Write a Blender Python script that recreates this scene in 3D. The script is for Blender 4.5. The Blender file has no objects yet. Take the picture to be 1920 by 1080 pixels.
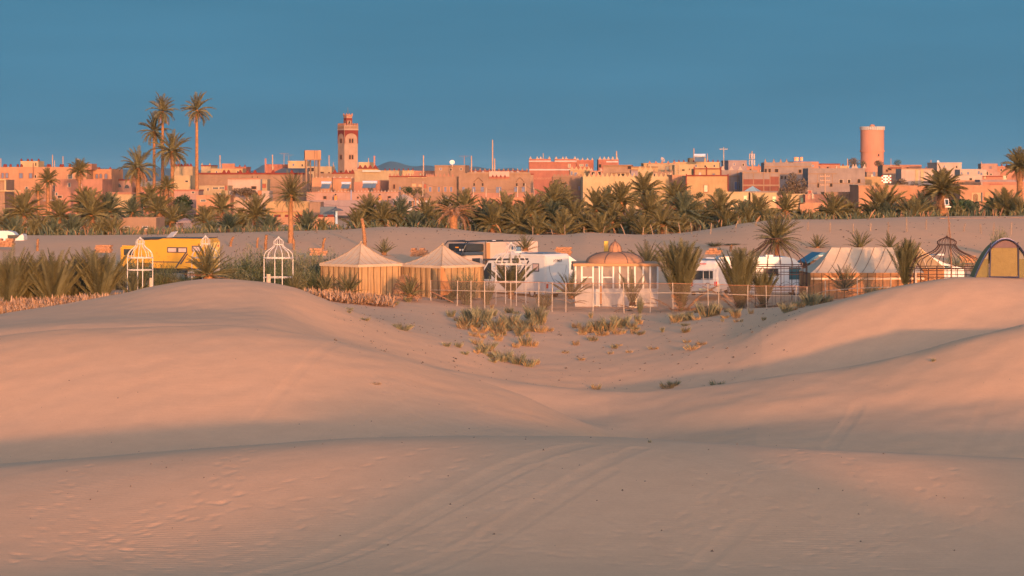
import bpy, bmesh, math, random
import numpy as np
from mathutils import Vector, Matrix
random.seed(7); np.random.seed(7)
R = math.radians
scn = bpy.context.scene
col = scn.collection

# ---------------------------------------------------------------- camera, sky, sun, exposure
EYE, HOR, F = 8.5, 335.0, 4500.0          # eye height, horizon row and focal length (rows/columns of a 1920 x 1080 frame)
cam_d = bpy.data.cameras.new('camera'); cam = bpy.data.objects.new('camera', cam_d); col.objects.link(cam)
cam.location = (0, 0, EYE); cam.rotation_euler = (R(90), 0, 0)
cam_d.sensor_width = 36; cam_d.lens = F/1920*36; cam_d.shift_y = -(540-HOR)/1920
cam_d.clip_start = 0.5; cam_d.clip_end = 60000
scn.camera = cam
SUN_EL, SUN_AZ = 4.5, 13.0                # degrees; azimuth measured from straight behind the camera towards the right
SKY_S, EXPO = 0.15, 1.0
GLOW = (4.2, 3.05, 2.5)                # warm gain added to the sunset-side sky to brighten the ambient light
SKY_D = SKY_S*2**EXPO               # the teal is given as it should look on the picture
w = bpy.data.worlds.new('World'); scn.world = w; w.use_nodes = True
nt = w.node_tree; nt.nodes.clear()
sky = nt.nodes.new('ShaderNodeTexSky'); sky.sky_type = 'NISHITA'; sky.sun_disc = False
sky.sun_elevation = R(SUN_EL); sky.sun_rotation = R(180-SUN_AZ)
sky.altitude = 300; sky.air_density = 1.0; sky.dust_density = 1.4; sky.ozone_density = 3.0
bg = nt.nodes.new('ShaderNodeBackground'); bg.inputs[1].default_value = SKY_S
wo = nt.nodes.new('ShaderNodeOutputWorld')
# opposite the low sun the dusk sky is a flat teal blue; the Nishita glow takes over on the sunset side
tcw = nt.nodes.new('ShaderNodeTexCoord'); WL = nt.links
dt = nt.nodes.new('ShaderNodeVectorMath'); dt.operation = 'DOT_PRODUCT'; dt.inputs[1].default_value = (math.sin(R(SUN_AZ)), -math.cos(R(SUN_AZ)), 0)
WL.new(tcw.outputs['Generated'], dt.inputs[0])
fr = nt.nodes.new('ShaderNodeMapRange'); fr.interpolation_type = 'SMOOTHSTEP'; fr.inputs[1].default_value = -.86; fr.inputs[2].default_value = .35
WL.new(dt.outputs['Value'], fr.inputs[0])
sp = nt.nodes.new('ShaderNodeSeparateXYZ'); WL.new(tcw.outputs['Generated'], sp.inputs[0])
el = nt.nodes.new('ShaderNodeMapRange'); el.inputs[1].default_value = 0; el.inputs[2].default_value = .12; WL.new(sp.outputs[2], el.inputs[0])
cm = nt.nodes.new('ShaderNodeMix'); cm.data_type = 'RGBA'; WL.new(el.outputs[0], cm.inputs[0])
cm.inputs[6].default_value = (.083, .228, .345, 1); cm.inputs[7].default_value = (.062, .205, .325, 1)
# faint streaks of high cloud
mpw = nt.nodes.new('ShaderNodeMapping'); mpw.inputs['Scale'].default_value = (2.5, 2.5, 22); WL.new(tcw.outputs['Generated'], mpw.inputs[0])
nw = nt.nodes.new('ShaderNodeTexNoise'); nw.inputs['Scale'].default_value = 2.2; nw.inputs['Detail'].default_value = 5; WL.new(mpw.outputs[0], nw.inputs['Vector'])
nr_ = nt.nodes.new('ShaderNodeMapRange'); nr_.inputs[1].default_value = .35; nr_.inputs[2].default_value = .68; nr_.inputs[3].default_value = .955/SKY_D; nr_.inputs[4].default_value = 1.06/SKY_D
WL.new(nw.outputs['Fac'], nr_.inputs[0])
cs = nt.nodes.new('ShaderNodeVectorMath'); cs.operation = 'SCALE'; WL.new(cm.outputs[2], cs.inputs[0]); WL.new(nr_.outputs[0], cs.inputs['Scale'])
mxw = nt.nodes.new('ShaderNodeMix'); mxw.data_type = 'RGBA'; WL.new(fr.outputs[0], mxw.inputs[0]); WL.new(cs.outputs[0], mxw.inputs[6]); gl = nt.nodes.new('ShaderNodeVectorMath'); gl.operation = 'MULTIPLY'; gl.inputs[1].default_value = GLOW
WL.new(sky.outputs[0], gl.inputs[0]); WL.new(gl.outputs[0], mxw.inputs[7])
WL.new(mxw.outputs[2], bg.inputs[0]); WL.new(bg.outputs[0], wo.inputs[0])
sl = bpy.data.lights.new('sun', 'SUN'); sun = bpy.data.objects.new('sun', sl); col.objects.link(sun)
sl.energy = 3.05; sl.angle = R(1.1); sl.color = (1.0, 0.45, 0.19)
sdir = Vector((math.sin(R(SUN_AZ))*math.cos(R(SUN_EL)), -math.cos(R(SUN_AZ))*math.cos(R(SUN_EL)), math.sin(R(SUN_EL))))
sun.rotation_euler = sdir.to_track_quat('Z', 'Y').to_euler()
scn.view_settings.view_transform = 'Standard'; scn.view_settings.look = 'None'
scn.view_settings.gamma = 1; scn.view_settings.use_curve_mapping = False
scn.view_settings.exposure = EXPO

# ---------------------------------------------------------------- helpers
def px2x(px, d): return (px-960)/F*d
def py2z(py, d): return EYE-(py-HOR)/F*d

def tag(o, label=None, cat=None, group=None, kind=None):
    if label: o['label'] = label
    if cat: o['category'] = cat
    if group: o['group'] = group
    if kind: o['kind'] = kind
    return o
def empty(name, loc, rz=0, label=None, cat=None, group=None):
    o = bpy.data.objects.new(name, None); col.objects.link(o); o.empty_display_size = .3
    o.location = loc; o.rotation_euler = (0, 0, rz)
    return tag(o, label, cat, group)
def link(name, me, parent=None, loc=None, rot=None, scale=None):
    o = bpy.data.objects.new(name, me); col.objects.link(o)
    if parent: o.parent = parent
    if loc is not None: o.location = loc
    if rot is not None: o.rotation_euler = rot
    if scale is not None: o.scale = scale if hasattr(scale, '__len__') else (scale,)*3
    return o

class MB:
    """collects vertices and faces of ONE mesh"""
    def __init__(s): s.v = []; s.f = []; s.m = []; s.cur = 0
    def add(s, vs, fs):
        b = len(s.v); s.v += [tuple(p) for p in vs]
        for f in fs: s.f.append([b+i for i in f]); s.m.append(s.cur)
        return s
    def box(s, x0, x1, y0, y1, z0, z1):
        v = [(x0,y0,z0),(x1,y0,z0),(x1,y1,z0),(x0,y1,z0),(x0,y0,z1),(x1,y0,z1),(x1,y1,z1),(x0,y1,z1)]
        return s.add(v, [(0,3,2,1),(4,5,6,7),(0,1,5,4),(1,2,6,5),(2,3,7,6),(3,0,4,7)])
    def tube(s, pts, r, n=6, caps=True):
        pts = [Vector(p) for p in pts]; rs = r if hasattr(r, '__len__') else [r]*len(pts)
        vs = []; fs = []
        for i, p in enumerate(pts):
            a = pts[max(i-1, 0)]; b = pts[min(i+1, len(pts)-1)]; t = (b-a)
            t = t.normalized() if t.length > 1e-9 else Vector((0,0,1))
            u = t.cross(Vector((0,0,1)) if abs(t.z) < .9 else Vector((0,1,0))).normalized(); w_ = t.cross(u)
            for k in range(n):
                a_ = 2*math.pi*k/n; vs.append(p+(u*math.cos(a_)+w_*math.sin(a_))*rs[i])
        for i in range(len(pts)-1):
            for k in range(n):
                k2 = (k+1) % n; fs.append((i*n+k, i*n+k2, (i+1)*n+k2, (i+1)*n+k))
        if caps: fs.append(tuple(range(n-1, -1, -1))); fs.append(tuple((len(pts)-1)*n+k for k in range(n)))
        return s.add(vs, fs)
    def lathe(s, prof, n=24, cx=0, cy=0):
        vs = []; fs = []
        for (r, z) in prof:
            for k in range(n): a = 2*math.pi*k/n; vs.append((cx+r*math.cos(a), cy+r*math.sin(a), z))
        for i in range(len(prof)-1):
            for k in range(n): k2 = (k+1) % n; fs.append((i*n+k, i*n+k2, (i+1)*n+k2, (i+1)*n+k))
        return s.add(vs, fs)
    def prism(s, poly, y0, y1):
        """poly in x-z, extruded along y"""
        n = len(poly)
        vs = [(x, y0, z) for x, z in poly]+[(x, y1, z) for x, z in poly]
        fs = [tuple(range(n)), tuple(range(2*n-1, n-1, -1))]
        for i in range(n): j = (i+1) % n; fs.append((i, i+n, j+n, j))
        return s.add(vs, fs)
    def mesh(s, name, mats, smooth=False):
        me = bpy.data.meshes.new(name); me.from_pydata(s.v, [], s.f)
        if not isinstance(mats, (list, tuple)): mats = [mats]
        for m in mats: me.materials.append(m)
        if len(mats) > 1: me.polygons.foreach_set('material_index', s.m)
        if smooth: me.polygons.foreach_set('use_smooth', [True]*len(me.polygons))
        me.update(); return me
    def build(s, name, mats, parent=None, loc=None, smooth=False, bevel=0, rot=None, fixn=False):
        me = s.mesh(name, mats, smooth)
        if bevel or fixn:
            bm = bmesh.new(); bm.from_mesh(me)
            bmesh.ops.recalc_face_normals(bm, faces=bm.faces)
            if bevel:
                es = [e for e in bm.edges if len(e.link_faces) == 2 and e.calc_face_angle(0) > .5]
                bmesh.ops.bevel(bm, geom=es, offset=bevel, segments=2, affect='EDGES', clamp_overlap=True)
            bm.to_mesh(me); bm.free()
        return link(name, me, parent, loc, rot)

_m = {}
def M(name, c, rough=.85, var=.14, scale=1.5, bump=0.0, bscale=8, metal=0, stain=0.0, rnd=0.0, trans=0.0, spec=.3, coat=0):
    """procedural plaster/paint/cloth/leaf material: noise-varied colour, optional bump, stains and per-object variation"""
    if name in _m: return _m[name]
    m = bpy.data.materials.new(name); m.use_nodes = True; n = m.node_tree.nodes; L = m.node_tree.links
    b = n['Principled BSDF']; b.inputs['Roughness'].default_value = rough; b.inputs['Metallic'].default_value = metal
    b.inputs['Specular IOR Level'].default_value = spec
    if coat: b.inputs['Coat Weight'].default_value = coat
    tc = n.new('ShaderNodeTexCoord'); nz = n.new('ShaderNodeTexNoise'); nz.inputs['Scale'].default_value = scale
    nz.inputs['Detail'].default_value = 6; nz.inputs['Roughness'].default_value = .65
    L.new(tc.outputs['Object'], nz.inputs['Vector'])
    mr = n.new('ShaderNodeMapRange'); mr.inputs[1].default_value = .3; mr.inputs[2].default_value = .7
    mr.inputs[3].default_value = 1-var; mr.inputs[4].default_value = 1+var; L.new(nz.outputs['Fac'], mr.inputs[0])
    last = mr.outputs[0]
    if rnd:
        oi = n.new('ShaderNodeObjectInfo'); m2 = n.new('ShaderNodeMapRange'); L.new(oi.outputs['Random'], m2.inputs[0])
        m2.inputs[3].default_value = 1-rnd; m2.inputs[4].default_value = 1+rnd
        mm = n.new('ShaderNodeMath'); mm.operation = 'MULTIPLY'; L.new(last, mm.inputs[0]); L.new(m2.outputs[0], mm.inputs[1]); last = mm.outputs[0]
    if stain:
        mp = n.new('ShaderNodeMapping'); mp.inputs['Scale'].default_value = (2.2, 2.2, .22); L.new(tc.outputs['Object'], mp.inputs[0])
        n2 = n.new('ShaderNodeTexNoise'); n2.inputs['Scale'].default_value = 1.0; n2.inputs['Detail'].default_value = 5; L.new(mp.outputs[0], n2.inputs['Vector'])
        m3 = n.new('ShaderNodeMapRange'); m3.inputs[1].default_value = .5; m3.inputs[2].default_value = .75; m3.inputs[3].default_value = 1; m3.inputs[4].default_value = 1-stain
        L.new(n2.outputs['Fac'], m3.inputs[0]); mm = n.new('ShaderNodeMath'); mm.operation = 'MULTIPLY'
        L.new(last, mm.inputs[0]); L.new(m3.outputs[0], mm.inputs[1]); last = mm.outputs[0]
    vm = n.new('ShaderNodeVectorMath'); vm.operation = 'SCALE'; vm.inputs[0].default_value = c[:3]; L.new(last, vm.inputs['Scale'])
    L.new(vm.outputs[0], b.inputs['Base Color'])
    if bump:
        n3 = n.new('ShaderNodeTexNoise'); n3.inputs['Scale'].default_value = bscale; n3.inputs['Detail'].default_value = 5; L.new(tc.outputs['Object'], n3.inputs['Vector'])
        bp = n.new('ShaderNodeBump'); bp.inputs['Strength'].default_value = bump; bp.inputs['Distance'].default_value = .05
        L.new(n3.outputs['Fac'], bp.inputs['Height']); L.new(bp.outputs[0], b.inputs['Normal'])
    if trans:
        out = n['Material Output']; t = n.new('ShaderNodeBsdfTransparent'); mx = n.new('ShaderNodeMixShader'); mx.inputs[0].default_value = trans
        L.new(b.outputs[0], mx.inputs[1]); L.new(t.outputs[0], mx.inputs[2]); L.new(mx.outputs[0], out.inputs[0])
    _m[name] = m; return m

# ---------------------------------------------------------------- terrain
def pchip_slopes(x, y):
    """x (n,), y (n,m) -> slopes, monotone cubic"""
    h = np.diff(x)[:, None]; dl = np.diff(y, axis=0)/h
    s = np.zeros_like(y)
    a, b_ = dl[:-1], dl[1:]; hk, hk1 = h[:-1], h[1:]
    w1 = 2*hk1+hk; w2 = hk1+2*hk
    with np.errstate(divide='ignore', invalid='ignore'):
        hm = (w1+w2)/(w1/a+w2/b_)
    s[1:-1] = np.where(a*b_ > 0, np.nan_to_num(hm), 0)
    s[0] = dl[0]; s[-1] = dl[-1]; return s
def pchip1(x, y, xi):
    x = np.array(x, float); y = np.array(y, float)[:, None]; s = pchip_slopes(x, y)
    xi = np.clip(xi, x[0], x[-1]); k = np.clip(np.searchsorted(x, xi)-1, 0, len(x)-2)
    h = x[k+1]-x[k]; t = (xi-x[k])/h
    return ((2*t**3-3*t**2+1)*y[k, 0]+(t**3-2*t**2+t)*h*s[k, 0]+(-2*t**3+3*t**2)*y[k+1, 0]+(t**3-t**2)*h*s[k+1, 0])
# each row: distance, then {frame column: ground row or ('z', height)} through which the dune surface passes
ROWS = [
 (0,   'z', {0:4.9, 1920:5.0}),
 (20,  'z', {0:3.3, 960:3.5, 1920:3.3}),
 (42,  'y', {0:1083, 960:1078, 1920:1085}),
 (53,  'y', {0:887, 240:866, 480:846, 700:832, 950:828, 1200:834, 1500:848, 1700:857, 1920:867}),
 (70,  'z', {0:-.1, 480:.25, 960:.3, 1200:-.1, 1500:-.95, 1920:-1.35}),
 (90,  'y', {0:626, 100:617, 240:610, 400:606, 480:610, 545:620, 645:640, 745:663, 820:687, 900:711, 980:738, 1070:779, 1140:808, 1200:822, 1300:812, 1400:800, 1600:782, 1920:750}),
 (94,  'y', {0:655, 240:640, 480:645, 645:670, 745:696, 820:722, 900:748, 980:768, 1070:784, 1140:788, 1200:783, 1300:768, 1400:752, 1600:735, 1920:685}),
 (100, 'y', {0:618, 240:603, 480:610, 645:650, 745:675, 820:692, 900:707, 960:718, 1060:729, 1180:736, 1300:728, 1500:703, 1600:690, 1700:668, 1800:640, 1920:612}),
 (108, 'y', {0:612, 240:590, 480:585, 645:640, 745:668, 820:692, 960:728, 1180:756, 1300:752, 1500:728, 1600:712, 1700:690, 1800:664, 1920:634}),
 (121, 'y', {0:590, 125:570, 225:552, 287:537, 400:522, 470:526, 545:537, 595:555, 670:585, 795:626, 870:645, 960:672, 1080:680, 1200:672, 1350:640, 1440:606, 1480:592, 1540:574, 1605:556, 1675:538, 1719:529, 1793:518, 1850:516, 1920:519}),
 (134, 'y', {0:588, 240:570, 400:560, 545:565, 670:588, 795:600, 870:612, 960:618, 1080:622, 1200:614, 1350:592, 1480:578, 1605:562, 1793:555, 1920:555}),
 (150, 'y', {0:562, 240:552, 480:550, 620:552, 740:557, 850:566, 960:573, 1078:576, 1250:577, 1400:575, 1500:570, 1600:562, 1920:560}),
 (172, 'y', {0:528, 400:526, 700:528, 1000:540, 1200:545, 1400:545, 1600:538, 1920:530}),
 (196, 'y', {0:482, 400:486, 700:484, 1000:486, 1300:483, 1500:476, 1700:470, 1920:466}),
 (229, 'y', {0:446, 250:444, 430:439, 640:433, 740:427, 840:430, 900:438, 1000:444, 1060:443, 1100:439, 1200:443, 1260:441, 1330:432, 1400:420, 1480:413, 1600:412, 1700:408, 1780:407, 1920:406}),
 (300, 'z', {0:1.2, 960:1.4, 1920:2.6}),
 (420, 'z', {0:1.3, 960:1.5, 1920:1.6}),
 (700, 'z', {0:1.0, 1920:1.0}),
 (2000, 'z', {0:0, 1920:0}),
 (30000, 'z', {0:0, 1920:0}),
]
DK = np.array([r[0] for r in ROWS], float)
def knots(px):
    out = np.zeros((len(ROWS), len(px)))
    for i, (d, kind, dct) in enumerate(ROWS):
        ks = sorted(dct); v = pchip1(ks, [dct[k] for k in ks], px) if len(ks) > 1 else np.full(len(px), dct[ks[0]])
        out[i] = v if kind == 'z' else EYE-(v-HOR)/F*d
    return out
def ridge(x):
    return pchip1([-90, -40, -10, 0, 5.5, 9.3, 13, 15.5, 18.5, 20.5, 22.5, 25, 28, 40, 60, 110],
                  [2.5, 3.8, 4.7, 5.2, 5.8, 6.7, 7.8, 8.5, 8.4, 7.5, 6.8, 7.6, 7.9, 7.5, 6.5, 3.5], x)
_rng = np.random.RandomState(3)
_wv = [(_rng.uniform(-1, 1), _rng.uniform(-1, 1), _rng.uniform(0, 6.28)) for _ in range(24)]
def undul(x, y):
    z = 0*x
    for i, (a, b_, p) in enumerate(_wv):
        k = .12*1.17**i; n_ = math.hypot(a, b_)+1e-6
        z = z+np.sin((a/n_*x+b_/n_*y)*k+p+1.3*np.sin(.05*y+i))*.10/(1+.42*i)
    return z
# vehicle tracks across the near dune: frame points (column,row) at the dune's depth
def zsurf(x, y, fine=False):
    x = np.asarray(x, float); y = np.asarray(y, float)
    r = np.hypot(x, y)+1e-6; ang = np.arctan2(x, y); aa = np.abs(ang)
    de = r*np.cos(np.minimum(aa, R(25)))
    px = 960+F*np.tan(np.clip(ang, -R(25), R(25)))
    pxc = np.clip(px, 0, 1920)
    K = knots(pxc.ravel()); S = pchip_slopes(DK, K); dd = np.clip(de.ravel(), 0, DK[-1]-1)
    k = np.clip(np.searchsorted(DK, dd, side='right')-1, 0, len(DK)-2); j = np.arange(len(dd))
    h = DK[k+1]-DK[k]; t = (dd-DK[k])/h
    z = ((2*t**3-3*t**2+1)*K[k, j]+(t**3-2*t**2+t)*h*S[k, j]+(-2*t**3+3*t**2)*K[k+1, j]+(t**3-t**2)*h*S[k+1, j]).reshape(x.shape)
    # behind the viewpoint: a long ridge, then open sand
    zr = np.where(r < 2000, ridge(x)*np.exp(-((y+12)/13.0)**2)+.5*(1-np.exp(-(r/200)**2))*0, 0)
    wf = np.clip((y+6)/22, 0, 1); wf = wf*wf*(3-2*wf)
    wf = np.where(aa > R(60), wf*np.clip((R(100)-aa)/R(40), 0, 1), wf)
    z = z*wf+zr*(1-wf)
    far = np.clip((r-150)/600, 0, 1)
    z = z+undul(x, y)*(.35*(1-far)*np.clip((r-5)/30, 0, 1))*np.clip((r-35)/60, .25, 1)
    return z
def gz(x, y): return float(zsurf(np.array([x]), np.array([y]))[0])
def G(px, d, dz=0):
    x = px2x(px, d); return (x, d, gz(x, d)+dz)

def make_sand():
    m = bpy.data.materials.new('sand'); m.use_nodes = True; n = m.node_tree.nodes; L = m.node_tree.links
    b = n['Principled BSDF']; b.inputs['Roughness'].default_value = .95; b.inputs['Specular IOR Level'].default_value = .08
    tc = n.new('ShaderNodeTexCoord')
    def noise(sc, det=5, stretch=None, ro=.55):
        q = n.new('ShaderNodeTexNoise'); q.inputs['Scale'].default_value = sc; q.inputs['Detail'].default_value = det; q.inputs['Roughness'].default_value = ro
        if stretch:
            mp = n.new('ShaderNodeMapping'); mp.inputs['Scale'].default_value = stretch; L.new(tc.outputs['Object'], mp.inputs[0]); L.new(mp.outputs[0], q.inputs['Vector'])
        else: L.new(tc.outputs['Object'], q.inputs['Vector'])
        return q
    def mrange(src, a, b_, c, d):
        q = n.new('ShaderNodeMapRange'); q.inputs[1].default_value = a; q.inputs[2].default_value = b_; q.inputs[3].default_value = c; q.inputs[4].default_value = d
        L.new(src, q.inputs[0]); return q.outputs[0]
    big = noise(.05, 4); fine = noise(1.3, 8, None, .7); grit = noise(14, 4, None, .7)
    cr = n.new('ShaderNodeMix'); cr.data_type = 'RGBA'; cr.inputs[6].default_value = (.63, .335, .188, 1); cr.inputs[7].default_value = (.59, .33, .195, 1)
    L.new(mrange(big.outputs['Fac'], .38, .62, 0, 1), cr.inputs[0])
    v = n.new('ShaderNodeMath'); v.operation = 'MULTIPLY'
    L.new(mrange(fine.outputs['Fac'], .3, .7, .95, 1.05), v.inputs[0]); L.new(mrange(grit.outputs['Fac'], .3, .7, .96, 1.04), v.inputs[1])
    vm = n.new('ShaderNodeVectorMath'); vm.operation = 'SCALE'; L.new(cr.outputs[2], vm.inputs[0]); L.new(v.outputs[0], vm.inputs['Scale'])
    L.new(vm.outputs[0], b.inputs['Base Color'])
    # wind ripples (across the wind) in patches, plus grain
    rip = n.new('ShaderNodeTexWave'); rip.wave_type = 'BANDS'; rip.bands_direction = 'Y'; rip.inputs['Scale'].default_value = 1.9
    rip.inputs['Distortion'].default_value = 5; rip.inputs['Detail'].default_value = 3; rip.inputs['Detail Scale'].default_value = .6
    L.new(tc.outputs['Object'], rip.inputs['Vector'])
    patch = noise(.16, 3); pf = mrange(patch.outputs['Fac'], .42, .62, .15, 1)
    rm = n.new('ShaderNodeMath'); rm.operation = 'MULTIPLY'; L.new(rip.outputs['Fac'], rm.inputs[0]); L.new(pf, rm.inputs[1])
    lump = noise(.9, 6, None, .6)
    a1 = n.new('ShaderNodeMath'); a1.operation = 'MULTIPLY_ADD'; L.new(rm.outputs[0], a1.inputs[0]); a1.inputs[1].default_value = .22; L.new(lump.outputs['Fac'], a1.inputs[2])
    bp = n.new('ShaderNodeBump'); bp.inputs['Strength'].default_value = .3; bp.inputs['Distance'].default_value = .05
    L.new(a1.outputs[0], bp.inputs['Height'])
    b2 = n.new('ShaderNodeBump'); b2.inputs['Strength'].default_value = .25; b2.inputs['Distance'].default_value = .012
    L.new(grit.outputs['Fac'], b2.inputs['Height']); L.new(bp.outputs[0], b2.inputs['Normal']); L.new(b2.outputs[0], b.inputs['Normal'])
    return m

def build_ground():
    # columns: fine inside the view, coarse around
    fov = math.atan(1100/F)
    inner = np.linspace(-fov, fov, 1000)
    outer = np.concatenate([np.linspace(fov, R(30), 40)[1:], np.linspace(R(30), R(180), 60)[1:]])
    A = np.concatenate([-outer[::-1], inner, outer])            # -pi .. pi
    rr = [1.0]
    while rr[-1] < 30000:
        r = rr[-1]
        st = .6 if r < 38 else .08 if r < 55 else .16 if r < 90 else .35 if r < 125 else .6 if r < 165 else 1.2 if r < 260 else r*.02
        rr.append(r+st)
    rr = np.array(rr)
    AA, RR = np.meshgrid(A, rr)
    X = RR*np.sin(AA); Y = RR*np.cos(AA)
    Z = zsurf(X, Y)
    # dents: footprints and wheel tracks pressed into the near sand
    near = (RR < 100) & (np.abs(AA) < R(15)); idx = np.where(near)
    xs = X[idx]; ys = Y[idx]; dz = np.zeros_like(xs)
    u = xs/ys*F+960
    def dep(row_at, ctrl):                                      # depth along the face for control (column, distance)
        c = np.array(ctrl, float); return np.interp(u, c[:, 0], c[:, 1])
    def track(pts, half, depth, k_=.45):
        depth = depth*k_
        nonlocal dz
        P_ = np.array([(px2x(p, d), d) for p, d in pts])
        # dense polyline, smooth
        t = np.linspace(0, 1, 160); kk = np.linspace(0, 1, len(P_)); px_ = pchip1(kk, P_[:, 0], t); py_ = pchip1(kk, P_[:, 1], t)
        best = np.full(xs.shape, 9e9)
        m_ = (ys > py_.min()-2) & (ys < py_.max()+2)
        xi, yi = xs[m_], ys[m_]; bm_ = best[m_]
        for a, b_ in zip(px_, py_): bm_ = np.minimum(bm_, (xi-a)**2+(yi-b_)**2)
        q = np.sqrt(bm_)/half
        prof = -depth*np.exp(-q**4)+depth*.35*np.exp(-((q-1.4)/.4)**2)
        d2 = dz[m_]; d2 += prof; dz[m_] = d2
    track([(440, 41.51), (560, 42.92), (700, 45.06), (850, 47.81), (980, 50.56), (1100, 52.76)], .26, .035)
    track([(475, 41.39), (600, 42.73), (745, 45.06), (890, 47.81), (1010, 50.31)], .13, .03)
    track([(760, 42.31), (880, 44.44), (1000, 47.19), (1110, 49.94), (1200, 52.39)], .2, .028)
    track([(800, 42.18), (930, 44.75), (1050, 47.5), (1150, 49.94)], .16, .022)
    track([(1300, 42.61), (1350, 44.44), (1400, 46.28)], .2, .022)
    track([(270, 76), (300, 79.5), (310, 83)], .25, .012)
    track([(1770, 76), (1800, 81), (1850, 90)], .25, .012)
    track([(1840, 74), (1870, 80), (1930, 88)], .25, .012)
    track([(1530, 78), (1560, 84), (1610, 92)], .25, .03)
    track([(480, 76), (560, 82), (640, 90)], .2, .02)
    rg = np.random.RandomState(11); prints = []
    def walk(px0, d0, hx, n_, step=.62, wob=.12):
        x, y = px2x(px0, d0), d0; a = hx
        for i in range(n_):
            a += rg.uniform(-wob, wob); x += math.sin(a)*step; y += math.cos(a)*step
            s_ = .13*(1 if i % 2 else -1); prints.append((x+math.cos(a)*s_, y-math.sin(a)*s_, a, rg.uniform(.6, 1.2)))
    for k in range(44): walk(rg.uniform(-60, 1900), rg.uniform(41, 46), rg.uniform(-1.9, 1.9), rg.randint(5, 22))
    for k in range(10): walk(rg.uniform(700, 1000), rg.uniform(72, 76), rg.uniform(-1, 1), 14)
    for k in range(6): walk(rg.uniform(1150, 1900), rg.uniform(70, 76), rg.uniform(-1, 1), 12)
    order = np.argsort(ys); ysS = ys[order]
    for (x, y, a, s_) in prints:
        lo, hi = np.searchsorted(ysS, [y-.6, y+.6]); ii = order[lo:hi]
        if not len(ii): continue
        ii = ii[np.abs(xs[ii]-x) < .6]
        ex = (xs[ii]-x); ey = (ys[ii]-y); al = ex*math.sin(a)+ey*math.cos(a); ac = ex*math.cos(a)-ey*math.sin(a)
        q = (al/.17)**2+(ac/.085)**2
        dz[ii] += s_*(-.011*np.exp(-q)+.002*np.exp(-((np.sqrt(q)-1.7)/.45)**2))
    Z[idx] += dz
    nr, nc = X.shape
    V = np.stack([X, Y, Z], -1).reshape(-1, 3)
    i = np.arange((nr-1))[:, None]*nc+np.arange(nc-1)[None]
    q = np.stack([i, i+nc, i+nc+1, i+1], -1).reshape(-1, 4)[:, ::-1]
    me = bpy.data.meshes.new('sand_ground')
    me.vertices.add(len(V)); me.vertices.foreach_set('co', V.ravel().astype(np.float32))
    me.loops.add(q.size); me.loops.foreach_set('vertex_index', q.ravel().astype(np.int32))
    me.polygons.add(len(q)); me.polygons.foreach_set('loop_start', np.arange(0, q.size, 4, dtype=np.int32))
    me.polygons.foreach_set('loop_total', np.full(len(q), 4, dtype=np.int32))
    me.polygons.foreach_set('use_smooth', np.ones(len(q), dtype=bool))
    me.update(calc_edges=True); me.validate()
    me.materials.append(make_sand())
    o = link('sand_dunes', me); tag(o, kind='structure')
build_ground()

# ---------------------------------------------------------------- vegetation
def frond_mesh(name, mat, seed, droop, n=24, L0=.26, wid=.034, vee=.5, ragged=0, thin=1):
    """a feather palm leaf of length 1 along +x, curving down by `droop` radians"""
    r = random.Random(seed); mb = MB(); P = []; T = []
    x = z = 0; a = 0; N = 12
    for i in range(N+1):
        P.append(Vector((x, 0, z))); T.append(Vector((math.cos(a), 0, -math.sin(a))))
        x += math.cos(a)/N; z -= math.sin(a)/N; a += droop/N*(.5+1.0*i/N)
    mb.tube(P, [.011*(1-i/N)+.002 for i in range(N+1)], 3, False)
    for i in range(n):
        s = .10+.9*(i+.5)/n; f = s*N; k = min(int(f), N-1); q = f-k
        p = P[k].lerp(P[k+1], q); t = T[k].lerp(T[k+1], q).normalized(); up = Vector((-t.z, 0, t.x)) if t.x >= 0 else Vector((0, 0, 1))
        ll = L0*(math.sin(math.pi*min(1, .12+s*.86))**.6)*r.uniform(.8, 1.1)
        for sd in (-1, 1):
            if ragged and r.random() < ragged: continue
            fw = .55+.5*s; v = (Vector((0, sd, 0))+t*fw*r.uniform(.8, 1.25)+up*(vee*r.uniform(.4, 1.3))-Vector((0, 0, .12*ragged*4))).normalized()
            tip = p+v*ll; wv = t*wid*.5*thin
            mid = p+v*ll*.45+Vector((0, 0, .0))
            mb.add([p-wv*.5, p+wv*.5, mid+wv*1.1, tip-Vector((0, 0, ll*.18)), mid-wv*1.1], [(0, 1, 2, 3, 4)])
    return mb.mesh(name, mat)
FG = M('palm_leaf', (.112, .102, .052), .6, .25, 3, rnd=.3, spec=.15)
FGB = M('palm_leaf_bluish', (.07, .085, .058), .6, .2, 3, rnd=.25, spec=.15)
FD = M('dry_palm_leaf', (.24, .13, .075), .8, .25, 3, rnd=.25)
BK = M('palm_bark', (.24, .115, .055), .95, .35, 3, bump=.8, bscale=5, rnd=.12)
FR_G = [frond_mesh('frond_leaf', FG, i, d) for i, d in enumerate((.35, .6, .9, 1.25))]
FR_B = [frond_mesh('frond_leaf_blue', FGB, i+9, d) for i, d in enumerate((.3, .55, .85, 1.2))]
FR_N = [frond_mesh('frond_leaf_near', FG, i+40, d, n=46, L0=.17, wid=.011, vee=.4) for i, d in enumerate((.3, .55, .85, 1.2))]
FR_D = [frond_mesh('dry_leaf', FD, i+19, d, n=18, L0=.2, ragged=.25, vee=.1) for i, d in enumerate((.8, 1.3, 1.8))]

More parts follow.
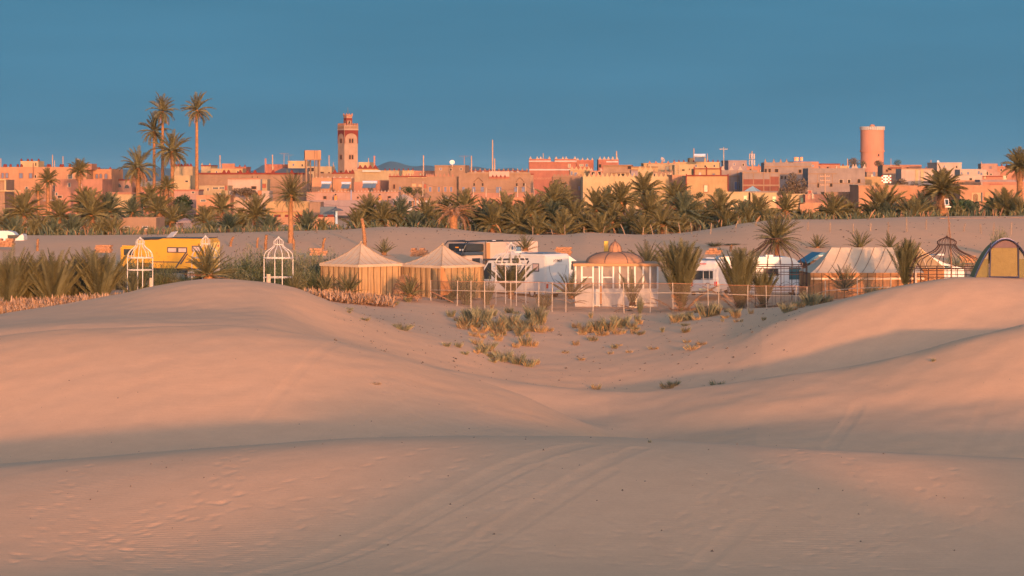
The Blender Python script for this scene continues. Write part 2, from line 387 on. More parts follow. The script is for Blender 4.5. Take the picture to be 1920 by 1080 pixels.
def trunk_mesh(h, r0, r1, seed, rough=.12, lean=(0, 0), rings=None):
    rg = random.Random(seed); rings = rings or max(6, int(h/.32)); n = 10; mb = MB(); vs = []; fs = []
    for i in range(rings*2+1):
        t = i/(rings*2); z = h*t; r = r0+(r1-r0)*t**.7; r *= (1+rough if i % 2 else 1-rough*.3)
        if t < .06: r *= 1.25-.25*t/.06
        cx = lean[0]*t*t; cy = lean[1]*t*t
        for k in range(n):
            a = 2*math.pi*k/n+i*.3; q = r*(1+rg.uniform(-rough, rough)*.7); vs.append((cx+q*math.cos(a), cy+q*math.sin(a), z+rg.uniform(-.04, .04)))
    for i in range(rings*2):
        for k in range(n): k2 = (k+1) % n; fs.append((i*n+k, i*n+k2, (i+1)*n+k2, (i+1)*n+k))
    fs.append(tuple(rings*2*n+k for k in range(n))); mb.add(vs, fs); return mb.mesh('palm_trunk', BK, True)

PALMS = []
def palm(px, d, py_crown, rpx, kind='mid', base_py=None, blue=False, seed=None, lean=0, tr=None, nf=None, name='date_palm', look=None, nd=None, zone=None, label=None, el=None, dry_e=None):
    """px: column of the trunk, d: distance, py_crown: row of the crown's heart, rpx: frond length in frame px"""
    seed = seed if seed is not None else int(px*7+py_crown*13+d); rg = random.Random(seed)
    x = px2x(px, d); g = py2z(base_py, d) if base_py else gz(x, d)
    zc = py2z(py_crown, d); h = max(.15, zc-g); Lf = rpx/F*d
    root = empty(name, (x, d, g), rg.uniform(0, 6.28))
    T = {'tall': (.17, .14), 'mid': (.26, .22), 'thick': (.36, .34), 'bush': (.2, .18)}[kind]
    if tr: T = tr
    th = trunk_mesh(h, T[0], T[1], seed, .16 if kind != 'tall' else .07, (0, 0), rings=None if kind != 'tall' else int(h/.5))
    link('trunk', th, root)
    top = Vector((0, 0, h))
    G_ = FR_B if blue else FR_N if d < 215 else FR_G
    if kind == 'bush': n_ = nf or 30; e0, e1 = el or (86, 28)
    elif kind == 'tall': n_ = nf or 38; e0, e1 = el or (82, -45)
    else: n_ = nf or 48; e0, e1 = el or (84, -12)
    for i in range(n_):
        t = (i+.5)/n_; e = e0+(e1-e0)*(t**(.9 if kind != 'bush' else .75))+rg.uniform(-9, 9); az = i*2.39996+rg.uniform(-.3, .3)
        vi = 0 if e > 62 else 1 if e > 35 else 2 if e > 5 else 3
        if kind == 'bush': vi = max(0, vi-1)
        vi = min(3, max(0, vi+rg.choice((-1, 0, 0, 1))))
        f = link('frond', G_[vi], root); f.location = top-Vector((0, 0, .25*t))
        L_ = Lf*rg.uniform(.82, 1.08)*(1.0 if e > 0 else .85)
        f.rotation_euler = (rg.uniform(-.5, .5), -R(e), az); f.scale = (L_, L_*(.72 if kind == 'tall' else .8), L_)
    nd = nd if nd is not None else {'tall': 4, 'mid': 12, 'thick': 12, 'bush': 3}[kind]
    for i in range(nd):
        e = rg.uniform(*dry_e) if dry_e else rg.uniform(-62, -18) if kind != 'bush' else rg.uniform(-5, 25)
        f = link('dry_frond', FR_D[rg.randrange(3) if kind != 'bush' else 0], root); f.location = top-Vector((0, 0, .25+rg.random()*.25))
        L_ = Lf*rg.uniform(.55, .85); f.rotation_euler = (0, -R(e), i*2.4+rg.uniform(-.4, .4)); f.scale = (L_, L_*.8, L_)
    PALMS.append((root, px, d, kind, look, blue, zone, label)); return root

LEAF = {}
def leaf_cloud(key, mat, n, lobes, size, seed, flat=.0):
    """many leaf-sized faces spread through the lobes (x,y,z,rx,ry,rz)"""
    rg = np.random.RandomState(seed); vs = []; fs = []
    wts = np.array([l[3]*l[4]*l[5] for l in lobes])**.8; wts /= wts.sum()
    ch = rg.choice(len(lobes), n, p=wts)
    for i in range(n):
        l = lobes[ch[i]]; v = rg.normal(size=3); v /= np.linalg.norm(v); rr = rg.uniform(.25, 1)**.45
        rr *= 1+.16*math.sin(7*v[0]+3*ch[i])*math.cos(6*v[2]+ch[i])
        p = np.array(l[:3])+v*rr*np.array(l[3:6])
        a = rg.normal(size=3); a /= np.linalg.norm(a); b_ = np.cross(a, rg.normal(size=3)); b_ /= np.linalg.norm(b_)
        s = size*rg.uniform(.6, 1.3); k = len(vs)
        vs += [tuple(p-a*s*.5), tuple(p+b_*s*.28), tuple(p+a*s*.5), tuple(p-b_*s*.28)]; fs.append((k, k+1, k+2, k+3))
    mb = MB(); mb.v = vs; mb.f = fs; mb.m = [0]*len(fs); return mb.mesh(key, mat)
LG = M('tree_leaf_dark', (.035, .055, .022), .6, .3, 2, rnd=.15)
LO = M('tree_leaf_olive', (.10, .085, .042), .6, .3, 2, rnd=.15)
LB = M('tree_leaf_brown', (.115, .085, .06), .7, .3, 2, rnd=.1)
LS = M('shrub_leaf_grey', (.14, .135, .075), .7, .25, 4, rnd=.2)
LSD = M('shrub_leaf_green', (.085, .10, .045), .7, .25, 4, rnd=.2)
WD = M('tree_wood', (.16, .10, .065), .9, .2, 5)
def tree(px, d, py_top, wpx, mat, label, base_py=None, seed=1, lobes=None, n=1500, group=None, cat='tree', name='round_tree'):
    x = px2x(px, d); g = gz(x, d) if base_py is None else py2z(base_py, d)
    H = py2z(py_top, d)-g; W = wpx/F*d/2; rg = random.Random(seed)
    root = empty(name, (x, d, g), 0, label, cat, group)
    if lobes is None:
        lobes = []
        for i in range(6):
            a = i*1.05+rg.random(); q = rg.uniform(.25, .55)*W
            lobes.append((q*math.cos(a)*1.2, q*math.sin(a), H*rg.uniform(.42, .78), W*rg.uniform(.42, .6), W*.5, H*rg.uniform(.2, .3)))
        lobes.append((0, 0, H*.8, W*.5, W*.5, H*.2))
    else: lobes = [(a*W, b_*W, c*H, e*W, e*W, f*H) for a, b_, c, e, f in lobes]
    link('crown', leaf_cloud('tree_crown', mat, n, lobes, W*.16, seed), root)
    mb = MB(); mb.tube([(0, 0, 0), (.05*W, 0, H*.35), (0, 0, H*.6)], [W*.09, W*.06, W*.03], 7)
    for l in lobes[:5]: mb.tube([(0.03*W, 0, H*.3), (l[0]*.6, l[1]*.6, (H*.3+l[2])*.5), (l[0], l[1], l[2])], [W*.05, W*.03, W*.012], 5)
    mb.build('trunk', WD, root); return root

def blades(n, rad, h, seed, lean=.5, w=.02, segs=2, curl=.3):
    rg = random.Random(seed); mb = MB()
    for i in range(n):
        a = rg.uniform(0, 6.283); q = rad*math.sqrt(rg.random())*.5; b0 = Vector((q*math.cos(a), q*math.sin(a), 0))
        a2 = a+rg.uniform(-.8, .8); l = rg.uniform(.1, 1)*lean; hh = h*rg.uniform(.45, 1.05)
        dr = Vector((math.cos(a2)*l, math.sin(a2)*l, 1)).normalized(); sd = Vector((-math.sin(a2), math.cos(a2), 0))*w*.5
        p1 = b0+dr*hh*.55; p2 = b0+dr*hh+Vector((math.cos(a2), math.sin(a2), -.6))*hh*curl*l
        mb.add([b0-sd, b0+sd, p1+sd*.8, p2, p1-sd*.8], [(0, 1, 2, 3, 4)])
    return mb
GR_G = M('grass_green', (.17, .155, .09), .8, .2, 3, rnd=.2)
GR_S = M('grass_straw', (.31, .18, .075), .8, .3, 3, rnd=.25)
def tuft_mesh(seed, mats, n, frac):
    a = blades(int(n*(1-frac)), .8, 1.0, seed, .7, .014, curl=.25); b_ = blades(int(n*frac), 1.1, .7, seed+50, .55, .013, curl=.3)
    b_.cur = 1; mb = MB(); mb.add(a.v, a.f); mb.cur = 1; mb.add(b_.v, b_.f); return mb.mesh('grass_blades', mats)
TUFT = {'green': [tuft_mesh(i, [GR_G, GR_S], 130, .12) for i in range(3)],
        'mixed': [tuft_mesh(i+5, [GR_G, GR_S], 170, .45) for i in range(3)],
        'straw': [tuft_mesh(i+9, [GR_G, GR_S], 120, .9) for i in range(3)]}
TUFTS = []
def tuft(px, py, wpx, hpx, kind, d):
    """py: the row where it stands; its distance d"""
    x = px2x(px, d); rg = random.Random(int(px*3+py))
    o = link('grass_tuft', TUFT[kind][rg.randrange(3)], None, (x, d, gz(x, d)-.02), (0, 0, rg.uniform(0, 6.28)))
    s = wpx*.85/F*d/1.5; o.scale = (s, s, hpx*1.05/F*d); TUFTS.append((o, px, py, kind)); return o

def twig_shrub(key, mat, seed, n=120, leaves=16):
    rg = random.Random(seed); mb = MB(); vs = []; 
    for i in range(n):
        a = rg.uniform(0, 6.283); l = rg.uniform(.05, .75); q = .22*math.sqrt(rg.random())
        b0 = Vector((q*math.cos(a), q*math.sin(a), 0)); dr = Vector((math.cos(a)*l, math.sin(a)*l, 1)).normalized(); hh = rg.uniform(.5, 1.05)*(1-.25*l)
        tip = b0+dr*hh
        sd = Vector((-math.sin(a), math.cos(a), 0))*.006
        mb.add([b0-sd, b0+sd, tip], [(0, 1, 2)])
        for j in range(leaves):
            t = .3+.7*(j+rg.random())/leaves; p = b0.lerp(tip, t); a3 = rg.uniform(0, 6.283)
            v = Vector((math.cos(a3)*.6, math.sin(a3)*.6, rg.uniform(.4, 1.1))).normalized()*rg.uniform(.05, .12)
            s2 = Vector((rg.uniform(-1, 1), rg.uniform(-1, 1), rg.uniform(-.3, .3))).normalized()*.012
            mb.add([p-s2, p+s2, p+v], [(0, 1, 2)])
    return mb.mesh(key, mat)
SHR = {'grey': [twig_shrub('shrub_twigs', LS, i) for i in range(3)], 'green': [twig_shrub('shrub_twigs_green', LSD, i+4) for i in range(3)]}
SHRUBS = []
def shrub(px, d, py_top, wpx, kind='grey', base_py=None, label=None, name='desert_shrub'):
    x = px2x(px, d); g = gz(x, d) if base_py is None else py2z(base_py, d); rg = random.Random(int(px+py_top))
    root = empty(name, (x, d, g-.03), rg.uniform(0, 6.28)); H = py2z(py_top, d)-g; W = wpx/F*d
    o = link('foliage', SHR[kind][rg.randrange(3)], root); o.scale = (W/1.25, W/1.25, H)
    mb = MB()
    for i in range(5):
        a = i*1.3; mb.tube([(0, 0, 0), (math.cos(a)*W*.15, math.sin(a)*W*.15, H*.5)], [.035, .015], 5)
    mb.build('stem', WD, root); SHRUBS.append((root, px, d, kind, label)); return root

# ---------------------------------------------------------------- buildings
C_ = dict(minaret=(.60,.37,.25), tan=(.50,.30,.19), pink=(.60,.34,.25), salmon=(.60,.27,.17), mustard=(.64,.40,.19), ochre=(.60,.42,.24), pale=(.70,.50,.38),
          white=(.76,.66,.58), brown=(.40,.23,.14), clay=(.46,.27,.17), red=(.55,.20,.13), block=(.42,.31,.26), mauve=(.46,.33,.31),
          orange=(.66,.33,.18), yellow=(.72,.50,.26), darkred=(.32,.06,.045), grey=(.22,.22,.21), bluegrey=(.18,.22,.25), brick=(.36,.12,.08))
def W_(c): return M('plaster_'+c, tuple(q*g_ for q, g_ in zip(C_[c], (.46, .48, .53))), .92, .16, .45, bump=.35, bscale=2.2, stain=.10)
GLS = M('window_glass', (.045, .05, .065), .25, .2, 1, spec=.5)
GLB = M('shutter_blue', (.10, .12, .2), .6, .15, 1)
GLD = M('dark_opening', (.03, .022, .02), .9, .1, 1)
GLG = M('shutter_green', (.35, .5, .3), .6, .1, 1)
FRM = M('window_frame_pale', (.36, .26, .2), .8, .1, 1)
FRD = M('window_frame_dark', (.2, .09, .06), .8, .1, 1)
SHAPE = {'g': GLS, 'b': GLB, 'd': GLD, 'n': GLG}
def arch_poly(w, h, n=8):
    pts = [(-w/2, 0), (w/2, 0)]
    for i in range(n+1): a = math.pi*i/n; pts.append((w/2*math.cos(a), h-w/2+w/2*math.sin(a)*1.15))
    return pts
def merlon_row(mb, xs, z, style, w, h, y0=0, t=.28):
    for x in xs:
        if style == 'tri': mb.prism([(x-w/2, z), (x+w/2, z), (x+w*.1, z+h), (x-w*.1, z+h)], y0, y0+t)
        elif style == 'spike': mb.prism([(x-w/2, z), (x+w/2, z), (x+w*.22, z+h*.5), (x+w*.1, z+h), (x-w*.1, z+h), (x-w*.22, z+h*.5)], y0, y0+t)
        elif style == 'step': mb.prism([(x-w/2, z), (x+w/2, z), (x+w/2, z+h*.4), (x+w*.25, z+h*.4), (x+w*.25, z+h), (x-w*.25, z+h), (x-w*.25, z+h*.4), (x-w/2, z+h*.4)], y0, y0+t)
        elif style == 'block': mb.box(x-w/2, x+w/2, y0, y0+t, z, z+h)
        elif style == 'cup': mb.prism([(x-w/2, z+h), (x-w*.38, z+h*.35), (x-w*.1, z), (x+w*.1, z), (x+w*.38, z+h*.35), (x+w/2, z+h), (x+w*.5, z-.1), (x-w*.5, z-.1)], y0, y0+t)
class House:
    """a flat-roofed house: facade between two frame columns at a distance; openings given at frame positions on the facade"""
    def __init__(s, px0, px1, py_top, d, colr, label, yaw=0, dep=9, base_py=None, name='house', cat='house', par=.5, group=None, zbase=None):
        s.px0, s.px1, s.d = px0, px1, d
        cx = (px0+px1)/2; s.Cx = px2x(cx, d); s.Cy = d; s.th = R(yaw)
        g = zbase if zbase is not None else (py2z(base_py, d) if base_py else gz(s.Cx, d)-.25); s.g = g
        s.root = empty(name, (s.Cx, s.Cy, g), s.th, label, cat, group)
        s.x0, s.x1 = s.lx(px0), s.lx(px1); s.H = py2z(py_top, d)-g; s.col = colr; s.dep = dep; t = .25
        mb = MB(); x0, x1, H = s.x0, s.x1, s.H; par = min(par, H*.3)
        v = [(x0,0,0),(x1,0,0),(x1,dep,0),(x0,dep,0),(x0,0,H),(x1,0,H),(x1,dep,H),(x0,dep,H),
             (x0+t,t,H),(x1-t,t,H),(x1-t,dep-t,H),(x0+t,dep-t,H),(x0+t,t,H-par),(x1-t,t,H-par),(x1-t,dep-t,H-par),(x0+t,dep-t,H-par)]
        f = [(0,1,5,4),(1,2,6,5),(2,3,7,6),(3,0,4,7),(4,5,9,8),(5,6,10,9),(6,7,11,10),(7,4,8,11),(8,9,13,12),(9,10,14,13),(10,11,15,14),(11,8,12,15),(12,13,14,15),(3,2,1,0)]
        mb.add(v, f); s.wall = mb.build('wall', W_(colr), s.root)
    def lx(s, px):
        u = (px-960)/F; return (u*s.Cy-s.Cx)/(math.cos(s.th)-u*math.sin(s.th))
    def at(s, px, py):
        x = s.lx(px); y = s.Cy+x*math.sin(s.th); return x, EYE-(py-HOR)/F*y-s.g
    def win(s, px, py, w, h, kind='g', frame=FRM, arch=False, fw=.12, name='window', sill=False):
        """px,py centre; w,h in frame px"""
        x, z = s.at(px, py); w = w/F*s.d; h = h/F*s.d; mb = MB(); z -= h/2
        poly = arch_poly(w, h) if arch else [(-w/2, 0), (w/2, 0), (w/2, h), (-w/2, h)]
        k = 1+2*fw/max(w, .3); kz = 1+fw/h
        outer = [(a*k, b_*kz-(0 if name == 'door' else fw*.5)) for a, b_ in poly]; n = len(poly)
        vs = [(x+a, -.07, z+b_) for a, b_ in outer]+[(x+a, -.07, z+b_) for a, b_ in poly]+[(x+a, .0, z+b_) for a, b_ in outer]+[(x+a, -.004, z+b_) for a, b_ in poly]
        fs = []
        for i in range(n):
            j = (i+1) % n; fs += [(i, j, j+n, i+n), (i+2*n, j+2*n, j, i), (i+n, j+n, j+3*n, i+3*n)]
        mb.add(vs, fs)
        if sill: mb.box(x-w*.65, x+w*.65, -.16, -.02, z-.12, z-.02)
        o = mb.build(name, frame, s.root)
        p = MB(); p.add([(x+a, -.02, z+b_) for a, b_ in poly], [tuple(range(n))]); p.build('pane' if name == 'window' else 'leaf', SHAPE.get(kind, kind), o)
        return s
    def wins(s, lst, **k):
        for q in lst: s.win(*q, **k)
        return s
    def block(s, px0, px1, py0, py1, mat, out=.12, name='trim', dep=None, y0=None):
        """a piece standing proud of the facade, between rows py0 (top) and py1"""
        xa, za = s.at(px0, py0); xb, zb = s.at(px1, py1); mb = MB()
        mb.box(xa, xb, -out if y0 is None else y0, (.0-.003) if dep is None else dep, zb, za); return mb.build(name, mat if not isinstance(mat, str) else W_(mat), s.root)
    def cornice(s, colr, h=.28, out=.1, z=None):
        z = s.H if z is None else z; mb = MB()
        mb.box(s.x0-out, s.x1+out, -out, -.004, z-h, z+.05); mb.box(s.x0-out, s.x0-.004, -.004, s.dep, z-h, z+.05); mb.box(s.x1+.004, s.x1+out, -.004, s.dep, z-h, z+.05)
        mb.build('cornice', W_(colr), s.root); return s
    def merlons(s, style, n, w, h, colr, px0=None, px1=None, sides=True, name='merlon', xs=None):
        a = s.x0+w/2 if px0 is None else s.lx(px0); b_ = s.x1-w/2 if px1 is None else s.lx(px1)
        xs = xs or [a+(b_-a)*i/max(1, n-1) for i in range(n)]
        mb = MB(); merlon_row(mb, [0], 0, style, w, h); me = mb.mesh('merlon', W_(colr))
        for x in xs: link(name, me, s.root, (x, 0, s.H-.002))
        return s
    def roofbox(s, px0, px1, py_top, colr, y=2.5, dep=4, name='roof_room', doors=()):
        d = s.d+y; xa = px2x(px0, d)-s.Cx; xb = px2x(px1, d)-s.Cx; H = py2z(py_top, d)-s.g; z0 = s.H-.5
        mb = MB(); mb.box(xa, xb, y, y+dep, z0, H); o = mb.build(name, W_(colr), s.root)
        for (p, q, w, h) in doors:
            x = px2x(p, d)-s.Cx; z = py2z(q, d)-s.g; w = w/F*d/2; h = h/F*d/2
            p_ = MB(); p_.box(x-w, x+w, y-.03, y-.003, z-h, z+h); p_.build('window', GLD, o)
        return o

def pole(px, d, py_top, rpx=2.2, colr=(.55, .34, .22), label='', base_py=None, kind='pole', cat='pole', arms=0, name='utility_pole', group=None):
    x = px2x(px, d); g = gz(x, d) if base_py is None else py2z(base_py, d); H = py2z(py_top, d)-g; r = rpx/F*d/2*.78
    root = empty(name, (x, d, g), 0, label, cat, group); mb = MB(); m = M('pole_%d' % int(colr[0]*100), tuple(q*.6 for q in colr), .8, .15, 2)
    mb.tube([(0, 0, 0), (0, 0, H)], [r*1.15, r*.85], 8); mb.build('shaft', m, root)
    if kind == 'power':
        for i in range(arms or 1):
            a = MB(); a.box(-.9, .9, -.06, .06, H-.5-.8*i, H-.38-.8*i)
            for q in (-.8, -.4, .4, .8): a.tube([(q, 0, H-.38-.8*i), (q, 0, H-.2-.8*i)], .05, 5)
            a.build('crossarm', m, root)
    elif kind == 'antenna':
        a = MB(); a.box(-1.2, 1.2, -.02, .02, H-.1, H-.05)
        for i in range(7): q = -1.1+i*.36; a.box(q-.02, q+.02, -.5, .5, H-.12, H-.04)
        for q in (-.5, .5): a.box(q-.02, q+.02, -.03, .03, H-.5, H-.05)
        a.build('aerial', m, root)
    elif kind == 'telecom':
        for z, s_ in ((H-1.2, .55), (H-2.6, .6), (H-5.2, .5)):
            for k in range(3): a = MB(); an = k*2.09+.4; a.box(math.cos(an)*s_-.16, math.cos(an)*s_+.16, math.sin(an)*s_-.1, math.sin(an)*s_+.1, z-.6, z+.6); a.build('antenna_panel', M('aerial_grey', (.35, .27, .25), .7), root)
    elif kind == 'lattice':
        a = MB()
        for i in range(int(H/.5)): z = i*.5; a.tube([(-r*1.6, 0, z), (r*1.6, 0, z+.5)], .04, 4); a.tube([(r*1.6, 0, z), (-r*1.6, 0, z+.5)], .04, 4)
        for q in (-1.6, 1.6): a.tube([(q*r, 0, 0), (q*r, 0, H)], .05, 4)
        a.build('lattice', M('mast_red', (.45, .15, .1), .7), root)
    return root
def dish(px, d, py, rpx, label, yaw=0, colr=(.6, .55, .52), group=None):
    x = px2x(px, d); z = py2z(py, d); r = rpx/F*d
    root = empty('satellite_dish', (x, d, z-r*1.4), yaw, label, 'satellite dish', group); m = M('dish_%d' % int(colr[0]*100), colr, .5, .1, 1)
    mb = MB(); prof = [(r*k/5, (k/5)**2*r*.28) for k in range(6)]; mb.lathe(prof, 18)
    o = mb.build('reflector', m, root, (0, 0, r*1.4)); o.rotation_euler = (R(62), 0, 0)
    mb = MB(); mb.tube([(0, 0, 0), (0, .05, r*1.35)], .05, 6); mb.build('mount', m, root)
    mb = MB(); mb.tube([(0, -.05, r*.6), (0, -r*1.0, r*1.5)], .03, 5); mb.box(-.1, .1, -r*1.0-.12, -r*1.0+.1, r*1.4, r*1.65); mb.build('feed_arm', m, root)
    return root

# ---------------------------------------------------------------- far mountains
def mountains():
    D = 9500; rg = np.random.RandomState(5)
    def ridgeline(pts, name, d, seed):
        q = np.arange(-500, 2420, 8); k = sorted(pts); h = pchip1(k, [pts[a] for a in k], q.astype(float))
        r2 = np.random.RandomState(seed); nz = np.zeros(len(q))
        for o in range(5): nz += np.interp(q, np.arange(-600, 2600, 90/2**o), r2.uniform(-1, 1, len(np.arange(-600, 2600, 90/2**o))))*1.6/1.7**o
        h = h+nz*np.clip(h/12, .1, 1)
        mb = MB(); rows = 9; vs = []; fs = []
        for j in range(rows):
            t = j/(rows-1)
            for i, p in enumerate(q):
                y = d-1500*(1-t); sp = math.sin(i*.9+j)*40*(1-t); z = -40+(max(h[i], 0)/F*d+40)*(t**1.3)+(nz[i]*6*math.sin(math.pi*t))
                vs.append((px2x(p, y)+sp, y, z))
        n = len(q)
        for i in range(n): vs.append((px2x(q[i], d+1500), d+1500, -40))
        for j in range(rows):
            for i in range(n-1): fs.append((j*n+i, j*n+i+1, (j+1)*n+i+1, (j+1)*n+i))
        mb.add(vs, fs); o = mb.build(name, M('mountain_rock', (.07, .10, .12), .95, .15, .002), None, smooth=True); tag(o, kind='structure')
    ridgeline({-400:8, 0:14, 60:34, 110:26, 180:24, 240:22, 330:22, 420:18, 470:16, 500:30, 545:26, 640:12, 700:24, 735:36, 775:28, 800:30, 850:20, 890:28, 930:22, 960:24, 1000:14, 1200:12, 1500:10, 1700:14, 1800:20, 1900:14, 2200:10}, 'distant_mountains', 9500, 4)
mountains()
mb = MB(); mb.box(-7500, 7500, -900, 12500, -62, 96); hz = mb.mesh('haze', [])
hm = bpy.data.materials.new('haze_air'); hm.use_nodes = True; hn = hm.node_tree; hn.nodes.remove(hn.nodes['Principled BSDF'])
hv = hn.nodes.new('ShaderNodeVolumePrincipled'); hv.inputs['Density'].default_value = 1.7e-5; hv.inputs['Color'].default_value = (.42, .74, 1, 1); hv.inputs['Anisotropy'].default_value = 0
hn.links.new(hv.outputs[0], hn.nodes['Material Output'].inputs['Volume']); hz.materials.append(hm); tag(link('haze', hz), kind='stuff', label='thin evening haze over the plain')

# ---------------------------------------------------------------- the town, far rows first
H = House
FAR = 'houses in the far rows of the town'
# red kasbah and pale rows behind
k = H(992, 1080, 303, 640, 'red', 'red mud kasbah with white bands and two horned corner towers', name='kasbah', cat='kasbah', dep=14, zbase=.5, par=.4)
k.block(992, 1080, 317, 319.5, 'white', .1, 'white_band'); k.block(993, 1032, 302, 304, 'white', .1, 'white_band')
for a, b_, t_, lab in ((992, 1033, 298, 'l'), (1040, 1081, 298, 'r')):
    o = k.roofbox(a, b_, t_, 'red', y=-.15, dep=6, name='tower')
    x0, x1 = px2x(a, 640)-k.Cx, px2x(b_, 640)-k.Cx; zt = py2z(t_, 640)-k.g
    for xh in (x0+.4, x0+2.2, x0+3.1, x1-.4): mb = MB(); merlon_row(mb, [xh], zt, 'spike', .8, .65, -.15); mb.build('corner_horn', W_('pale'), o)
    mb = MB(); mb.box(x0-.03, x1+.03, -.22, -.153, zt-.75, zt-.45); mb.build('white_band', W_('white'), o)
mbz = MB()
for i in range(16):
    x = k.x0+.8+i*(k.x1-k.x0-1.4)/15
    for zr in (.27, .62): mbz.prism([(x-.25, k.H*zr), (x+.25, k.H*zr), (x+.35, k.H*zr+.7), (x, k.H*zr+.35), (x-.35, k.H*zr+.7)], -.1, -.003)
o = mbz.build('carved_motif', W_('salmon'), k.root); o['kind'] = 'stuff'
k.win(1067.5, 311, 4, 7, 'g', FRM); k.win(996, 349, 7, 10, 'g', FRM)
k2 = H(1081, 1113, 300, 655, 'red', 'low red kasbah wing with small white finials, between the two horned kasbah blocks', name='kasbah', cat='kasbah', dep=10, zbase=.5)
k2.merlons('spike', 4, .7, .6, 'pale'); k2.wins([(1090, 310, 7, 4)], kind='g'); k2.win(1100, 310, 4, 5, 'b')
k3 = H(1122, 1160, 299, 650, 'red', 'right block of the red kasbah with a white band and a dark doorway', name='kasbah', cat='kasbah', dep=10, zbase=.5)
k3.merlons('spike', 5, .9, .8, 'pale'); k3.block(1137, 1159, 302, 304.5, 'white', .1, 'white_band'); k3.win(1125, 311, 4.5, 6, 'd', FRD)
far = [
 (377, 395, 310, 600, 'ochre', 'small ochre roof house with red corner tips, right of the tallest palm trunk'),
 (395, 455, 316, 590, 'mustard', 'low mustard roof house behind the long red-trimmed wall, right of the small ochre one'),
 (416, 440, 307, 610, 'salmon', 'pink stair tower behind the red-trimmed wall, right of the first slim chimney'),
 (428, 461, 313, 620, 'red', 'low red roof parapet right of the pink stair tower'),
 (499, 545, 308, 610, 'red', 'red brick terrace house left of the yellow roof house'),
 (540, 573, 302, 600, 'yellow', 'bright yellow roof house just left of the water tank on legs'),
 (598, 628, 314, 590, 'yellow', 'pale yellow roof house between the tank tower and the minaret'),
 (672, 693, 304, 640, 'yellow', 'small yellow roof room right of the minaret'),
 (680, 700, 306, 650, 'mauve', 'grey-mauve stair head right of the minaret behind the red crown'),
 (720, 776, 320, 600, 'yellow', 'long low yellow wall under the mountain, right of the white roof slab'),
 (776, 822, 320, 600, 'salmon', 'dull pink flat roof beside the tall pole right of the yellow wall'),
 (815, 872, 310, 585, 'clay', 'clay roof house carrying a white dish, middle of the skyline'),
 (872, 990, 320, 600, 'clay', 'long low clay roof line left of the red kasbah'),
 (1140, 1184, 309, 600, 'salmon', 'flat pink roof house right of the red kasbah'),
 (1207, 1270, 306, 590, 'mustard', 'mustard house with orange finials under a raised dish'),
 (1262, 1348, 304, 595, 'yellow', 'long pale yellow upper storey left of the power pole, solar heaters on its roof'),
 (1293, 1324, 296, 600, 'mustard', 'small mustard roof room below a slim mast'),
 (1366, 1400, 301, 560, 'mauve', 'mauve concrete roof room left of the telecom mast'),
 (1398, 1436, 312, 590, 'salmon', 'low salmon parapet under the telecom mast'),
 (1488, 1535, 303, 600, 'salmon', 'bright salmon roof house behind the two orange tanks'),
 (1525, 1575, 307, 640, 'salmon', 'long salmon roof line sloping away right of the orange tanks'),
 (1560, 1592, 311, 660, 'yellow', 'pale yellow low house left of the dark trees by the water tower'),
 (1655, 1728, 309, 620, 'salmon', 'flat salmon house right of the water tower trees'),
 (1757, 1803, 305, 600, 'pale', 'pale cube house behind the big single palm'),
 (1724, 1760, 316, 640, 'brick', 'low brick-red parapet left of the pale cube house'),
 (1800, 1842, 317, 600, 'pale', 'pale house behind the palm, right of the pale cube'),
 (1841, 1870, 307, 610, 'pink', 'pink roof room near the right edge with a lamp mast beside it'),
 (1868, 1960, 312, 620, 'salmon', 'long salmon roof at the right edge behind the leaning palm crown'),
 (560, 600, 318, 620, 'brick', 'brick-red roof edge behind the water tank legs'),
 (-60, 22, 320, 600, 'salmon', 'low salmon roof at the far left edge behind the long pink house'),
 (1440, 1500, 308, 640, 'tan', 'tan roof behind the unfinished concrete house'),
 (1625, 1665, 322, 600, 'clay', 'clay house at the foot of the water tower'),
 (900, 1000, 326, 560, 'tan', 'tan back wall above the kasbah facade with blue windows'),
]
FH = {}
for i, (a, b_, t_, d, c, lab) in enumerate(far):
    h = FH[lab] = H(a, b_, t_, d, c, lab, yaw=(i*37 % 15)-7, dep=7+i % 4, group=FAR, zbase=.2)
    if i % 3 != 1: h.cornice('darkred' if i % 4 == 0 else c, .22, .08)
    wd = b_-a
    if wd > 25:
        n_ = int(wd/16)
        for j in range(n_): h.win(a+wd*(j+.5)/n_+(i % 3), t_+7+(j % 2), 3, 4, 'dgb'[(i+j) % 3], FRM if i % 2 else FRD)
    if i % 3 == 0: h.merlons('tri', max(2, int(wd/8)), .5, .6, 'darkred' if i % 2 else c)

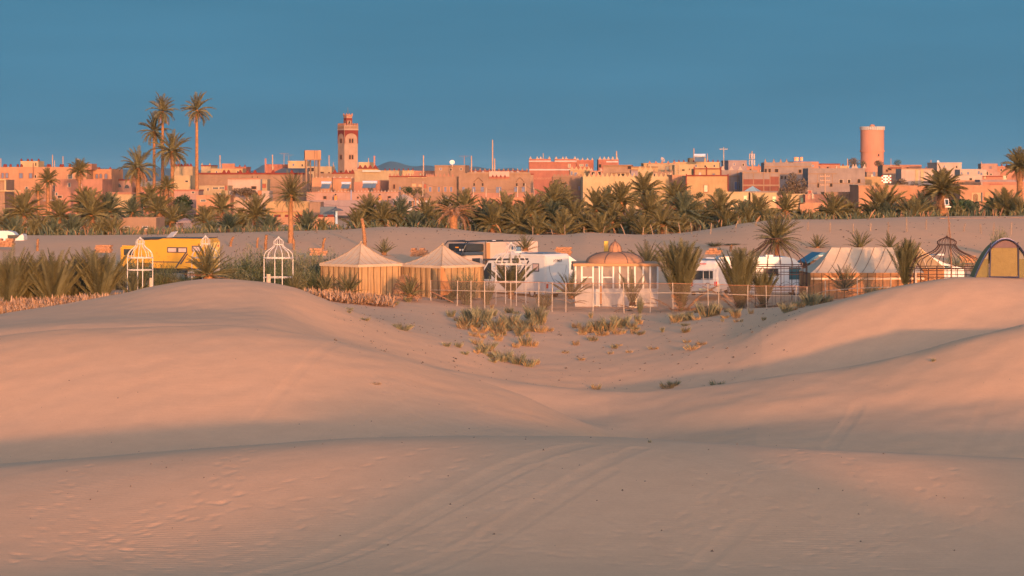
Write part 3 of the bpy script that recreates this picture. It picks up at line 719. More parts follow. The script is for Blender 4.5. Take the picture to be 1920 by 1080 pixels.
# minaret
D = 560
h = H(633.5, 671, 243, D, 'ochre', 'tall square minaret with a red arcaded band and a lantern on top', yaw=28, dep=1, name='minaret', cat='minaret', zbase=.5)
bpy.data.objects.remove(h.wall); S = 1.0
sd = 37.5/F*D/(math.cos(R(28))+math.sin(R(28))); Hh = h.H; root = h.root
root.location.y = D; root.rotation_euler = (0, 0, R(30)) ; off = sd/2
def at4(fn, name, mat):
    """the same shape on each of the four faces, one part per face"""
    for q in range(4):
        mb = MB(); fn(mb); o = mb.build(name, mat, root); o.rotation_euler = (0, 0, q*math.pi/2)
mb = MB(); mb.box(-off, off, -off, off, 0, Hh-2.2); mb.build('shaft', W_('minaret'), root)
mb = MB(); mb.box(-off-.02, off+.02, -off-.02, off+.02, Hh-2.2, Hh-.2); mb.build('arcade_wall', W_('minaret'), root)
def spandrel(mb):
    y = -off-.10; n = 14; w2 = off-.02; hw = w2-.12; zb = Hh-2.9; zt = Hh-.15; arc = []
    for i in range(n+1):
        a = math.pi*(1-i/n); arc.append((hw*math.cos(a), zb+.55+1.45*(math.sin(a)**.8)))
    pts = [(-w2, zb-.35), (-hw, zb-.35)]+arc+[(hw, zb-.35), (w2, zb-.35)]
    top = [(-w2, zt)]+[(-hw, zt)]+[(p[0], zt) for p in arc]+[(hw, zt), (w2, zt)]
    vs = [(a, y, b_) for a, b_ in pts]+[(a, y, b_) for a, b_ in top]+[(a, y+.085, b_) for a, b_ in pts]; m = len(pts)
    mb.add(vs, [(i, i+1, i+1+m, i+m) for i in range(m-1)]+[(i+2*m, i+1+2*m, i+1, i) for i in range(m-1)])
at4(spandrel, 'arcade_band', W_('darkred'))
mb = MB(); mb.box(-off-.16, off+.16, -off-.16, off+.16, Hh-.15, Hh+.0); mb.build('ledge', W_('pale'), root)
mb = MB(); mb.box(-off-.08, off+.08, -off-.08, off+.08, Hh+.003, Hh+.95); mb.build('balcony_wall', W_('minaret'), root)
def mer(mb):
    merlon_row(mb, [(-off+.18)+i*(2*off-.36)/5 for i in range(6)], Hh+.95, 'step', .42, .5, -off-.08, .2)
at4(mer, 'merlon_row', W_('salmon'))
def rail(mb):
    for i in range(9): x = -off+.3+i*(2*off-.6)/8; mb.box(x-.09, x+.09, -off-.14, -off-.083, Hh+.25, Hh+.75)
at4(rail, 'carved_panel', W_('brown'))
for q in range(4):
    for zz in (Hh-2.9-.2, Hh-6.9, Hh-10.6):
        for s_ in (-.33, .33):
            fr = MB(); fr.box(s_-.28, s_+.28, -off-.06, -off-.003, zz-.1, zz+1.05); o = fr.build('window', FRD, root); o.rotation_euler = (0, 0, q*math.pi/2)
            pn = MB(); pn.add([(s_-.19, -off-.064, zz), (s_+.19, -off-.064, zz), (s_+.19, -off-.064, zz+.8), (s_, -off-.064, zz+.98), (s_-.19, -off-.064, zz+.8)], [(0, 1, 2, 3, 4)]); pn.build('pane', GLD, o)
lo = off*.42; z0 = Hh+.95
mb = MB(); mb.box(-lo, lo, -lo, lo, Hh, z0+2.1); mb.build('lantern', W_('minaret'), root)
def lant(mb):
    y = -lo-.05; mb.box(-lo, lo, y, -lo-.003, z0+1.15, z0+1.75); mb.box(-lo, -lo+.2, y, -lo-.003, z0+.3, z0+1.15); mb.box(lo-.2, lo, y, -lo-.003, z0+.3, z0+1.15)
at4(lant, 'lantern_band', W_('darkred'))
def lw(mb): mb.add([(-.22, -lo-.06, z0+.3), (.22, -lo-.06, z0+.3), (.22, -lo-.06, z0+.8), (0, -lo-.06, z0+1.15), (-.22, -lo-.06, z0+.8)], [(0, 1, 2, 3, 4)])
at4(lw, 'lantern_window', GLD)
mb = MB(); mb.box(-lo-.1, lo+.1, -lo-.1, lo+.1, z0+2.1, z0+2.5); merlon_row(mb, [-lo, 0, lo], z0+2.5, 'step', .35, .35, -lo-.1, .2); merlon_row(mb, [-lo, 0, lo], z0+2.5, 'step', .35, .35, lo-.1, .2); mb.build('lantern_parapet', W_('salmon'), root)
mb = MB(); mb.tube([(0, 0, z0+2.2), (0, 0, z0+4.3)], [.06, .03], 6); mb.lathe([(0, z0+3), (.15, z0+3.15), (0, z0+3.3)], 10); mb.lathe([(0, z0+3.5), (.1, z0+3.6), (0, z0+3.7)], 10); mb.build('finial', M('finial_metal', (.12, .1, .08), .5), root)

# round water tower
D = 900; x = px2x(1635.5, D); r = 22/F*D; zt = py2z(243, D)
root = empty('water_tower', (x, D, 0), 0, 'round salmon water tower with a ring of white battlements', 'water tower')
zr = py2z(283, D)
MT = M('tower_plaster', (.36, .165, .115), .9, .07, .15, bump=.2, bscale=1, stain=.08)
mb = MB(); mb.lathe([(r*.98, 0), (r*.98, zr-.3)], 48); mb.build('lower_drum', MT, root, smooth=True)
mb = MB(); mb.lathe([(r*.98, zr-.3), (r*1.06, zr-.4), (r*1.06, zr+.25), (r, zr+.1)], 48); mb.build('ring_ledge', MT, root)
mb = MB(); mb.lathe([(r, zr+.1), (r, zt), (0, zt)], 48); mb.build('tank_drum', MT, root, smooth=False)
mb = MB(); mb.box(-.55, .55, -.3, .3, 0, 1.6); me = mb.mesh('merlon', W_('white'))
for i in range(34):
    a = 2*math.pi*i/34; o = link('battlement', me, root, (r*1.0*math.cos(a), r*1.0*math.sin(a), zt-.2), (0, 0, a+math.pi/2)); o.scale = (.62, 1, .82)
mb = MB(); mb.lathe([(1.0, zt), (1.0, zt+1.7), (0, zt+2.1)], 8)
o = mb.build('roof_lantern', MT, root)
mb = MB()
for i in range(8): a = 2*math.pi*(i+.5)/8; cx, cy = .93*math.cos(a), .93*math.sin(a); mb.box(cx-.18, cx+.18, cy-.18, cy+.18, zt+.5, zt+1.3)
mb.build('opening', GLD, o)
mb = MB(); mb.box(1.6, 1.9, -r*.99-.1, -r*.95+.2, zr-2, zr-1.2); mb.build('vent', GLD, root)

# left block
h = H(-40, 163, 313, 440, 'orange', 'long pink two-storey house at the far left with dark knobs along its roof', dep=10, yaw=-4, base_py=405)
h.wins([(5, 329, 4, 9), (13, 329, 4.5, 9), (39.5, 329.5, 6, 9), (57.5, 329.5, 5.5, 9)], kind='b', frame=FRD); h.wins([(102, 353, 4, 11), (112, 353, 4, 11), (50, 353, 4, 5), (14, 350, 3, 6)], kind='g', frame=FRM)
h.win(66.5, 331, 3, 5, 'd', FRM); h.win(132, 331, 8, 8, 'g', FRM)
for xx in (8, 10.5, 19.5, 33, 40, 89.5, 93, 113.5, 117.5, 130.5): 
    mb = MB(); mb.lathe([(0, 0), (.22, .0), (.26, .25), (.14, .5), (0, .55)], 8); mb.build('roof_knob', W_('darkred'), h.root, (h.lx(xx), .15, h.H))
o = h.roofbox(38, 72, 302, 'yellow', y=.3, dep=4, doors=((67, 308, 2, 6),))
for xx in (38.5, 51, 58.5, 71.5):
    mb = MB(); mb.lathe([(0, 0), (.2, .0), (.24, .2), (0, .5)], 8); mb.build('roof_knob', W_('darkred'), o, (px2x(xx, 440)-h.Cx, .45, py2z(302, 440)-h.g))
h.roofbox(160, 173, 307, 'salmon', y=.4, dep=4)
mb = MB(); xa, _ = h.at(63, 320); mb.tube([(xa, -.2, h.at(63, 333)[1]), (xa, -.2, h.at(63, 306)[1])], .09, 6); mb.build('drainpipe', FRD, h.root)
h.block(84, 131, 374, 377, 'pale', 1.2, 'canopy_slab')
h2 = H(163, 209, 317, 444, 'orange', 'lower right wing of the long pink house, with three pointed windows', dep=10, yaw=-3, base_py=405)
h2.wins([(181.5, 330.5, 4, 8), (189, 330, 4, 8), (199, 330.5, 5, 9)], kind='b', frame=FRD, arch=True); h2.merlons('tri', 3, .5, .35, 'darkred')
h = H(-30, 9, 337, 418, 'clay', 'clay house front at the left edge with a bright yellow balcony frame', base_py=410, dep=8)
for q in ((-30, 12, 335.5, 338), (9.3, 12.3, 338, 357), (-30, 40, 357, 359)): h.block(*q, 'yellow', .5, 'balcony_frame')
h = H(103, 192, 336, 425, 'salmon', 'salmon house in front of the long pink house, right of the first palm', base_py=402, dep=8, yaw=-3)
h.wins([(112, 369, 8, 4)], kind='d'); h.win(106, 364, 3.5, 5, 'g'); h.win(130, 347, 4, 7, 'g'); h.win(150, 349, 4, 6, 'd')
h = H(190, 247, 337, 450, 'pink', 'pink arcade house with round dark arches behind the fan of palms', base_py=395, dep=8)
h.wins([(203, 348, 10, 6), (222, 348, 10, 6), (238, 350, 8, 6)], kind='g', frame=W_('mauve'), arch=True); h.wins([(206, 361, 3, 7)], kind='d', frame=W_('pale')); h.block(192, 247, 336, 338.5, 'darkred', .1, 'roof_trim')
h = H(202, 262, 361, 410, 'yellow', 'sunlit yellow-orange house under the arcade, left of the bushy dark trees', base_py=404, dep=8, yaw=4); h.cornice('salmon', .3)
dish(211, 408, 373, 5, 'pale satellite dish on the sunlit yellow-orange house wall at left', 0)
# behind the tall palms
h = H(320, 361, 312, 470, 'ochre', 'ochre house with red battlements behind the tall palm trunks', base_py=396, dep=8); h.merlons('tri', 7, .7, .55, 'darkred'); h.win(357, 345, 2.5, 5, 'g')
h = H(325, 358, 329, 450, 'yellow', 'small yellow projecting front behind the tall palm trunks', base_py=398, dep=6); h.win(350, 340, 5, 3, 'd')
h = H(255, 330, 350, 452, 'salmon', 'salmon house mostly hidden by the tall palms', base_py=402, dep=7)
h = H(318, 372, 356, 432, 'pink', 'pink low house left of the tallest palm trunk', base_py=402, dep=7); h.win(362, 361, 5, 3, 'g'); h.cornice('red', .2)
h = H(361, 576, 326, 485, 'clay', 'long clay house with red roof trim and small red battlements, left of the tank', base_py=392, dep=9, yaw=-2)
h.block(360, 576, 324, 327, 'darkred', .14, 'red_trim')
h.merlons('tri', 1, 1.0, .8, 'darkred', xs=[h.lx(q) for q in (362, 420, 428.5, 450.5, 464, 478, 512, 547)])
h.wins([(473, 332, 1.6, 2), (483, 332, 1.6, 2)], kind='d', frame=W_('clay'))
mb = MB(); xa = h.lx(505); xb = h.lx(571); zz = h.H
mb.add([(xa, 3, zz+.1), (xb, 3, zz+.1), (xb, 7, zz+1.15), (xa+1.6, 7, zz+1.15), (xa, 7.3, zz-.3), (xb, 7.3, zz-.3)], [(0, 1, 2, 3), (3, 2, 5, 4), (0, 3, 4), (1, 5, 2)]); mb.build('tin_roof', W_('grey'), h.root)
h = H(427, 489, 336, 455, 'pale', 'pale pinkish-white house with a grey side pillar, right of the tallest palm', base_py=394, dep=7, yaw=0)
h.win(476, 352, 8, 5, 'd', FRD); h.block(488.6, 491.5, 336, 357, 'bluegrey', .1, 'grey_pillar'); h.block(427, 489, 334.3, 336.2, 'salmon', .15, 'roof_trim')
h = H(489, 501, 336, 456, 'ochre', 'narrow ochre side wall with a dark red door, right of the pale house', base_py=394, dep=6)
h.win(495, 349, 6, 7, M('door_red', (.25, .06, .04), .6), FRD, name='door')
h = H(372, 428, 348, 448, 'ochre', 'low ochre yard house right of the tallest palm trunk', base_py=396, dep=7); h.wins([(404, 353, 10, 3.5), (416, 352.5, 9, 3), (414, 365, 7, 6), (390, 355, 3, 5)], kind='g', frame=FRM)
h.win(424, 353, 3, 8, M('door_red', (.25, .06, .04), .6), FRD, name='door')
h = H(368, 432, 366, 415, 'orange', 'orange low wall house in front of the ochre yard', base_py=402, dep=5); h.win(411, 371, 4, 3, 'd'); h.win(381, 376, 9, 4, 'g')
h = H(430, 505, 358, 420, 'pale', 'pale low house below the two round grey trees', base_py=402, dep=6); h.win(487, 363, 5, 9, M('door_redorange', (.5, .13, .06), .6), FRD, name='door')
# tank on legs
D = 470; x = px2x(586, D); zt = py2z(282, D); zb = py2z(298.5, D); g = .8; w2 = 15/F*D
root = empty('water_tank', (x, D, g), R(8), 'square concrete water tank standing on four tall legs', 'water tank')
mb = MB(); mb.box(-w2, w2, -w2, w2, zb-g, zt-g); mb.build('tank', W_('orange'), root, bevel=.05)
mb = MB(); mb.box(-w2-.1, w2+.1, -w2-.1, w2+.1, zb-g-.2, zb-g-.003); mb.build('slab', W_('clay'), root)
for sx in (-1, 1):
    for sy in (-1, 1): mb = MB(); mb.box(sx*(w2-.3)-.16, sx*(w2-.3)+.16, sy*(w2-.3)-.16, sy*(w2-.3)+.16, 0, zb-g-.2); mb.build('leg', W_('clay'), root)
for sx in (-.45, .4): mb = MB(); mb.tube([(sx, -w2*.3, 0), (sx, -w2*.3, zb-g-.2)], .13, 6); mb.build('pipe', W_('brown'), root)
mb = MB(); mb.box(-w2+.3, w2-.3, -w2+.22, -w2+.42, (zb-g)*.5, (zb-g)*.5+.2); mb.box(-w2+.3, w2-.3, w2-.42, w2-.22, (zb-g)*.5, (zb-g)*.5+.2); mb.build('tie_beam', W_('clay'), root)
mb = MB(); mb.box(w2*.15, w2*.25, -w2-.08, -w2-.01, 0, zt-g); mb.box(w2*.45, w2*.55, -w2-.08, -w2-.01, 0, zt-g)
for i in range(26): mb.box(w2*.25, w2*.45, -w2-.06, -w2-.03, i*.36, i*.36+.06)
mb.build('ladder', W_('brown'), root)
# around the minaret foot
h = H(573, 622, 312, 520, 'ochre', 'ochre house behind the tank legs with dark openings', base_py=385, dep=6, zbase=.8); h.wins([(579, 318, 5, 7), (586, 318, 5, 7)], kind='d'); h.wins([(604, 327, 6, 9), (617, 327, 2.5, 8)], kind='d', frame=FRD)
h = H(592, 665, 325, 500, 'clay', 'clay house with a dark red trim at the foot of the minaret', base_py=385, dep=6, yaw=-2); h.block(622, 664, 323.5, 326, 'darkred', .14, 'red_trim'); h.merlons('tri', 1, .9, .8, 'darkred', xs=[h.lx(628), h.lx(649), h.lx(661)])
h = H(591, 659, 334, 450, 'orange', 'orange house with white scalloped battlements in front of the minaret', base_py=395, dep=7, yaw=0)
h.merlons('cup', 6, 1.1, .45, 'pale', px0=598, px1=655); h.block(591, 659, 333.6, 335.6, 'red', .1, 'roof_trim')
h = H(664, 748, 319.5, 500, 'ochre', 'plain ochre house right of the minaret under a white roof slab', base_py=385, dep=9, yaw=-2); h.block(680, 714, 319, 322.5, 'white', .6, 'roof_slab')
h2 = H(671, 708, 315.5, 520, 'mustard', 'mustard roof block with a red crown of battlements right of the minaret', dep=6, zbase=1); h2.block(670, 708.6, 314.5, 316.5, 'darkred', .12, 'red_trim'); h2.merlons('tri', 4, 1.0, .7, 'darkred')
h = H(640, 690, 341, 470, 'salmon', 'salmon lower wall right of the orange battlement house', base_py=388, dep=5)
h = H(700, 735, 338, 490, 'salmon', 'faded red wall piece left of the kasbah facade', base_py=385, dep=5, yaw=3)
h = H(575, 747, 360, 430, 'pink', 'long pale pink terrace house with small battlements and orange urns', base_py=392, dep=8, yaw=-1)
h.merlons('cup', 24, .6, .42, 'pale', px0=600); h.block(575, 747, 359.6, 361, 'salmon', .08, 'roof_trim')
h.wins([(609, 370.5, 5, 5), (671, 370.5, 2.6, 3), (730, 372, 5, 8)], kind='d', frame=FRD)
mb = MB(); xx, z_ = h.at(658.5, 376); mb.box(xx-.08, xx+.08, -.1, -.004, z_, z_+1.9); mb.build('blue_drainpipe', M('pipe_blue', (.15, .2, .35), .6), h.root)
for q in (629, 712):
    mb = MB(); mb.lathe([(0, 0), (.28, 0), (.3, .7), (.2, .9), (.0, .9)], 12); o = mb.build('terracotta_urn', M('terracotta', (.55, .2, .07), .8), None, (px2x(q, 428), 428.2, h.at(q, 376)[1]+h.g), smooth=False)
    tag(o, 'orange terracotta urn on the ledge of the pink terrace house, '+('left' if q < 650 else 'right')+' one of two', 'urn', 'urns on the pink terrace')
    m2 = MB(); m2.lathe([(0, .9), (.12, .95), (.14, 1.1), (0, 1.25)], 10); m2.build('lid', GLD, o)
h = H(575, 722, 376, 416, 'mauve', 'low mauve wall house below the pink terrace', base_py=404, dep=6, yaw=0); h.win(627, 391, 3, 5, 'b')
# solar water heaters on the terrace
def heater(px, d, py, label, s=1.0):
    x = px2x(px, d); z = py2z(py, d); root = empty('solar_water_heater', (x, d, z), R(-10), label, 'solar heater', 'solar water heaters on the roofs')
    mb = MB(); mb.tube([(-.7*s, .3, .75*s), (.7*s, .3, .75*s)], .22*s, 10); mb.build('tank', M('heater_tank', (.5, .52, .58), .3, metal=.3), root)
    mb = MB(); mb.add([(-.6*s, -.7*s, 0), (.6*s, -.7*s, 0), (.6*s, .2*s, .7*s), (-.6*s, .2*s, .7*s), (-.6*s, -.65*s, -.06), (.6*s, -.65*s, -.06), (.6*s, .25*s, .64*s), (-.6*s, .25*s, .64*s)], [(0, 1, 2, 3), (7, 6, 5, 4), (0, 4, 5, 1), (1, 5, 6, 2), (2, 6, 7, 3), (3, 7, 4, 0)]); mb.build('collector', M('collector', (.09, .13, .18), .3, .1, spec=.6), root)
    mb = MB(); mb.tube([(-.5*s, .35, -.5), (-.5*s, .35, .7*s)], .04, 4); mb.tube([(.5*s, .35, -.5), (.5*s, .35, .7*s)], .04, 4); mb.build('stand', FRD, root)
heater(611.5, 432, 353, 'solar water heater on the pink terrace, leftmost', 1.3); heater(648.5, 432, 353, 'solar water heater on the pink terrace near its blue pipe', 1.2)
heater(689, 432, 352, 'solar water heater, left of a pair on the pink terrace', 1.3); heater(697.5, 432, 352, 'solar water heater, right of a pair on the pink terrace', 1.3)
heater(1312, 590, 303, 'solar water heater on the roof left of the mustard box house', 2.0)
h = H(585, 622, 333, 445, 'orange', 'narrow orange wall beside the tank legs', base_py=392, dep=3)
# mustard house and walls, lower left centre
h = H(498, 580, 378, 405, 'mustard', 'mustard house behind the single palm, brown to its right', base_py=412, dep=7); h.block(500, 577, 395, 397.5, 'orange', .5, 'eaves')
h = H(580, 601, 379, 404, 'clay', 'plain brown block against the right of the mustard house', base_py=412, dep=7)
h = H(515, 627, 407, 372, 'orange', 'orange garden wall with red-edged battlements below the mustard house', base_py=421, dep=1, par=.1, name='garden_wall', cat='wall')
h.merlons('block', 6, 1.0, .38, 'darkred', px0=520, px1=620)
for i in range(3): h.block(515, 627, 410+i*3, 410.6+i*3, 'clay', .04, 'groove')
h = H(600, 627, 388, 385, 'bluegrey', 'grey-blue shed wall between the mustard house and the parasol', base_py=405, dep=5)
D = 378; x = px2x(631, D); g = gz(x, D); root = empty('parasol', (x, D, g), 0, 'grey garden parasol on a blue post beside the mustard house', 'parasol'); zc = py2z(392, D)-g
mb = MB(); mb.lathe([(1.15, zc-.25), (.6, zc+.05), (0, zc+.2)], 12); mb.build('canopy', W_('grey'), root); mb = MB(); mb.box(-.16, .16, -.16, .16, 0, zc); mb.build('post', M('post_blue', (.3, .4, .5), .7), root)
mb = MB(); mb.lathe([(0, 0), (.16, 0), (.16, 2.2), (0, 2.2)], 10); o = mb.build('blue_bin_post', M('post_blue', (.3, .4, .5), .7), None, px2x(715, 380) and (px2x(715, 380), 380, gz(px2x(715, 380), 380))); tag(o, 'pale blue standing pillar below the right orange urn', 'pillar')
# gazebos
def gazebo(px, d, py_top, wpx, py_eave, py_base, label, cone=False, colr='pale'):
    x = px2x(px, d); g = py2z(py_base, d); w_ = wpx/F*d/2; zt = py2z(py_top, d)-g; ze = py2z(py_eave, d)-g
    root = empty('gazebo', (x, d, g), R(0 if cone else 5), label, 'gazebo')
    mb = MB()
    mb.lathe([(w_*1.05, ze-.12), (w_*1.05, ze), (w_*.5, ze+(zt-ze)*.62), (.1, zt-.15), (0, zt+.2)], 12 if cone else 4); mb.build('roof', W_(colr), root)
    for i in range(6 if cone else 4):
        a = i*2*math.pi/(6 if cone else 4); mb = MB(); mb.tube([(w_*.85*math.cos(a), w_*.85*math.sin(a), 0), (w_*.85*math.cos(a), w_*.85*math.sin(a), ze-.1)], .14, 6); mb.build('column', W_('orange'), root)
    mb = MB(); mb.lathe([(w_*.9, 0), (w_*.9, .9)], 12 if cone else 4); mb.build('low_wall', W_('white'), root)
h = H(728, 790, 372, 408, 'pink', 'low pink cafe wall with white frames behind the hip-roofed gazebo', base_py=400, dep=5); h.wins([(742, 380, 7, 5), (757, 380, 5, 5), (768, 380, 4, 6)], kind='g', frame=W_('white')); h.wins([(760, 388, 4, 7), (753, 390, 3, 6)], kind='b', frame=W_('white'))
gazebo(757, 398, 363, 38, 375, 396, 'pink hip-roofed gazebo left of the two thatched huts'); gazebo(783, 404, 360, 16, 370, 386, 'little brown conical hut roof, left one of two', True, 'brown'); gazebo(800, 404, 361, 16, 370, 386, 'little brown conical hut roof, right one of two', True, 'brown')
gazebo(836, 398, 367, 22, 380, 392, 'white peaked party tent poking above the palms', False, 'white')
# kasbah facade with blue windows
h = H(729, 860, 331, 480, 'clay', 'brown kasbah facade with a row of small battlements, left part', base_py=392, dep=10, name='kasbah', cat='kasbah', yaw=-1)
h.merlons('tri', 1, .5, .62, 'salmon', xs=[h.lx(q) for q in (731, 739, 744, 747, 754.5, 762, 766, 772, 776, 800, 804, 808, 812, 817, 825.5, 833, 841, 849)])
h.block(729, 799, 330, 332, 'darkred', .1, 'roof_trim'); h.block(765, 800, 332.5, 333.6, 'yellow', .14, 'yellow_ledge')  # thin ledge in yellow plaster
h.wins([(806.5, 355, 5, 9), (823, 355, 4.5, 9), (835, 355, 4.5, 9), (846, 355, 4.5, 9)], kind='b', frame=W_('orange'), arch=False, fw=.2); h.win(750, 353, 3.6, 6, 'b', W_('clay')); h.win(739, 350, 3, 8, 'd', FRD)
h.wins([(776, 347, 7, 5), (788, 348, 5, 4)], kind=W_('yellow'), frame=W_('orange')); h.win(797, 349, 4, 7, M('door_red', (.25, .06, .04), .6), FRD, arch=True)
k = H(860, 995, 324.5, 478, 'clay', 'brown kasbah facade with blue shuttered windows and pointed mouldings, right part', base_py=390, dep=10, name='kasbah', cat='kasbah', yaw=0)
k.wins([(869, 355, 4.5, 9), (888.5, 355, 6, 9), (904.5, 355, 6, 9), (935, 356, 10, 11), (967, 355, 5.5, 9), (981, 355, 5.5, 9)], kind='b', frame=W_('clay'))
k.wins([(889, 346, 3, 5), (905, 346, 3, 5), (969, 346, 3, 5), (982, 346, 3, 5)], kind='d', frame=W_('clay'))
k.block(917, 955, 321, 331, 'pale', .25, 'balcony'); k.block(917, 955, 331, 335, 'red', .22, 'balcony_base')
k.block(876, 916, 323, 326, 'tan', .18, 'roof_band'); k.block(956, 994, 323, 326, 'tan', .18, 'roof_band')
mb = MB(); merlon_row(mb, [k.lx(q) for q in (924, 931, 939, 947)], k.at(930, 331)[1]-.15, 'tri', .45, .5, -.33, .08); mb.build('red_triangles', W_('darkred'), k.root)
for c_ in (897, 975):
    for s_ in (-1, 1):
        xa, za = k.at(c_, 332.5); xb, zb = k.at(c_+s_*8, 341); mb = MB(); mb.tube([(xa, -.06, za), (xb, -.06, zb)], .09, 4); mb.build('pointed_moulding', W_('brown'), k.root)
for q in (891, 905.5, 924, 960, 971): mb = MB(); mb.lathe([(0, 0), (.45, 0), (.3, .3), (0, .5)], 8); mb.build('roof_knob', W_('pale'), k.root, (k.lx(q), 1.5, k.H))
h = H(868, 1003, 362, 440, 'salmon', 'low salmon street wall in front of the blue-windowed kasbah', base_py=392, dep=3, name='street_wall', cat='wall', par=.1)
h = H(880, 1032, 369.5, 410, 'salmon', 'long salmon garden wall with a scalloped ledge above the palms', base_py=400, dep=2, name='garden_wall', cat='wall', par=.1); h.block(880, 1032, 371, 374, 'orange', .12, 'scalloped_ledge'); h.merlons('spike', 2, .6, .45, 'pale', px0=1007, px1=1031)
h = H(893, 915, 378, 385, 'orange', 'small orange hut among the palms below the kasbah', base_py=405, dep=4)
h = H(1036, 1093, 331.5, 462, 'brown', 'dark brown wall house with stepped battlements left of the long yellow wall', base_py=390, dep=8); h.merlons('step', 8, .8, .5, 'clay'); h.wins([(1086, 353, 2, 7), (1063, 348, 2, 3)], kind='b', frame=W_('mauve'))
# long yellow wall and the houses over it
h = H(1093, 1260, 331.5, 452, 'yellow', 'long bright yellow wall house with cone battlements, above the palm grove', base_py=392, dep=8, yaw=1)
h.merlons('spike', 20, .7, .68, 'yellow')
h = H(1260, 1289, 328, 450, 'orange', 'orange wall, shade put into its colour, between the long yellow wall and mustard box house', base_py=392, dep=7, yaw=9)  # separate wall; the side face's shade is put into its colour
h = H(1069, 1108, 318.5, 520, 'mustard', 'mustard roof with cone finials above the brown wall house', dep=7, zbase=1); h.merlons('spike', 5, .9, .7, 'yellow'); h.wins([(1072, 325, 3, 7), (1079.5, 326.5, 5, 6)], kind='b', frame=W_('pale'))
h = H(1106, 1130, 320, 515, 'salmon', 'narrow pink house right of the mustard finials', dep=6, zbase=1); h.merlons('spike', 2, .7, .6, 'pale'); h.wins([(1112, 325, 6, 5), (1124, 325, 5, 6)], kind='d', frame=FRM)
h = H(1131, 1183, 310.5, 540, 'tan', 'tan house with a dark flat roof edge and open porch, above the yellow wall', dep=8, zbase=1, yaw=-3); h.block(1130, 1184, 309.5, 311.5, 'brown', .3, 'roof_edge'); h.wins([(1180, 314, 6, 6)], kind='d', frame=FRD); h.block(1145, 1180, 323.5, 325, 'brown', .5, 'porch_roof'); h.win(1165, 328, 12, 4, 'd', FRM)
h = H(1183, 1196, 318.5, 500, 'mauve', 'small mauve house with a pale window above the yellow wall', dep=5, zbase=1); h.block(1182.5, 1196, 317.5, 319.5, 'brown', .15, 'roof_edge'); h.win(1187, 327, 3, 5, 'b', W_('pale'))
h = H(1196, 1224, 319, 500, 'yellow', 'yellow cube with three cone finials above the long yellow wall', dep=6, zbase=1); h.merlons('spike', 3, .9, .8, 'yellow')
h = H(1184, 1234, 312.5, 545, 'mustard', 'mustard terrace with a brown railing line behind the yellow cube', dep=6, zbase=1); h.block(1184, 1234, 312, 314, 'brown', .12, 'railing')
h = H(1224, 1262, 322, 495, 'clay', 'broken clay walls above the right end of the yellow wall', dep=5, zbase=1); h.wins([(1227, 328, 2.5, 5), (1256, 326, 3, 3)], kind='d'); h.merlons('spike', 4, .5, .5, 'clay')
h = H(1215, 1268, 307.5, 560, 'ochre', 'ochre house with orange finials and a barred window', dep=7, zbase=1, yaw=-2); h.merlons('tri', 5, .8, .7, 'salmon'); h.win(1251, 316, 7, 8, 'g', FRD)
h = H(1264, 1302, 309, 540, 'yellow', 'pale yellow house with two tiny dark windows left of the red-trimmed roof box', dep=7, zbase=1); h.win(1281, 319, 5, 3, 'd', W_('yellow')); h.win(1292.5, 317.5, 1.5, 3, 'd', W_('yellow'))
mb = MB()
for q in range(5): mb.box(h.lx(1266)+q*.01, h.lx(1273), -.5-.02, -.42, h.at(1270, 326-q*4)[1], h.at(1270, 325.5-q*4)[1])
for q in (1266, 1273): mb.box(h.lx(q)-.05, h.lx(q)+.05, -.55, -.4, h.at(q, 328)[1], h.at(q, 306)[1])
mb.build('scaffold', FRM, h.root)
h = H(1287, 1365, 329.5, 440, 'mustard', 'mustard box house with dark red edges and one window', base_py=378, dep=9, yaw=1)
h.win(1323.5, 353.5, 6.5, 12.5, GLS, FRD, sill=True); h.win(1294.5, 352.5, 1.5, 2.5, 'd', W_('mustard')); h.block(1286, 1365.5, 328, 330.5, 'darkred', .12, 'red_trim')
for q in (1285.8, 1364): h.block(q, q+2, 326, 358, 'darkred', .16, 'red_corner')
h2 = H(1301, 1352, 316.5, 452, 'mustard', 'upper roof box of the mustard house framed in dark red', base_py=335, dep=6); h2.block(1300.5, 1352, 315.5, 317.5, 'darkred', .12, 'red_trim')
for q in (1300.4, 1323.5, 1350.3): h2.block(q, q+2.2, 312.5, 330, 'darkred', .16, 'red_corner')
h2.win(1312.5, 326, 4.5, 5, W_('white'), W_('mustard')); h2.win(1338, 327, 3.5, 3, 'b', W_('clay'))
# unfinished concrete houses
h = H(1353, 1420, 319, 480, 'block', 'unfinished grey block house right of the mustard box, cone finials on top', base_py=385, dep=9); h.merlons('spike', 3, 1.0, .75, 'pale', px0=1355, px1=1388)
for q in (1368, 1382, 1394, 1410): h.block(q, q+1.4, 320, 356, 'clay', .08, 'concrete_column')
h.block(1353, 1420, 330, 331.2, 'clay', .1, 'ring_beam'); h.wins([(1381, 348, 8, 14)], kind='b', frame=FRM); h.wins([(1388, 349, 3, 13)], kind='b', frame=W_('clay'))
h = H(1392, 1462, 323, 470, 'block', 'grey concrete frame house filled with red brick panels', base_py=385, dep=9, yaw=-2)
for a, b_ in ((1394, 1412), (1413.5, 1431), (1433, 1443), (1444.5, 1460)): h.block(a, b_, 336 if a < 1440 else 331, 346, 'brick', .06, 'brick_panel'); h.block(a, b_, 349, 358, 'brick', .06, 'brick_panel')
for q in (1392, 1412, 1431, 1443, 1460): h.block(q, q+1.5, 323, 358, 'clay', .1, 'concrete_column')
h.block(1392, 1462, 346, 348.6, 'tan', .12, 'ring_beam'); h.block(1392, 1462, 323, 324.6, 'tan', .12, 'ring_beam')
h = H(1433, 1522, 304.5, 500, 'block', 'tall grey-brown block house with three window holes and finials, behind the big olive tree', base_py=385, dep=10, yaw=-2)
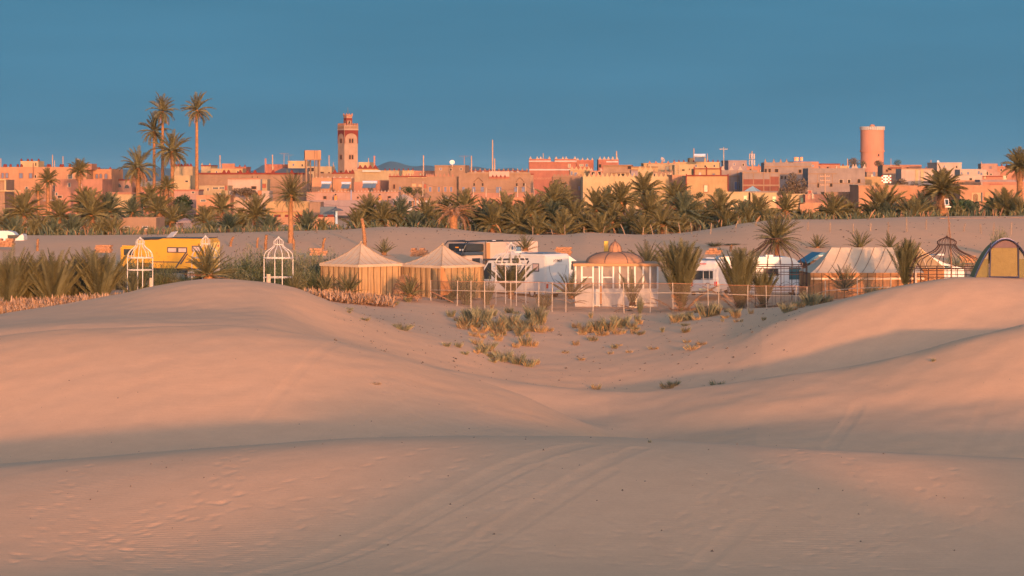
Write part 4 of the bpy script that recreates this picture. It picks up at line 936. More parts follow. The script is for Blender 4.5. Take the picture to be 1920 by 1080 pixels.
h.merlons('spike', 1, .6, .7, 'tan', xs=[h.lx(q) for q in (1435, 1451, 1464, 1475)]); h.wins([(1435.5, 321, 4, 9), (1443, 321, 4, 9), (1456, 321, 6, 8), (1500, 321, 5, 6), (1466, 333, 2.5, 5), (1472.5, 333, 2.5, 5)], kind='d', frame=W_('clay'))
h.block(1433, 1522, 311.5, 313, 'clay', .12, 'ring_beam'); h.block(1433, 1522, 325, 326.3, 'clay', .12, 'ring_beam')
for q, r_, lab in ((1493, 3.6, 'left and wider'), (1502.5, 2.2, 'right and narrower')):
    mb = MB(); d_ = 505; mb.lathe([(0, 0), (r_/F*d_*1.3, 0), (r_/F*d_*1.3, .75), (0, .85)], 14); o = mb.build('rooftop_tank', M('tank_orange', (.65, .3, .17), .7), None, (px2x(q, d_), d_, py2z(301.5, d_))); tag(o, 'orange rooftop water tank, '+lab+' of the pair on the salmon roof', 'water tank', 'orange rooftop tanks')
h = H(1515, 1622, 315.5, 475, 'block', 'long grey block house with three small windows, left of the water tower', base_py=385, dep=10, yaw=-1)
h.wins([(1577, 340, 6, 6), (1592, 340, 5, 6)], kind='d', frame=FRM); h.win(1610.5, 339.5, 5, 7, 'd', W_('clay'), arch=True); h.wins([(1534, 347, 3, 9), (1558, 347, 5, 6)], kind='d', frame=W_('clay'))
h.merlons('spike', 1, .8, .8, 'pale', xs=[h.lx(q) for q in (1600, 1605, 1621)]); h.block(1515, 1570, 325, 326.3, 'clay', .1, 'ring_beam'); h.block(1515, 1622, 343, 344, 'clay', .1, 'ring_beam')
for q in (1532, 1545, 1560): h.block(q, q+1.3, 326.5, 342.8, 'clay', .06, 'concrete_column')
h = H(1500, 1532, 352, 455, 'block', 'lower grey block wall right of the big olive tree, ruddy door hole', base_py=390, dep=6); h.win(1518.5, 360, 6, 6, M('door_red', (.25, .06, .04), .6), FRM)
# yellow row with green windows
D = 408
for a, b_, t_, gx, lab in ((1356, 1403.5, 360, 1397.5, 'yellow row house with a green window, leftmost of three under the blue tent roof'), (1407, 1456, 361.5, 1451.5, 'yellow row house with a green window, middle one of three'), (1475, 1510.5, 364, 1504.5, 'yellow row house with a green window, right one beside the olive tree')):
    h = H(a, b_, t_, D, 'yellow', lab, base_py=396, dep=6, yaw=1, group='yellow row houses with green windows'); h.win(gx, t_+11.5, 6, 9, 'n', W_('pale')); h.cornice('yellow', .15, .05)
h = H(1456, 1476, 366, 410, 'pink', 'low pink link wall between the middle and right yellow row houses', base_py=396, dep=4)
D = 440; x = px2x(1411, D); g = py2z(364, D); root = empty('tent_roof', (x, D, g), R(20), 'pale blue hipped tent roof behind the yellow row', 'tent'); mb = MB(); mb.lathe([(1.75, .55), (.9, 1.0), (0, 1.5)], 4); mb.build('roof', M('roof_blue', (.22, .32, .36), .8), root)
for i in range(4): a = i*math.pi/2; mb = MB(); mb.tube([(1.5*math.cos(a), 1.5*math.sin(a), -3), (1.5*math.cos(a), 1.5*math.sin(a), .6)], .06, 5); mb.build('post', FRM, root)
h = H(1510, 1560, 364.5, 405, 'salmon', 'low pinkish wall right of the yellow row houses', base_py=398, dep=4); h.win(1517, 369, 2, 8, M('door_redorange', (.5, .13, .06), .6), FRM); h.win(1524, 368, 2, 9, 'g', FRM)
h = H(1500, 1575, 380, 380, 'orange', 'orange garden wall behind the palm with the red trunk', base_py=410, dep=2, name='garden_wall', cat='wall', par=.1)
h = H(1610, 1700, 347, 430, 'orange', 'plain orange house behind the spiky palms, left of the big single palm', base_py=400, dep=9, yaw=2); h.cornice('tan', .2, .1)
h = H(1700, 1760, 348, 432, 'orange', 'plain orange wall directly left of the big single palm', base_py=400, dep=8, yaw=1)
h = H(1545, 1612, 360, 440, 'clay', 'clay yard wall left of the plain orange house', base_py=398, dep=4, name='yard_wall', cat='wall', par=.1)
h = H(1622, 1660, 331.5, 480, 'mustard', 'low ochre house left of the red and white awning', base_py=385, dep=6, yaw=-2); h.win(1639, 326, 4, 8, 'b', W_('block'))
# striped awning
D = 470; x = px2x(1662, D); root = empty('awning', (x, D, py2z(343, D)), 0, 'red and white chequered awning left of the peach house', 'awning')
AW = [M('awning_red', (.5, .05, .04), .7), M('awning_white', (.75, .68, .64), .7)]
for i in range(6):
    for j in range(5):
        mb = MB(); mb.box((i-3)*.31, (i-3)*.31+.30, 0, .05, j*.3, j*.3+.29); mb.build('panel', AW[(i+j) % 2] if i != 2 else AW[1], root)
h = H(1655, 1692, 311, 500, 'tan', 'tan house with ruddy upper windows right of the water tower', base_py=385, dep=7); h.wins([(1668, 317, 6, 4), (1663, 320, 3, 4)], kind='d', frame=FRD); h.block(1668, 1690, 313, 316, 'brick', .3, 'awning_strip')
h = H(1690, 1750, 316.5, 480, 'pale', 'peach house with pale pilasters left of the big single palm', base_py=385, dep=9, yaw=-2)
for q in (1716, 1726): h.block(q, q+5.5, 317.5, 345, 'yellow', .12, 'pilaster')
h.win(1719, 340, 4, 7, 'g', W_('white')); h.block(1690, 1750, 315.7, 317.3, 'tan', .1, 'roof_edge')
h = H(1764, 1842, 330, 460, 'pale', 'pale house half hidden behind the big single palm', base_py=385, dep=8); h.win(1840, 326, 4, 5, 'b'); h.win(1820, 336, 5, 4, 'd'); h.win(1803, 325, 3, 4, 'b')
h = H(1800, 1850, 318, 500, 'pale', 'pale upper terrace right of the big single palm', base_py=385, dep=6); h.wins([(1815, 325, 4, 5), (1835, 324, 4, 6)], kind='b')
h = H(1825, 1905, 330, 470, 'salmon', 'pink flat house near the right edge with small windows', base_py=385, dep=7, yaw=-3); h.block(1828, 1880, 330, 331.5, 'darkred', .15, 'red_trim'); h.wins([(1847, 330, 2, 9), (1884, 333, 5, 7)], kind='g', frame=W_('yellow'))
h = H(1845, 1875, 322, 520, 'pink', 'pink terrace wall behind the pink flat house, dark figures of chimneys on it', dep=6, zbase=1); h.wins([(1851, 325, 3, 6), (1858, 327, 3, 3)], kind='d')
h = H(1770, 1840, 338, 425, 'orange', 'upper orange storey right of the big single palm', base_py=398, dep=8, yaw=0)
h = H(1800, 1965, 347, 415, 'orange', 'large orange house at right with a shaded porch and arched red door', base_py=402, dep=9, yaw=-2)
h.block(1838, 1935, 337, 341, 'mauve', 1.2, 'roof_slab', y0=.5, dep=6)
h.wins([(1831, 369, 18, 16)], kind=W_('yellow'), frame=W_('orange')); h.win(1829, 371, 6, 12, M('door_red', (.25, .06, .04), .6), FRD, arch=True, name='door'); h.wins([(1852, 368, 10, 16)], kind=W_('mustard'), frame=W_('orange'))
h.block(1840, 1841.5, 361, 378, 'bluegrey', .3, 'porch_post'); h.block(1855, 1880, 344, 347, 'red', .1, 'red_band')
# small hut in the left palms
h = H(220, 293, 408.5, 282, 'tan', 'small mud house with two white slit windows behind the yellow truck', base_py=447, dep=5, yaw=-3, par=.3)
h.wins([(237.5, 426, 8.5, 2.6), (272.5, 426, 8.5, 2.6)], kind='d', frame=W_('white'), fw=.08, sill=True)
h = H(296, 320, 410, 300, 'grey', 'dark shed front beside the small mud house', base_py=445, dep=4)
D = 290; x = px2x(347, D); g = py2z(436, D); root = empty('pavilion', (x, D, g), 0, 'small grey lattice pavilion with a domed roof behind the yellow truck', 'pavilion')
zc = py2z(416, D)-g; mb = MB(); mb.lathe([(.9, zc), (.85, zc+.15), (.5, zc+.3), (0, zc+.5)], 12); mb.box(-.95, .95, -.9, .9, zc-.1, zc); mb.build('roof', W_('mauve'), root)
for sx in (-.85, .85): 
    for sy in (-.8, .8): mb = MB(); mb.box(sx-.06, sx+.06, sy-.06, sy+.06, 0, zc-.1); mb.build('post', W_('mauve'), root)
mb = MB()
for i in range(9):
    for s_ in (-1, 1): xx = -.8+i*.2; mb.tube([(xx, -.82, zc-.75), (xx+s_*.35, -.82, zc-.12)], .02, 3)
mb.build('lattice', W_('mauve'), root)

# poles and masts
SK = 'slim poles standing over the town roofs'
for px, d, t_, b_, r_, lab in ((1.5, 455, 297, 340, 2.6, 'salmon roof pole at the very left edge'), (98.5, 470, 290, 340, 2.6, 'thin roof pole with a tip, left one above the pink house'), (102.5, 470, 301, 330, 2.2, 'short stub pole beside the thin tipped pole'),
      (118, 480, 293, 335, 2.4, 'grey-pink roof pole in the middle of the pink house roof'), (146, 480, 297, 330, 2.4, 'short pink pole behind the second small palm'), (211.5, 470, 324, 345, 2, 'short post by the end of the pink house'), (412.5, 560, 291, 330, 2.8, 'thick pale pole above the clay roof, right of the tallest palm'),
      (511, 560, 290, 325, 2.8, 'pale pole above the red brick terrace'), (617, 560, 291, 328, 2.4, 'straight pole between tank tower and minaret'), (625, 560, 304, 326, 1.5, 'thin short pole just left of the minaret'), (691, 640, 296, 316, 2, 'short pole right behind the yellow roof room'),
      (794, 560, 291, 330, 3, 'thick grey pole against the mountain'), (884, 560, 292, 330, 3, 'thick pole left of the tallest one'), (923.5, 520, 262, 335, 3.2, 'tallest pole of the skyline, left of the red kasbah'), (927.5, 520, 297, 335, 3, 'shorter pole touching the tallest one'),
      (1018.5, 680, 287, 300, 2, 'short thin pole on the red kasbah'), (1156, 680, 283, 300, 3, 'pole at the right end of the red kasbah'), (1301, 600, 278, 300, 2.6, 'mast on the small mustard roof room'), (1326.5, 600, 288, 310, 1.6, 'thin faint pole right of the mustard roof room'),
      (1589, 620, 297, 318, 2, 'thin mast left of the water tower trees'), (1745.5, 620, 300, 320, 2.6, 'pole left of the pale cube house'), (1840, 600, 303, 325, 2, 'lamp mast near the right edge'), (1670.5, 600, 297, 312, 1.4, 'thin dark pole right of the water tower')):
    pole(px, d, t_, r_, (.58, .36, .25), lab, b_, group=SK)
pole(498, 560, 297, 1.8, (.4, .22, .16), 'lattice pole with a wire above the red brick terrace', 325, 'lattice', group=SK)
pole(532.5, 600, 287, 1.4, (.45, .3, .24), 'roof aerial with a long boom, left of the yellow roof house', 310, 'antenna', 'aerial')
pole(541.5, 600, 290, 1.4, (.3, .25, .25), 'second roof aerial beside the yellow roof house', 306, 'antenna', 'aerial')
pole(702, 560, 292, 1.6, (.45, .18, .12), 'red lattice mast right of the minaret', 318, 'lattice')
pole(870.5, 580, 292, 1.6, (.4, .28, .25), 'aerial at the right end of the dish house', 308, 'antenna', 'aerial')
pole(1357, 520, 276, 2.4, (.5, .4, .33), 'power pole with a crossarm above the grey block houses', 330, 'power')
pole(1410, 540, 283, 2.8, (.55, .35, .22), 'telecom mast with stacked aerial panels', 325, 'telecom')
pole(1542, 440, 344-20, 2.6, (.6, .36, .24), 'brown power pole in front of the grey block house', 385, 'power', arms=3, arm=None) if False else pole(1547, 440, 326, 2.6, (.6, .36, .24), 'brown power pole in front of the long grey block house', 385, 'power', arms=3)
pole(1601, 440, 344, 1.6, (.35, .45, .42), 'thin greenish street pole left of the plain orange house', 385)
for px, t_, lab in ((793, 340, 'street pole left of the blue-windowed facade'), (888, 354, 'first short street pole below the blue windows'), (911.5, 352, 'second street pole below the blue windows, orange lit'), (936.5, 352, 'third street pole by the wide blue door'), (970.5, 349, 'fourth street pole below the blue windows'), (985, 344, 'fifth and tallest street pole below the blue windows'), (1001, 352, 'street pole at the foot of the red kasbah')):
    pole(px, 425, t_, 2.0, (.62, .46, .34), lab, 390, group='street poles in front of the kasbah')
pole(1039.5, 395, 353, 1.6, (.65, .6, .55), 'white street lamp pole in front of the round tree', 395)
# overhead wires
def wire(pts, d, label):
    mb = MB()
    for (a, b_, sag) in pts:
        P_ = []
        for i in range(9): t = i/8; P_.append((px2x(a[0]+(b_[0]-a[0])*t, d), d, py2z(a[1]+(b_[1]-a[1])*t, d)-sag*4*t*(1-t)))
        mb.tube(P_, .022, 3, False)
    o = mb.build('overhead_wire', M('cable', (.1, .06, .06), .7), None); tag(o, label, 'wire')
wire([((888, 356), (911, 353), .3), ((911, 353), (936, 353), .3), ((936, 353), (970, 351), .4), ((970, 351), (985, 346), .3), ((985, 346), (1001, 354), .3), ((793, 342), (830, 350), .3)], 425.3, 'dark overhead wires strung along the street poles below the blue windows')
wire([((575, 375), (690, 388), .4), ((690, 388), (735, 390), .2)], 400, 'thin dark cable sagging across the mauve wall house')
wire([((1093, 361), (1160, 355), .3), ((1160, 355), (1300, 352), .6)], 430, 'thin cable across the long yellow wall')
dish(848, 584, 305, 5, 'white dish on the clay roof house, middle of the skyline'); dish(1242, 588, 300, 5, 'grey dish tilted on a stand above the mustard house', R(40), (.3, .25, .25)); dish(1764-5, 600, 303, 2, 'tiny dish on the pale cube house')

# ---------------------------------------------------------------- trees and shrubs of the town
tree(272, 405, 362, 50, LG, 'dark green bushy tree left of the thick palm trunk, above the small mud house', 410, 3)
tree(345, 425, 364, 44, LG, 'dark green tree between the two slender palm trunks on the right', 412, 4)
tree(440, 418, 352, 18, LB, 'small round grey-brown tree, left one of two beside the pale house', 372, 5, n=900)
tree(462, 416, 351, 44, LB, 'broad grey-brown tree in front of the pale house, right of the small round one', 378, 6)
tree(765, 440, 349, 26, LG, 'round green tree in front of the brown kasbah, left one of two', 372, 7, n=900)
tree(783, 438, 350, 30, LO, 'round olive tree in front of the brown kasbah, right one of two', 374, 8, n=1000)
tree(1047, 405, 334, 52, LO, 'big round olive-green tree at the foot of the red kasbah', 400, 9, n=2200)
tree(1020, 404, 358, 30, LG, 'low green tree leaning left of the big round olive tree', 392, 10, n=900)
tree(1488, 430, 320, 44, LB, 'tall brown-grey tree with two tops before the block houses', 388, 11, lobes=[(-.1,0,.75,.5,.22),(.0,.2,.5,.6,.25),(.75,0,.62,.4,.18),(-.9,0,.4,.5,.2),(.4,.1,.35,.7,.25),(-.4,0,.5,.45,.25),(.9,0,.4,.35,.2)], n=2600)
tree(1348, 418, 352, 24, LG, 'small green tree at the right foot of the mustard box house', 378, 12, n=700)
tree(1310, 412, 360, 22, LG, 'low dark bush tree below the window of the mustard box house', 378, 13, n=700)
tree(1600, 850, 295, 26, LB, 'dark tree clump left of the water tower', 320, 14, n=900); tree(1619, 845, 301, 16, LG, 'small dark tree touching the left foot of the water tower', 322, 15, n=500)
tree(1648, 850, 300, 24, LB, 'dark tree right at the foot of the water tower', 322, 16, n=800); tree(1682, 620, 299, 18, LG, 'dark round treetop over the flat salmon house', 322, 17, n=500)
tree(1688, 440, 335, 34, LB, 'reddish-brown shrub tree above the plain orange house wall', 360, 18, n=900); tree(1712, 440, 339, 20, LB, 'small reddish-brown bush at the foot of the peach house', 360, 19, n=500)
tree(1800, 400, 374, 90, LG, 'wide dark green hedge tree in front of the orange house at right', 410, 20, n=2600)
tree(1870, 395, 368, 60, LG, 'dark green bushy tree below the shaded porch', 408, 21, n=1600)

# ---------------------------------------------------------------- palms
def P(px, d, pyc, r, kind, look, zone, **k): return palm(px, d, pyc, r, kind, look=look, zone=zone, **k)
# the tall group
palm(305, 450, 208, 37, 'tall', 412, tr=(.42, .22), label='second tallest palm, its crown just left of the tallest, slender straight trunk')
palm(369, 440, 206, 37, 'tall', 408, tr=(.42, .24), label='tallest date palm, bare slender trunk standing apart on the right of the group')
palm(289, 458, 246, 36, 'tall', 400, tr=(.38, .24), label='tall palm leaning behind the others, leftmost of the four slender ones')
palm(323, 432, 284, 44, 'tall', 412, tr=(.4, .3), label='shorter slender palm in the middle with a wide open crown', nf=52)
palm(259, 400, 314, 44, 'tall', 409, tr=(.5, .34), label='stout tall palm with a skirt of hanging brown fronds, left of the group', nd=26)
palm(90, 385, 338, 25, 'mid', 405, tr=(.32, .26), nf=56, label='round-headed palm in front of the long pink house, left one')
palm(149, 400, 320, 26, 'mid', 405, tr=(.28, .2), nd=26, nf=56, label='palm with a ragged skirt in front of the pink house, right one')
palm(72, 380, 358, 17, 'mid', 405, tr=(.25, .2), label='small palm just left of the round-headed one')
palm(545, 212, 364, 46, 'mid', 462, tr=(.27, .17), nf=64, nd=8, el=(84, -22), label='single palm on the sand left of the tents, ragged thick trunk')
palm(1768, 275, 356, 48, 'thick', 404, tr=(.5, .5), nf=76, nd=34, label='big single palm with orange hanging fronds, right of the orange house')
palm(1912, 330, 312, 40, 'mid', 405, tr=(.4, .36), nf=60, nd=20, label='palm cut by the right edge, its crown against the sky')
palm(1473, 272, 394, 38, 'thick', 420, tr=(.32, .36), nf=40, nd=5, el=(85, -5), label='palm with a red-brown trunk left of the orange garden wall')
palm(850, 243, 392, 60, 'thick', 432, tr=(.42, .36), nf=1, nd=30, el=(10, 5), dry_e=(-15, 42), label='dead palm, only bleached fronds drooping round its orange trunk')
# bushy palms of the grove, (column, distance, crown row, frond px, kind, zone, blue)
Z = ['under the long pink house at far left', 'around the foot of the tall palm group', 'between the tall palms and the single palm', 'in front of the pink terrace house', 'below the blue-windowed kasbah facade',
     'below the red kasbah and round tree', 'below the long yellow wall', 'below the mustard box house', 'below the grey block houses', 'below the plain orange house by the water tower', 'at the far right edge']
grove = [
 (12,300,425,38,'mid',0,0),(45,292,398,46,'mid',0,0),(75,262,425,34,'bush',0,0),(112,285,405,40,'mid',0,0),(135,262,428,36,'bush',0,1),(158,290,382,38,'mid',0,0),(172,276,402,48,'thick',0,0),(205,282,395,40,'mid',0,1),(212,262,430,34,'bush',0,0),(100,255,440,30,'bush',0,1),
 (188,262,434,30,'bush',0,0),(28,258,446,34,'bush',0,1),(60,252,446,28,'bush',0,0),
 (248,330,398,30,'mid',1,1),(298,330,396,38,'mid',1,0),(322,292,415,34,'thick',1,0),(282,350,372,30,'mid',1,0),(340,345,402,26,'mid',1,1),(312,352,350,26,'mid',1,0),
 (385,290,415,34,'thick',2,0),(415,300,392,36,'mid',2,0),(430,262,416,28,'bush',2,1),(480,288,404,46,'thick',2,0),(452,290,418,30,'mid',2,0),(505,278,420,30,'bush',2,1),(575,262,418,34,'bush',2,1),(604,258,428,26,'bush',2,0),(395,262,428,26,'bush',2,1),
 (672,262,416,38,'bush',3,0),(692,268,402,42,'mid',3,0),(718,262,412,40,'mid',3,0),(752,300,400,34,'mid',3,1),(742,262,420,30,'bush',3,0),(778,262,418,36,'bush',3,1),(802,268,408,40,'mid',3,0),(826,262,420,34,'bush',3,0),(836,285,392,30,'mid',3,0),
 (872,280,392,42,'mid',4,0),(892,255,420,36,'mid',4,0),(925,248,420,42,'thick',4,0),(948,252,404,46,'mid',4,0),(975,246,425,46,'thick',4,0),(995,256,402,44,'mid',4,0),(912,268,404,36,'mid',4,1),(1008,243,430,36,'bush',4,0),
 (1038,285,380,42,'mid',5,0),(1055,242,430,42,'bush',5,0),(1078,252,410,42,'mid',5,0),(1035,258,410,40,'mid',5,1),(1098,244,428,36,'thick',5,0),(1058,300,378,32,'mid',5,0),(1020,262,404,34,'mid',5,0),
 (1118,272,392,42,'mid',6,0),(1128,242,432,36,'bush',6,0),(1148,252,414,42,'thick',6,0),(1165,275,378,42,'mid',6,0),(1182,250,424,40,'thick',6,0),(1208,285,362,42,'mid',6,0),(1218,255,398,46,'mid',6,0),(1242,244,420,42,'thick',6,0),(1265,275,372,40,'mid',6,0),(1282,255,402,46,'mid',6,1),(1205,243,432,34,'bush',6,0),(1272,246,428,36,'bush',6,0),(1140,290,378,32,'mid',6,1),
 (1308,262,410,40,'mid',7,0),(1330,268,406,34,'mid',7,1),(1352,268,398,46,'mid',7,0),(1362,255,412,36,'bush',7,0),(1392,262,410,38,'mid',7,1),(1420,275,402,42,'mid',7,0),(1402,256,420,30,'bush',7,0),(1438,262,416,30,'bush',7,0),
 (1500,275,408,28,'bush',8,1),(1520,262,412,24,'bush',8,0),(1563,268,402,46,'thick',8,0),(1590,272,405,34,'mid',8,0),(1545,275,408,26,'mid',8,1),(1606,262,412,26,'bush',8,0),
 (1635,272,404,36,'bush',9,0),(1655,275,392,54,'bush',9,0),(1668,262,410,34,'bush',9,1),(1700,268,402,36,'mid',9,0),(1712,260,408,42,'bush',9,0),(1742,262,408,30,'bush',9,0),(1728,290,392,36,'mid',9,1),(1792,262,408,26,'bush',9,0),
 (1828,285,402,32,'bush',10,1),(1850,272,406,26,'bush',10,1),(1885,268,396,52,'bush',10,0),(1912,265,400,40,'bush',10,0),(1872,300,392,34,'mid',10,1)]
for (a, d, c, r, kd, z, b_) in grove:
    if kd == 'bush':
        g_ = gz(px2x(a, d), d); rowg = HOR+(EYE-g_)/d*F
        palm(a, d, min(c+12, rowg-2), r*1.15, kd, zone=Z[z], blue=bool(b_), nf=34, nd=7)
    else: palm(a, d, c, r, kd, zone=Z[z], blue=bool(b_), nd=16 if kd == 'mid' else 20, nf=52)
# palms of the camp
CP = [
 (18,146,582,112,'leftmost bushy palm at the frame edge behind the dry-leaf fence'),(50,148,586,100,'bushy palm second from the left behind the dry-leaf fence'),(100,146,584,112,'tall bushy palm in the middle of the left row behind the dry-leaf fence'),(135,150,580,90,'lower bushy palm squeezed between two taller ones in the left row'),(188,147,578,112,'broad bushy palm at the right end of the left row'),(160,153,572,100,'bushy palm just left of the broad right-end one'),(75,154,575,96,'bushy palm deeper in the left row, third from the left'),
 (250,146,562,48,'small sparse palm inside the left white cage frame'),(270,152,556,46,'low palm with drooping fronds beside the left white cage'),
 (655,148,551,40,'small palm in front of the left striped tent'),(770,146,556,40,'small palm by the dry leaf heap between the two tents'),(612,149,548,36,'little palm at the left corner of the left tent'),(553,147,545,34,'low palm with yellow leaves on the dune edge left of the tents'),
 (720,186,478,30,'palm poking up behind the left tent'),(1071,147,560,52,'small dry palm in front of the left end of the white kiosk'),(1186,146,573,66,'thin leafless-looking palm before the white kiosk wall'),
 (1213,176,505,56,'palm with stiff fronds behind the kiosk dome'),(1255,178,500,46,'loose palm between the kiosk dome and the tall bushy palm'),
 (1584,147,545,50,'slim palm in front of the long orange tent'),(1533,200,468,27,'lone little palm on the sand left of the long tent ridge'),(1612,186,468,36,'spiky palm behind the ridge of the long tent, left one'),(1668,188,470,32,'spiky palm behind the ridge of the long tent, right one'),(985,172,470,30,'thin scrubby palm on the sand above the white motorhome')]
for (a, d, g_, h_, lab) in CP:
    palm(a, d, g_-6, h_*1.0, 'bush', g_, nf=9 if a == 1186 else 26 if a == 1071 else 44 if h_ > 60 else 26, nd=4, label=lab, el=((88, 34) if a % 2 else (88, 55)) if h_ > 60 else (82, 28), seed=a, dry_e=(-5, 40))
for (a, d, top, g_, w_, lab) in ((1277,146,462,588,1,'tall bushy palm right of the kiosk, slim foot and wide head'),(1388,145,472,590,1,'dense upright palm with dry fronds at its foot, before the white van'),(1432,145,512,586,1,'shorter upright palm leaning right beside the dense one'),(1698,146,455,540,1,'narrow upright palm at the right end of the long tent')):
    palm(a, d, g_-4, (g_-top)*1.02, 'bush', g_, nf=70, nd=16 if a < 1500 else 3, dry_e=(0, 60) if a < 1500 else None, label=lab, el=(90, 79), seed=a+3)
palm(1277, 146.3, 500, 42, 'bush', 588, nf=30, nd=0, label='upper head of leaves growing through the tall bushy palm right of the kiosk', el=(85, 10))
palm(390, 150, 512, 62, 'bush', 524, nf=54, nd=12, el=(86, 4), tr=(.28, .3), label='wide fan palm in front of the rear of the yellow truck')
palm(958, 153, 548, 72, 'bush', 560, nf=34, nd=4, el=(86, 48), label='leafy palm growing inside the white cage before the white motorhome')
palm(1457, 186, 448, 56, 'mid', 505, nf=90, nd=3, el=(86, -22), tr=(.16, .2), label='palm whose crown spreads over the top of the left iron cage')

# shrubs: the camp thicket
SHG = [(448,158,478,60,'green'),(475,160,462,60,'grey'),(440,152,505,70,'grey'),(470,153,502,60,'green'),(505,160,470,50,'green'),(540,165,462,60,'grey'),(578,160,466,62,'grey'),(610,160,470,56,'grey'),(560,152,500,60,'grey'),(595,152,502,56,'green'),(618,152,512,40,'grey'),(530,152,500,50,'green'),(425,158,492,44,'grey'),
       (232,156,482,50,'grey'),(262,158,478,40,'green'),(212,156,490,50,'grey'),(300,156,492,50,'green'),(318,156,505,40,'grey'),(5,155,500,60,'green'),(125,158,490,56,'grey'),(70,160,488,50,'green'),(155,160,486,50,'grey'),(350,157,512,34,'green')]
for q in SHG: shrub(q[0], q[1], q[2]-4, q[3]*1.45, q[4])
for (a, d, t_, w_, k_, lab) in ((875,148,499,58,'grey','grey bushy shrub in front of the right striped tent'),(845,149,515,40,'grey','small shrub at the right tent corner behind the netting fence'),(912,149,512,40,'grey','shrub behind the fence between the tent and the white cage'),(1020,147,545,44,'grey','dry shrub by the fence under the white motorhome'),
    (1680,196,436,0,'grey',''),(1874,190,421,40,'grey','lone bushy sapling on the sand behind the dome tent'),(1790,175,468,50,'grey','shrub seen through the bars of the right iron cage'),(1835,178,480,50,'grey','low shrub left of the dome tent behind the iron cage'),(1525,143,548,46,'grey','grey shrub by the fence at the left foot of the long tent'),(1640,146,528,60,'grey','thin shrub before the striped wall of the long tent'),
    (1340,205,452,40,'grey','dry shrub on the sand above the white van, left one'),(1372,205,455,44,'grey','dry shrub on the sand above the white van, right one'),(1300,205,462,40,'grey','sparse shrub on the sand above the tall bushy palm'),(1405,205,458,40,'grey','dry shrub left of the palm over the iron cage'),(1200,144,548,20,'grey','little dark twig bush at the foot of the kiosk wall')):
    if w_: shrub(a, d, t_, w_, k_, label=lab)
# low thicket that closes the gaps under the grove
mb = MB(); rg = random.Random(4)
for i in range(9000):
    a = rg.uniform(-20, 1940); d = rg.uniform(246, 330); x = px2x(a, d); h_ = rg.uniform(.3, 1.2)*(1-.3*(d > 290)); an = rg.uniform(0, 6.28); l = rg.uniform(.1, .9)
    mb.v.append; b = len(mb.v); g = -9
    mb.v += [(x, d, h_), (an, l, 0), (0, 0, 0)]; mb.f.append((b, b+1, b+2))
pts = np.array(mb.v[0::3]); an = np.array([v[0] for v in mb.v[1::3]]); ll = np.array([v[1] for v in mb.v[1::3]])
gg = zsurf(pts[:, 0], pts[:, 1]); mb = MB()
for i in range(len(pts)):
    x, y, h_ = pts[i]; dx, dy = math.cos(an[i])*ll[i]*h_, math.sin(an[i])*ll[i]*h_; sx, sy = -math.sin(an[i])*.04, math.cos(an[i])*.04
    mb.cur = (0, 2, 0, 2, 0, 2, 1)[i % 7]
    mb.add([(x-sx, y-sy, gg[i]-.1), (x+sx, y+sy, gg[i]-.1), (x+dx*.5+sx*1.6, y+dy*.5+sy*1.6, gg[i]+h_*.7), (x+dx, y+dy, gg[i]+h_), (x+dx*.5-sx*1.6, y+dy*.5-sy*1.6, gg[i]+h_*.7)], [(0, 1, 2, 3, 4)])
o = mb.build('undergrowth', [FG, FD, FGB]); tag(o, 'tangled undergrowth of young fronds beneath the palm grove', 'undergrowth', kind='stuff')
# posts along the far edge of the sand
PO = 'thin posts of the sand barrier before the palm grove'
for i, (a, t_, d, ln) in enumerate(((999,424,236,0),(1037,430,236,-.2),(1059,421,234,0),(1095,425,236,0),(1130,424,236,.25),(1173,420,234,-.5),(1205,426,234,.1),(1225,421,234,-.3),(1248,424,232,.1),(1276,418,232,-.2),(1297,417,226,-.1),(1332,418,220,.1),(1378,413,222,.3),(1417,413,222,.05),(1482,406,226,-.1),(1515,416,214,.0),(1556,418,212,.05),(1600,420,210,0),(1632,418,212,.05),(1665,416,210,.05),(1700,408,210,0),(1736,410,212,.05),(1775,417,206,.3),(1806,418,210,.2),(1840,420,208,-.1),(1862,418,206,.1),(1895,416,206,.1))):
    x = px2x(a, d); g = gz(x, d); h_ = py2z(t_, d)-g; mb = MB(); mb.tube([(0, 0, -.2), (ln*.5, 0, h_*.5), (ln, 0, h_)], [.045, .042, .035], 6)
    o = mb.build('barrier_post', M('post_wood', (.24, .16, .11), .9, .25, 3, rnd=.25), None, (x, d, g)); side = 'on the sand right of the iron cage palm' if a > 1480 else 'at the foot of the palm grove'
    n_ = i+1 if a <= 1480 else i-14
    tag(o, '%s thin leaning post from the left %s' % (['first','second','third','fourth','fifth','sixth','seventh','eighth','ninth','tenth','eleventh','twelfth','thirteenth','fourteenth','fifteenth'][n_-1], side), 'post', PO)
# labels of the grove and the thicket
def ordw(n): return ORD[n] if n < len(ORD) else '%d%s' % (n+1, 'th' if 10 < (n+1) % 100 < 14 else {1:'st',2:'nd',3:'rd'}.get((n+1) % 10, 'th'))
ORD = ['first','second','third','fourth','fifth','sixth','seventh','eighth','ninth','tenth','eleventh','twelfth','thirteenth','fourteenth','fifteenth','sixteenth','seventeenth','eighteenth','nineteenth','twentieth']
byz = {}
for (root, px, d, kind, look, blue, zone, label) in PALMS:
    if label: tag(root, label, 'palm', 'date palms')
    else: byz.setdefault(zone, []).append((px, root, kind, blue))
for z_, L_ in byz.items():
    for i, (px, root, kind, blue) in enumerate(sorted(L_, key=lambda q: q[0])):
        tag(root, '%s%s palm %s, %s from left' % ('blue-green ' if blue else 'olive ', {'bush': 'bushy', 'mid': 'full-crowned', 'thick': 'thick-trunked'}[kind], z_, ordw(i)), 'palm', 'date palms')
i = 0
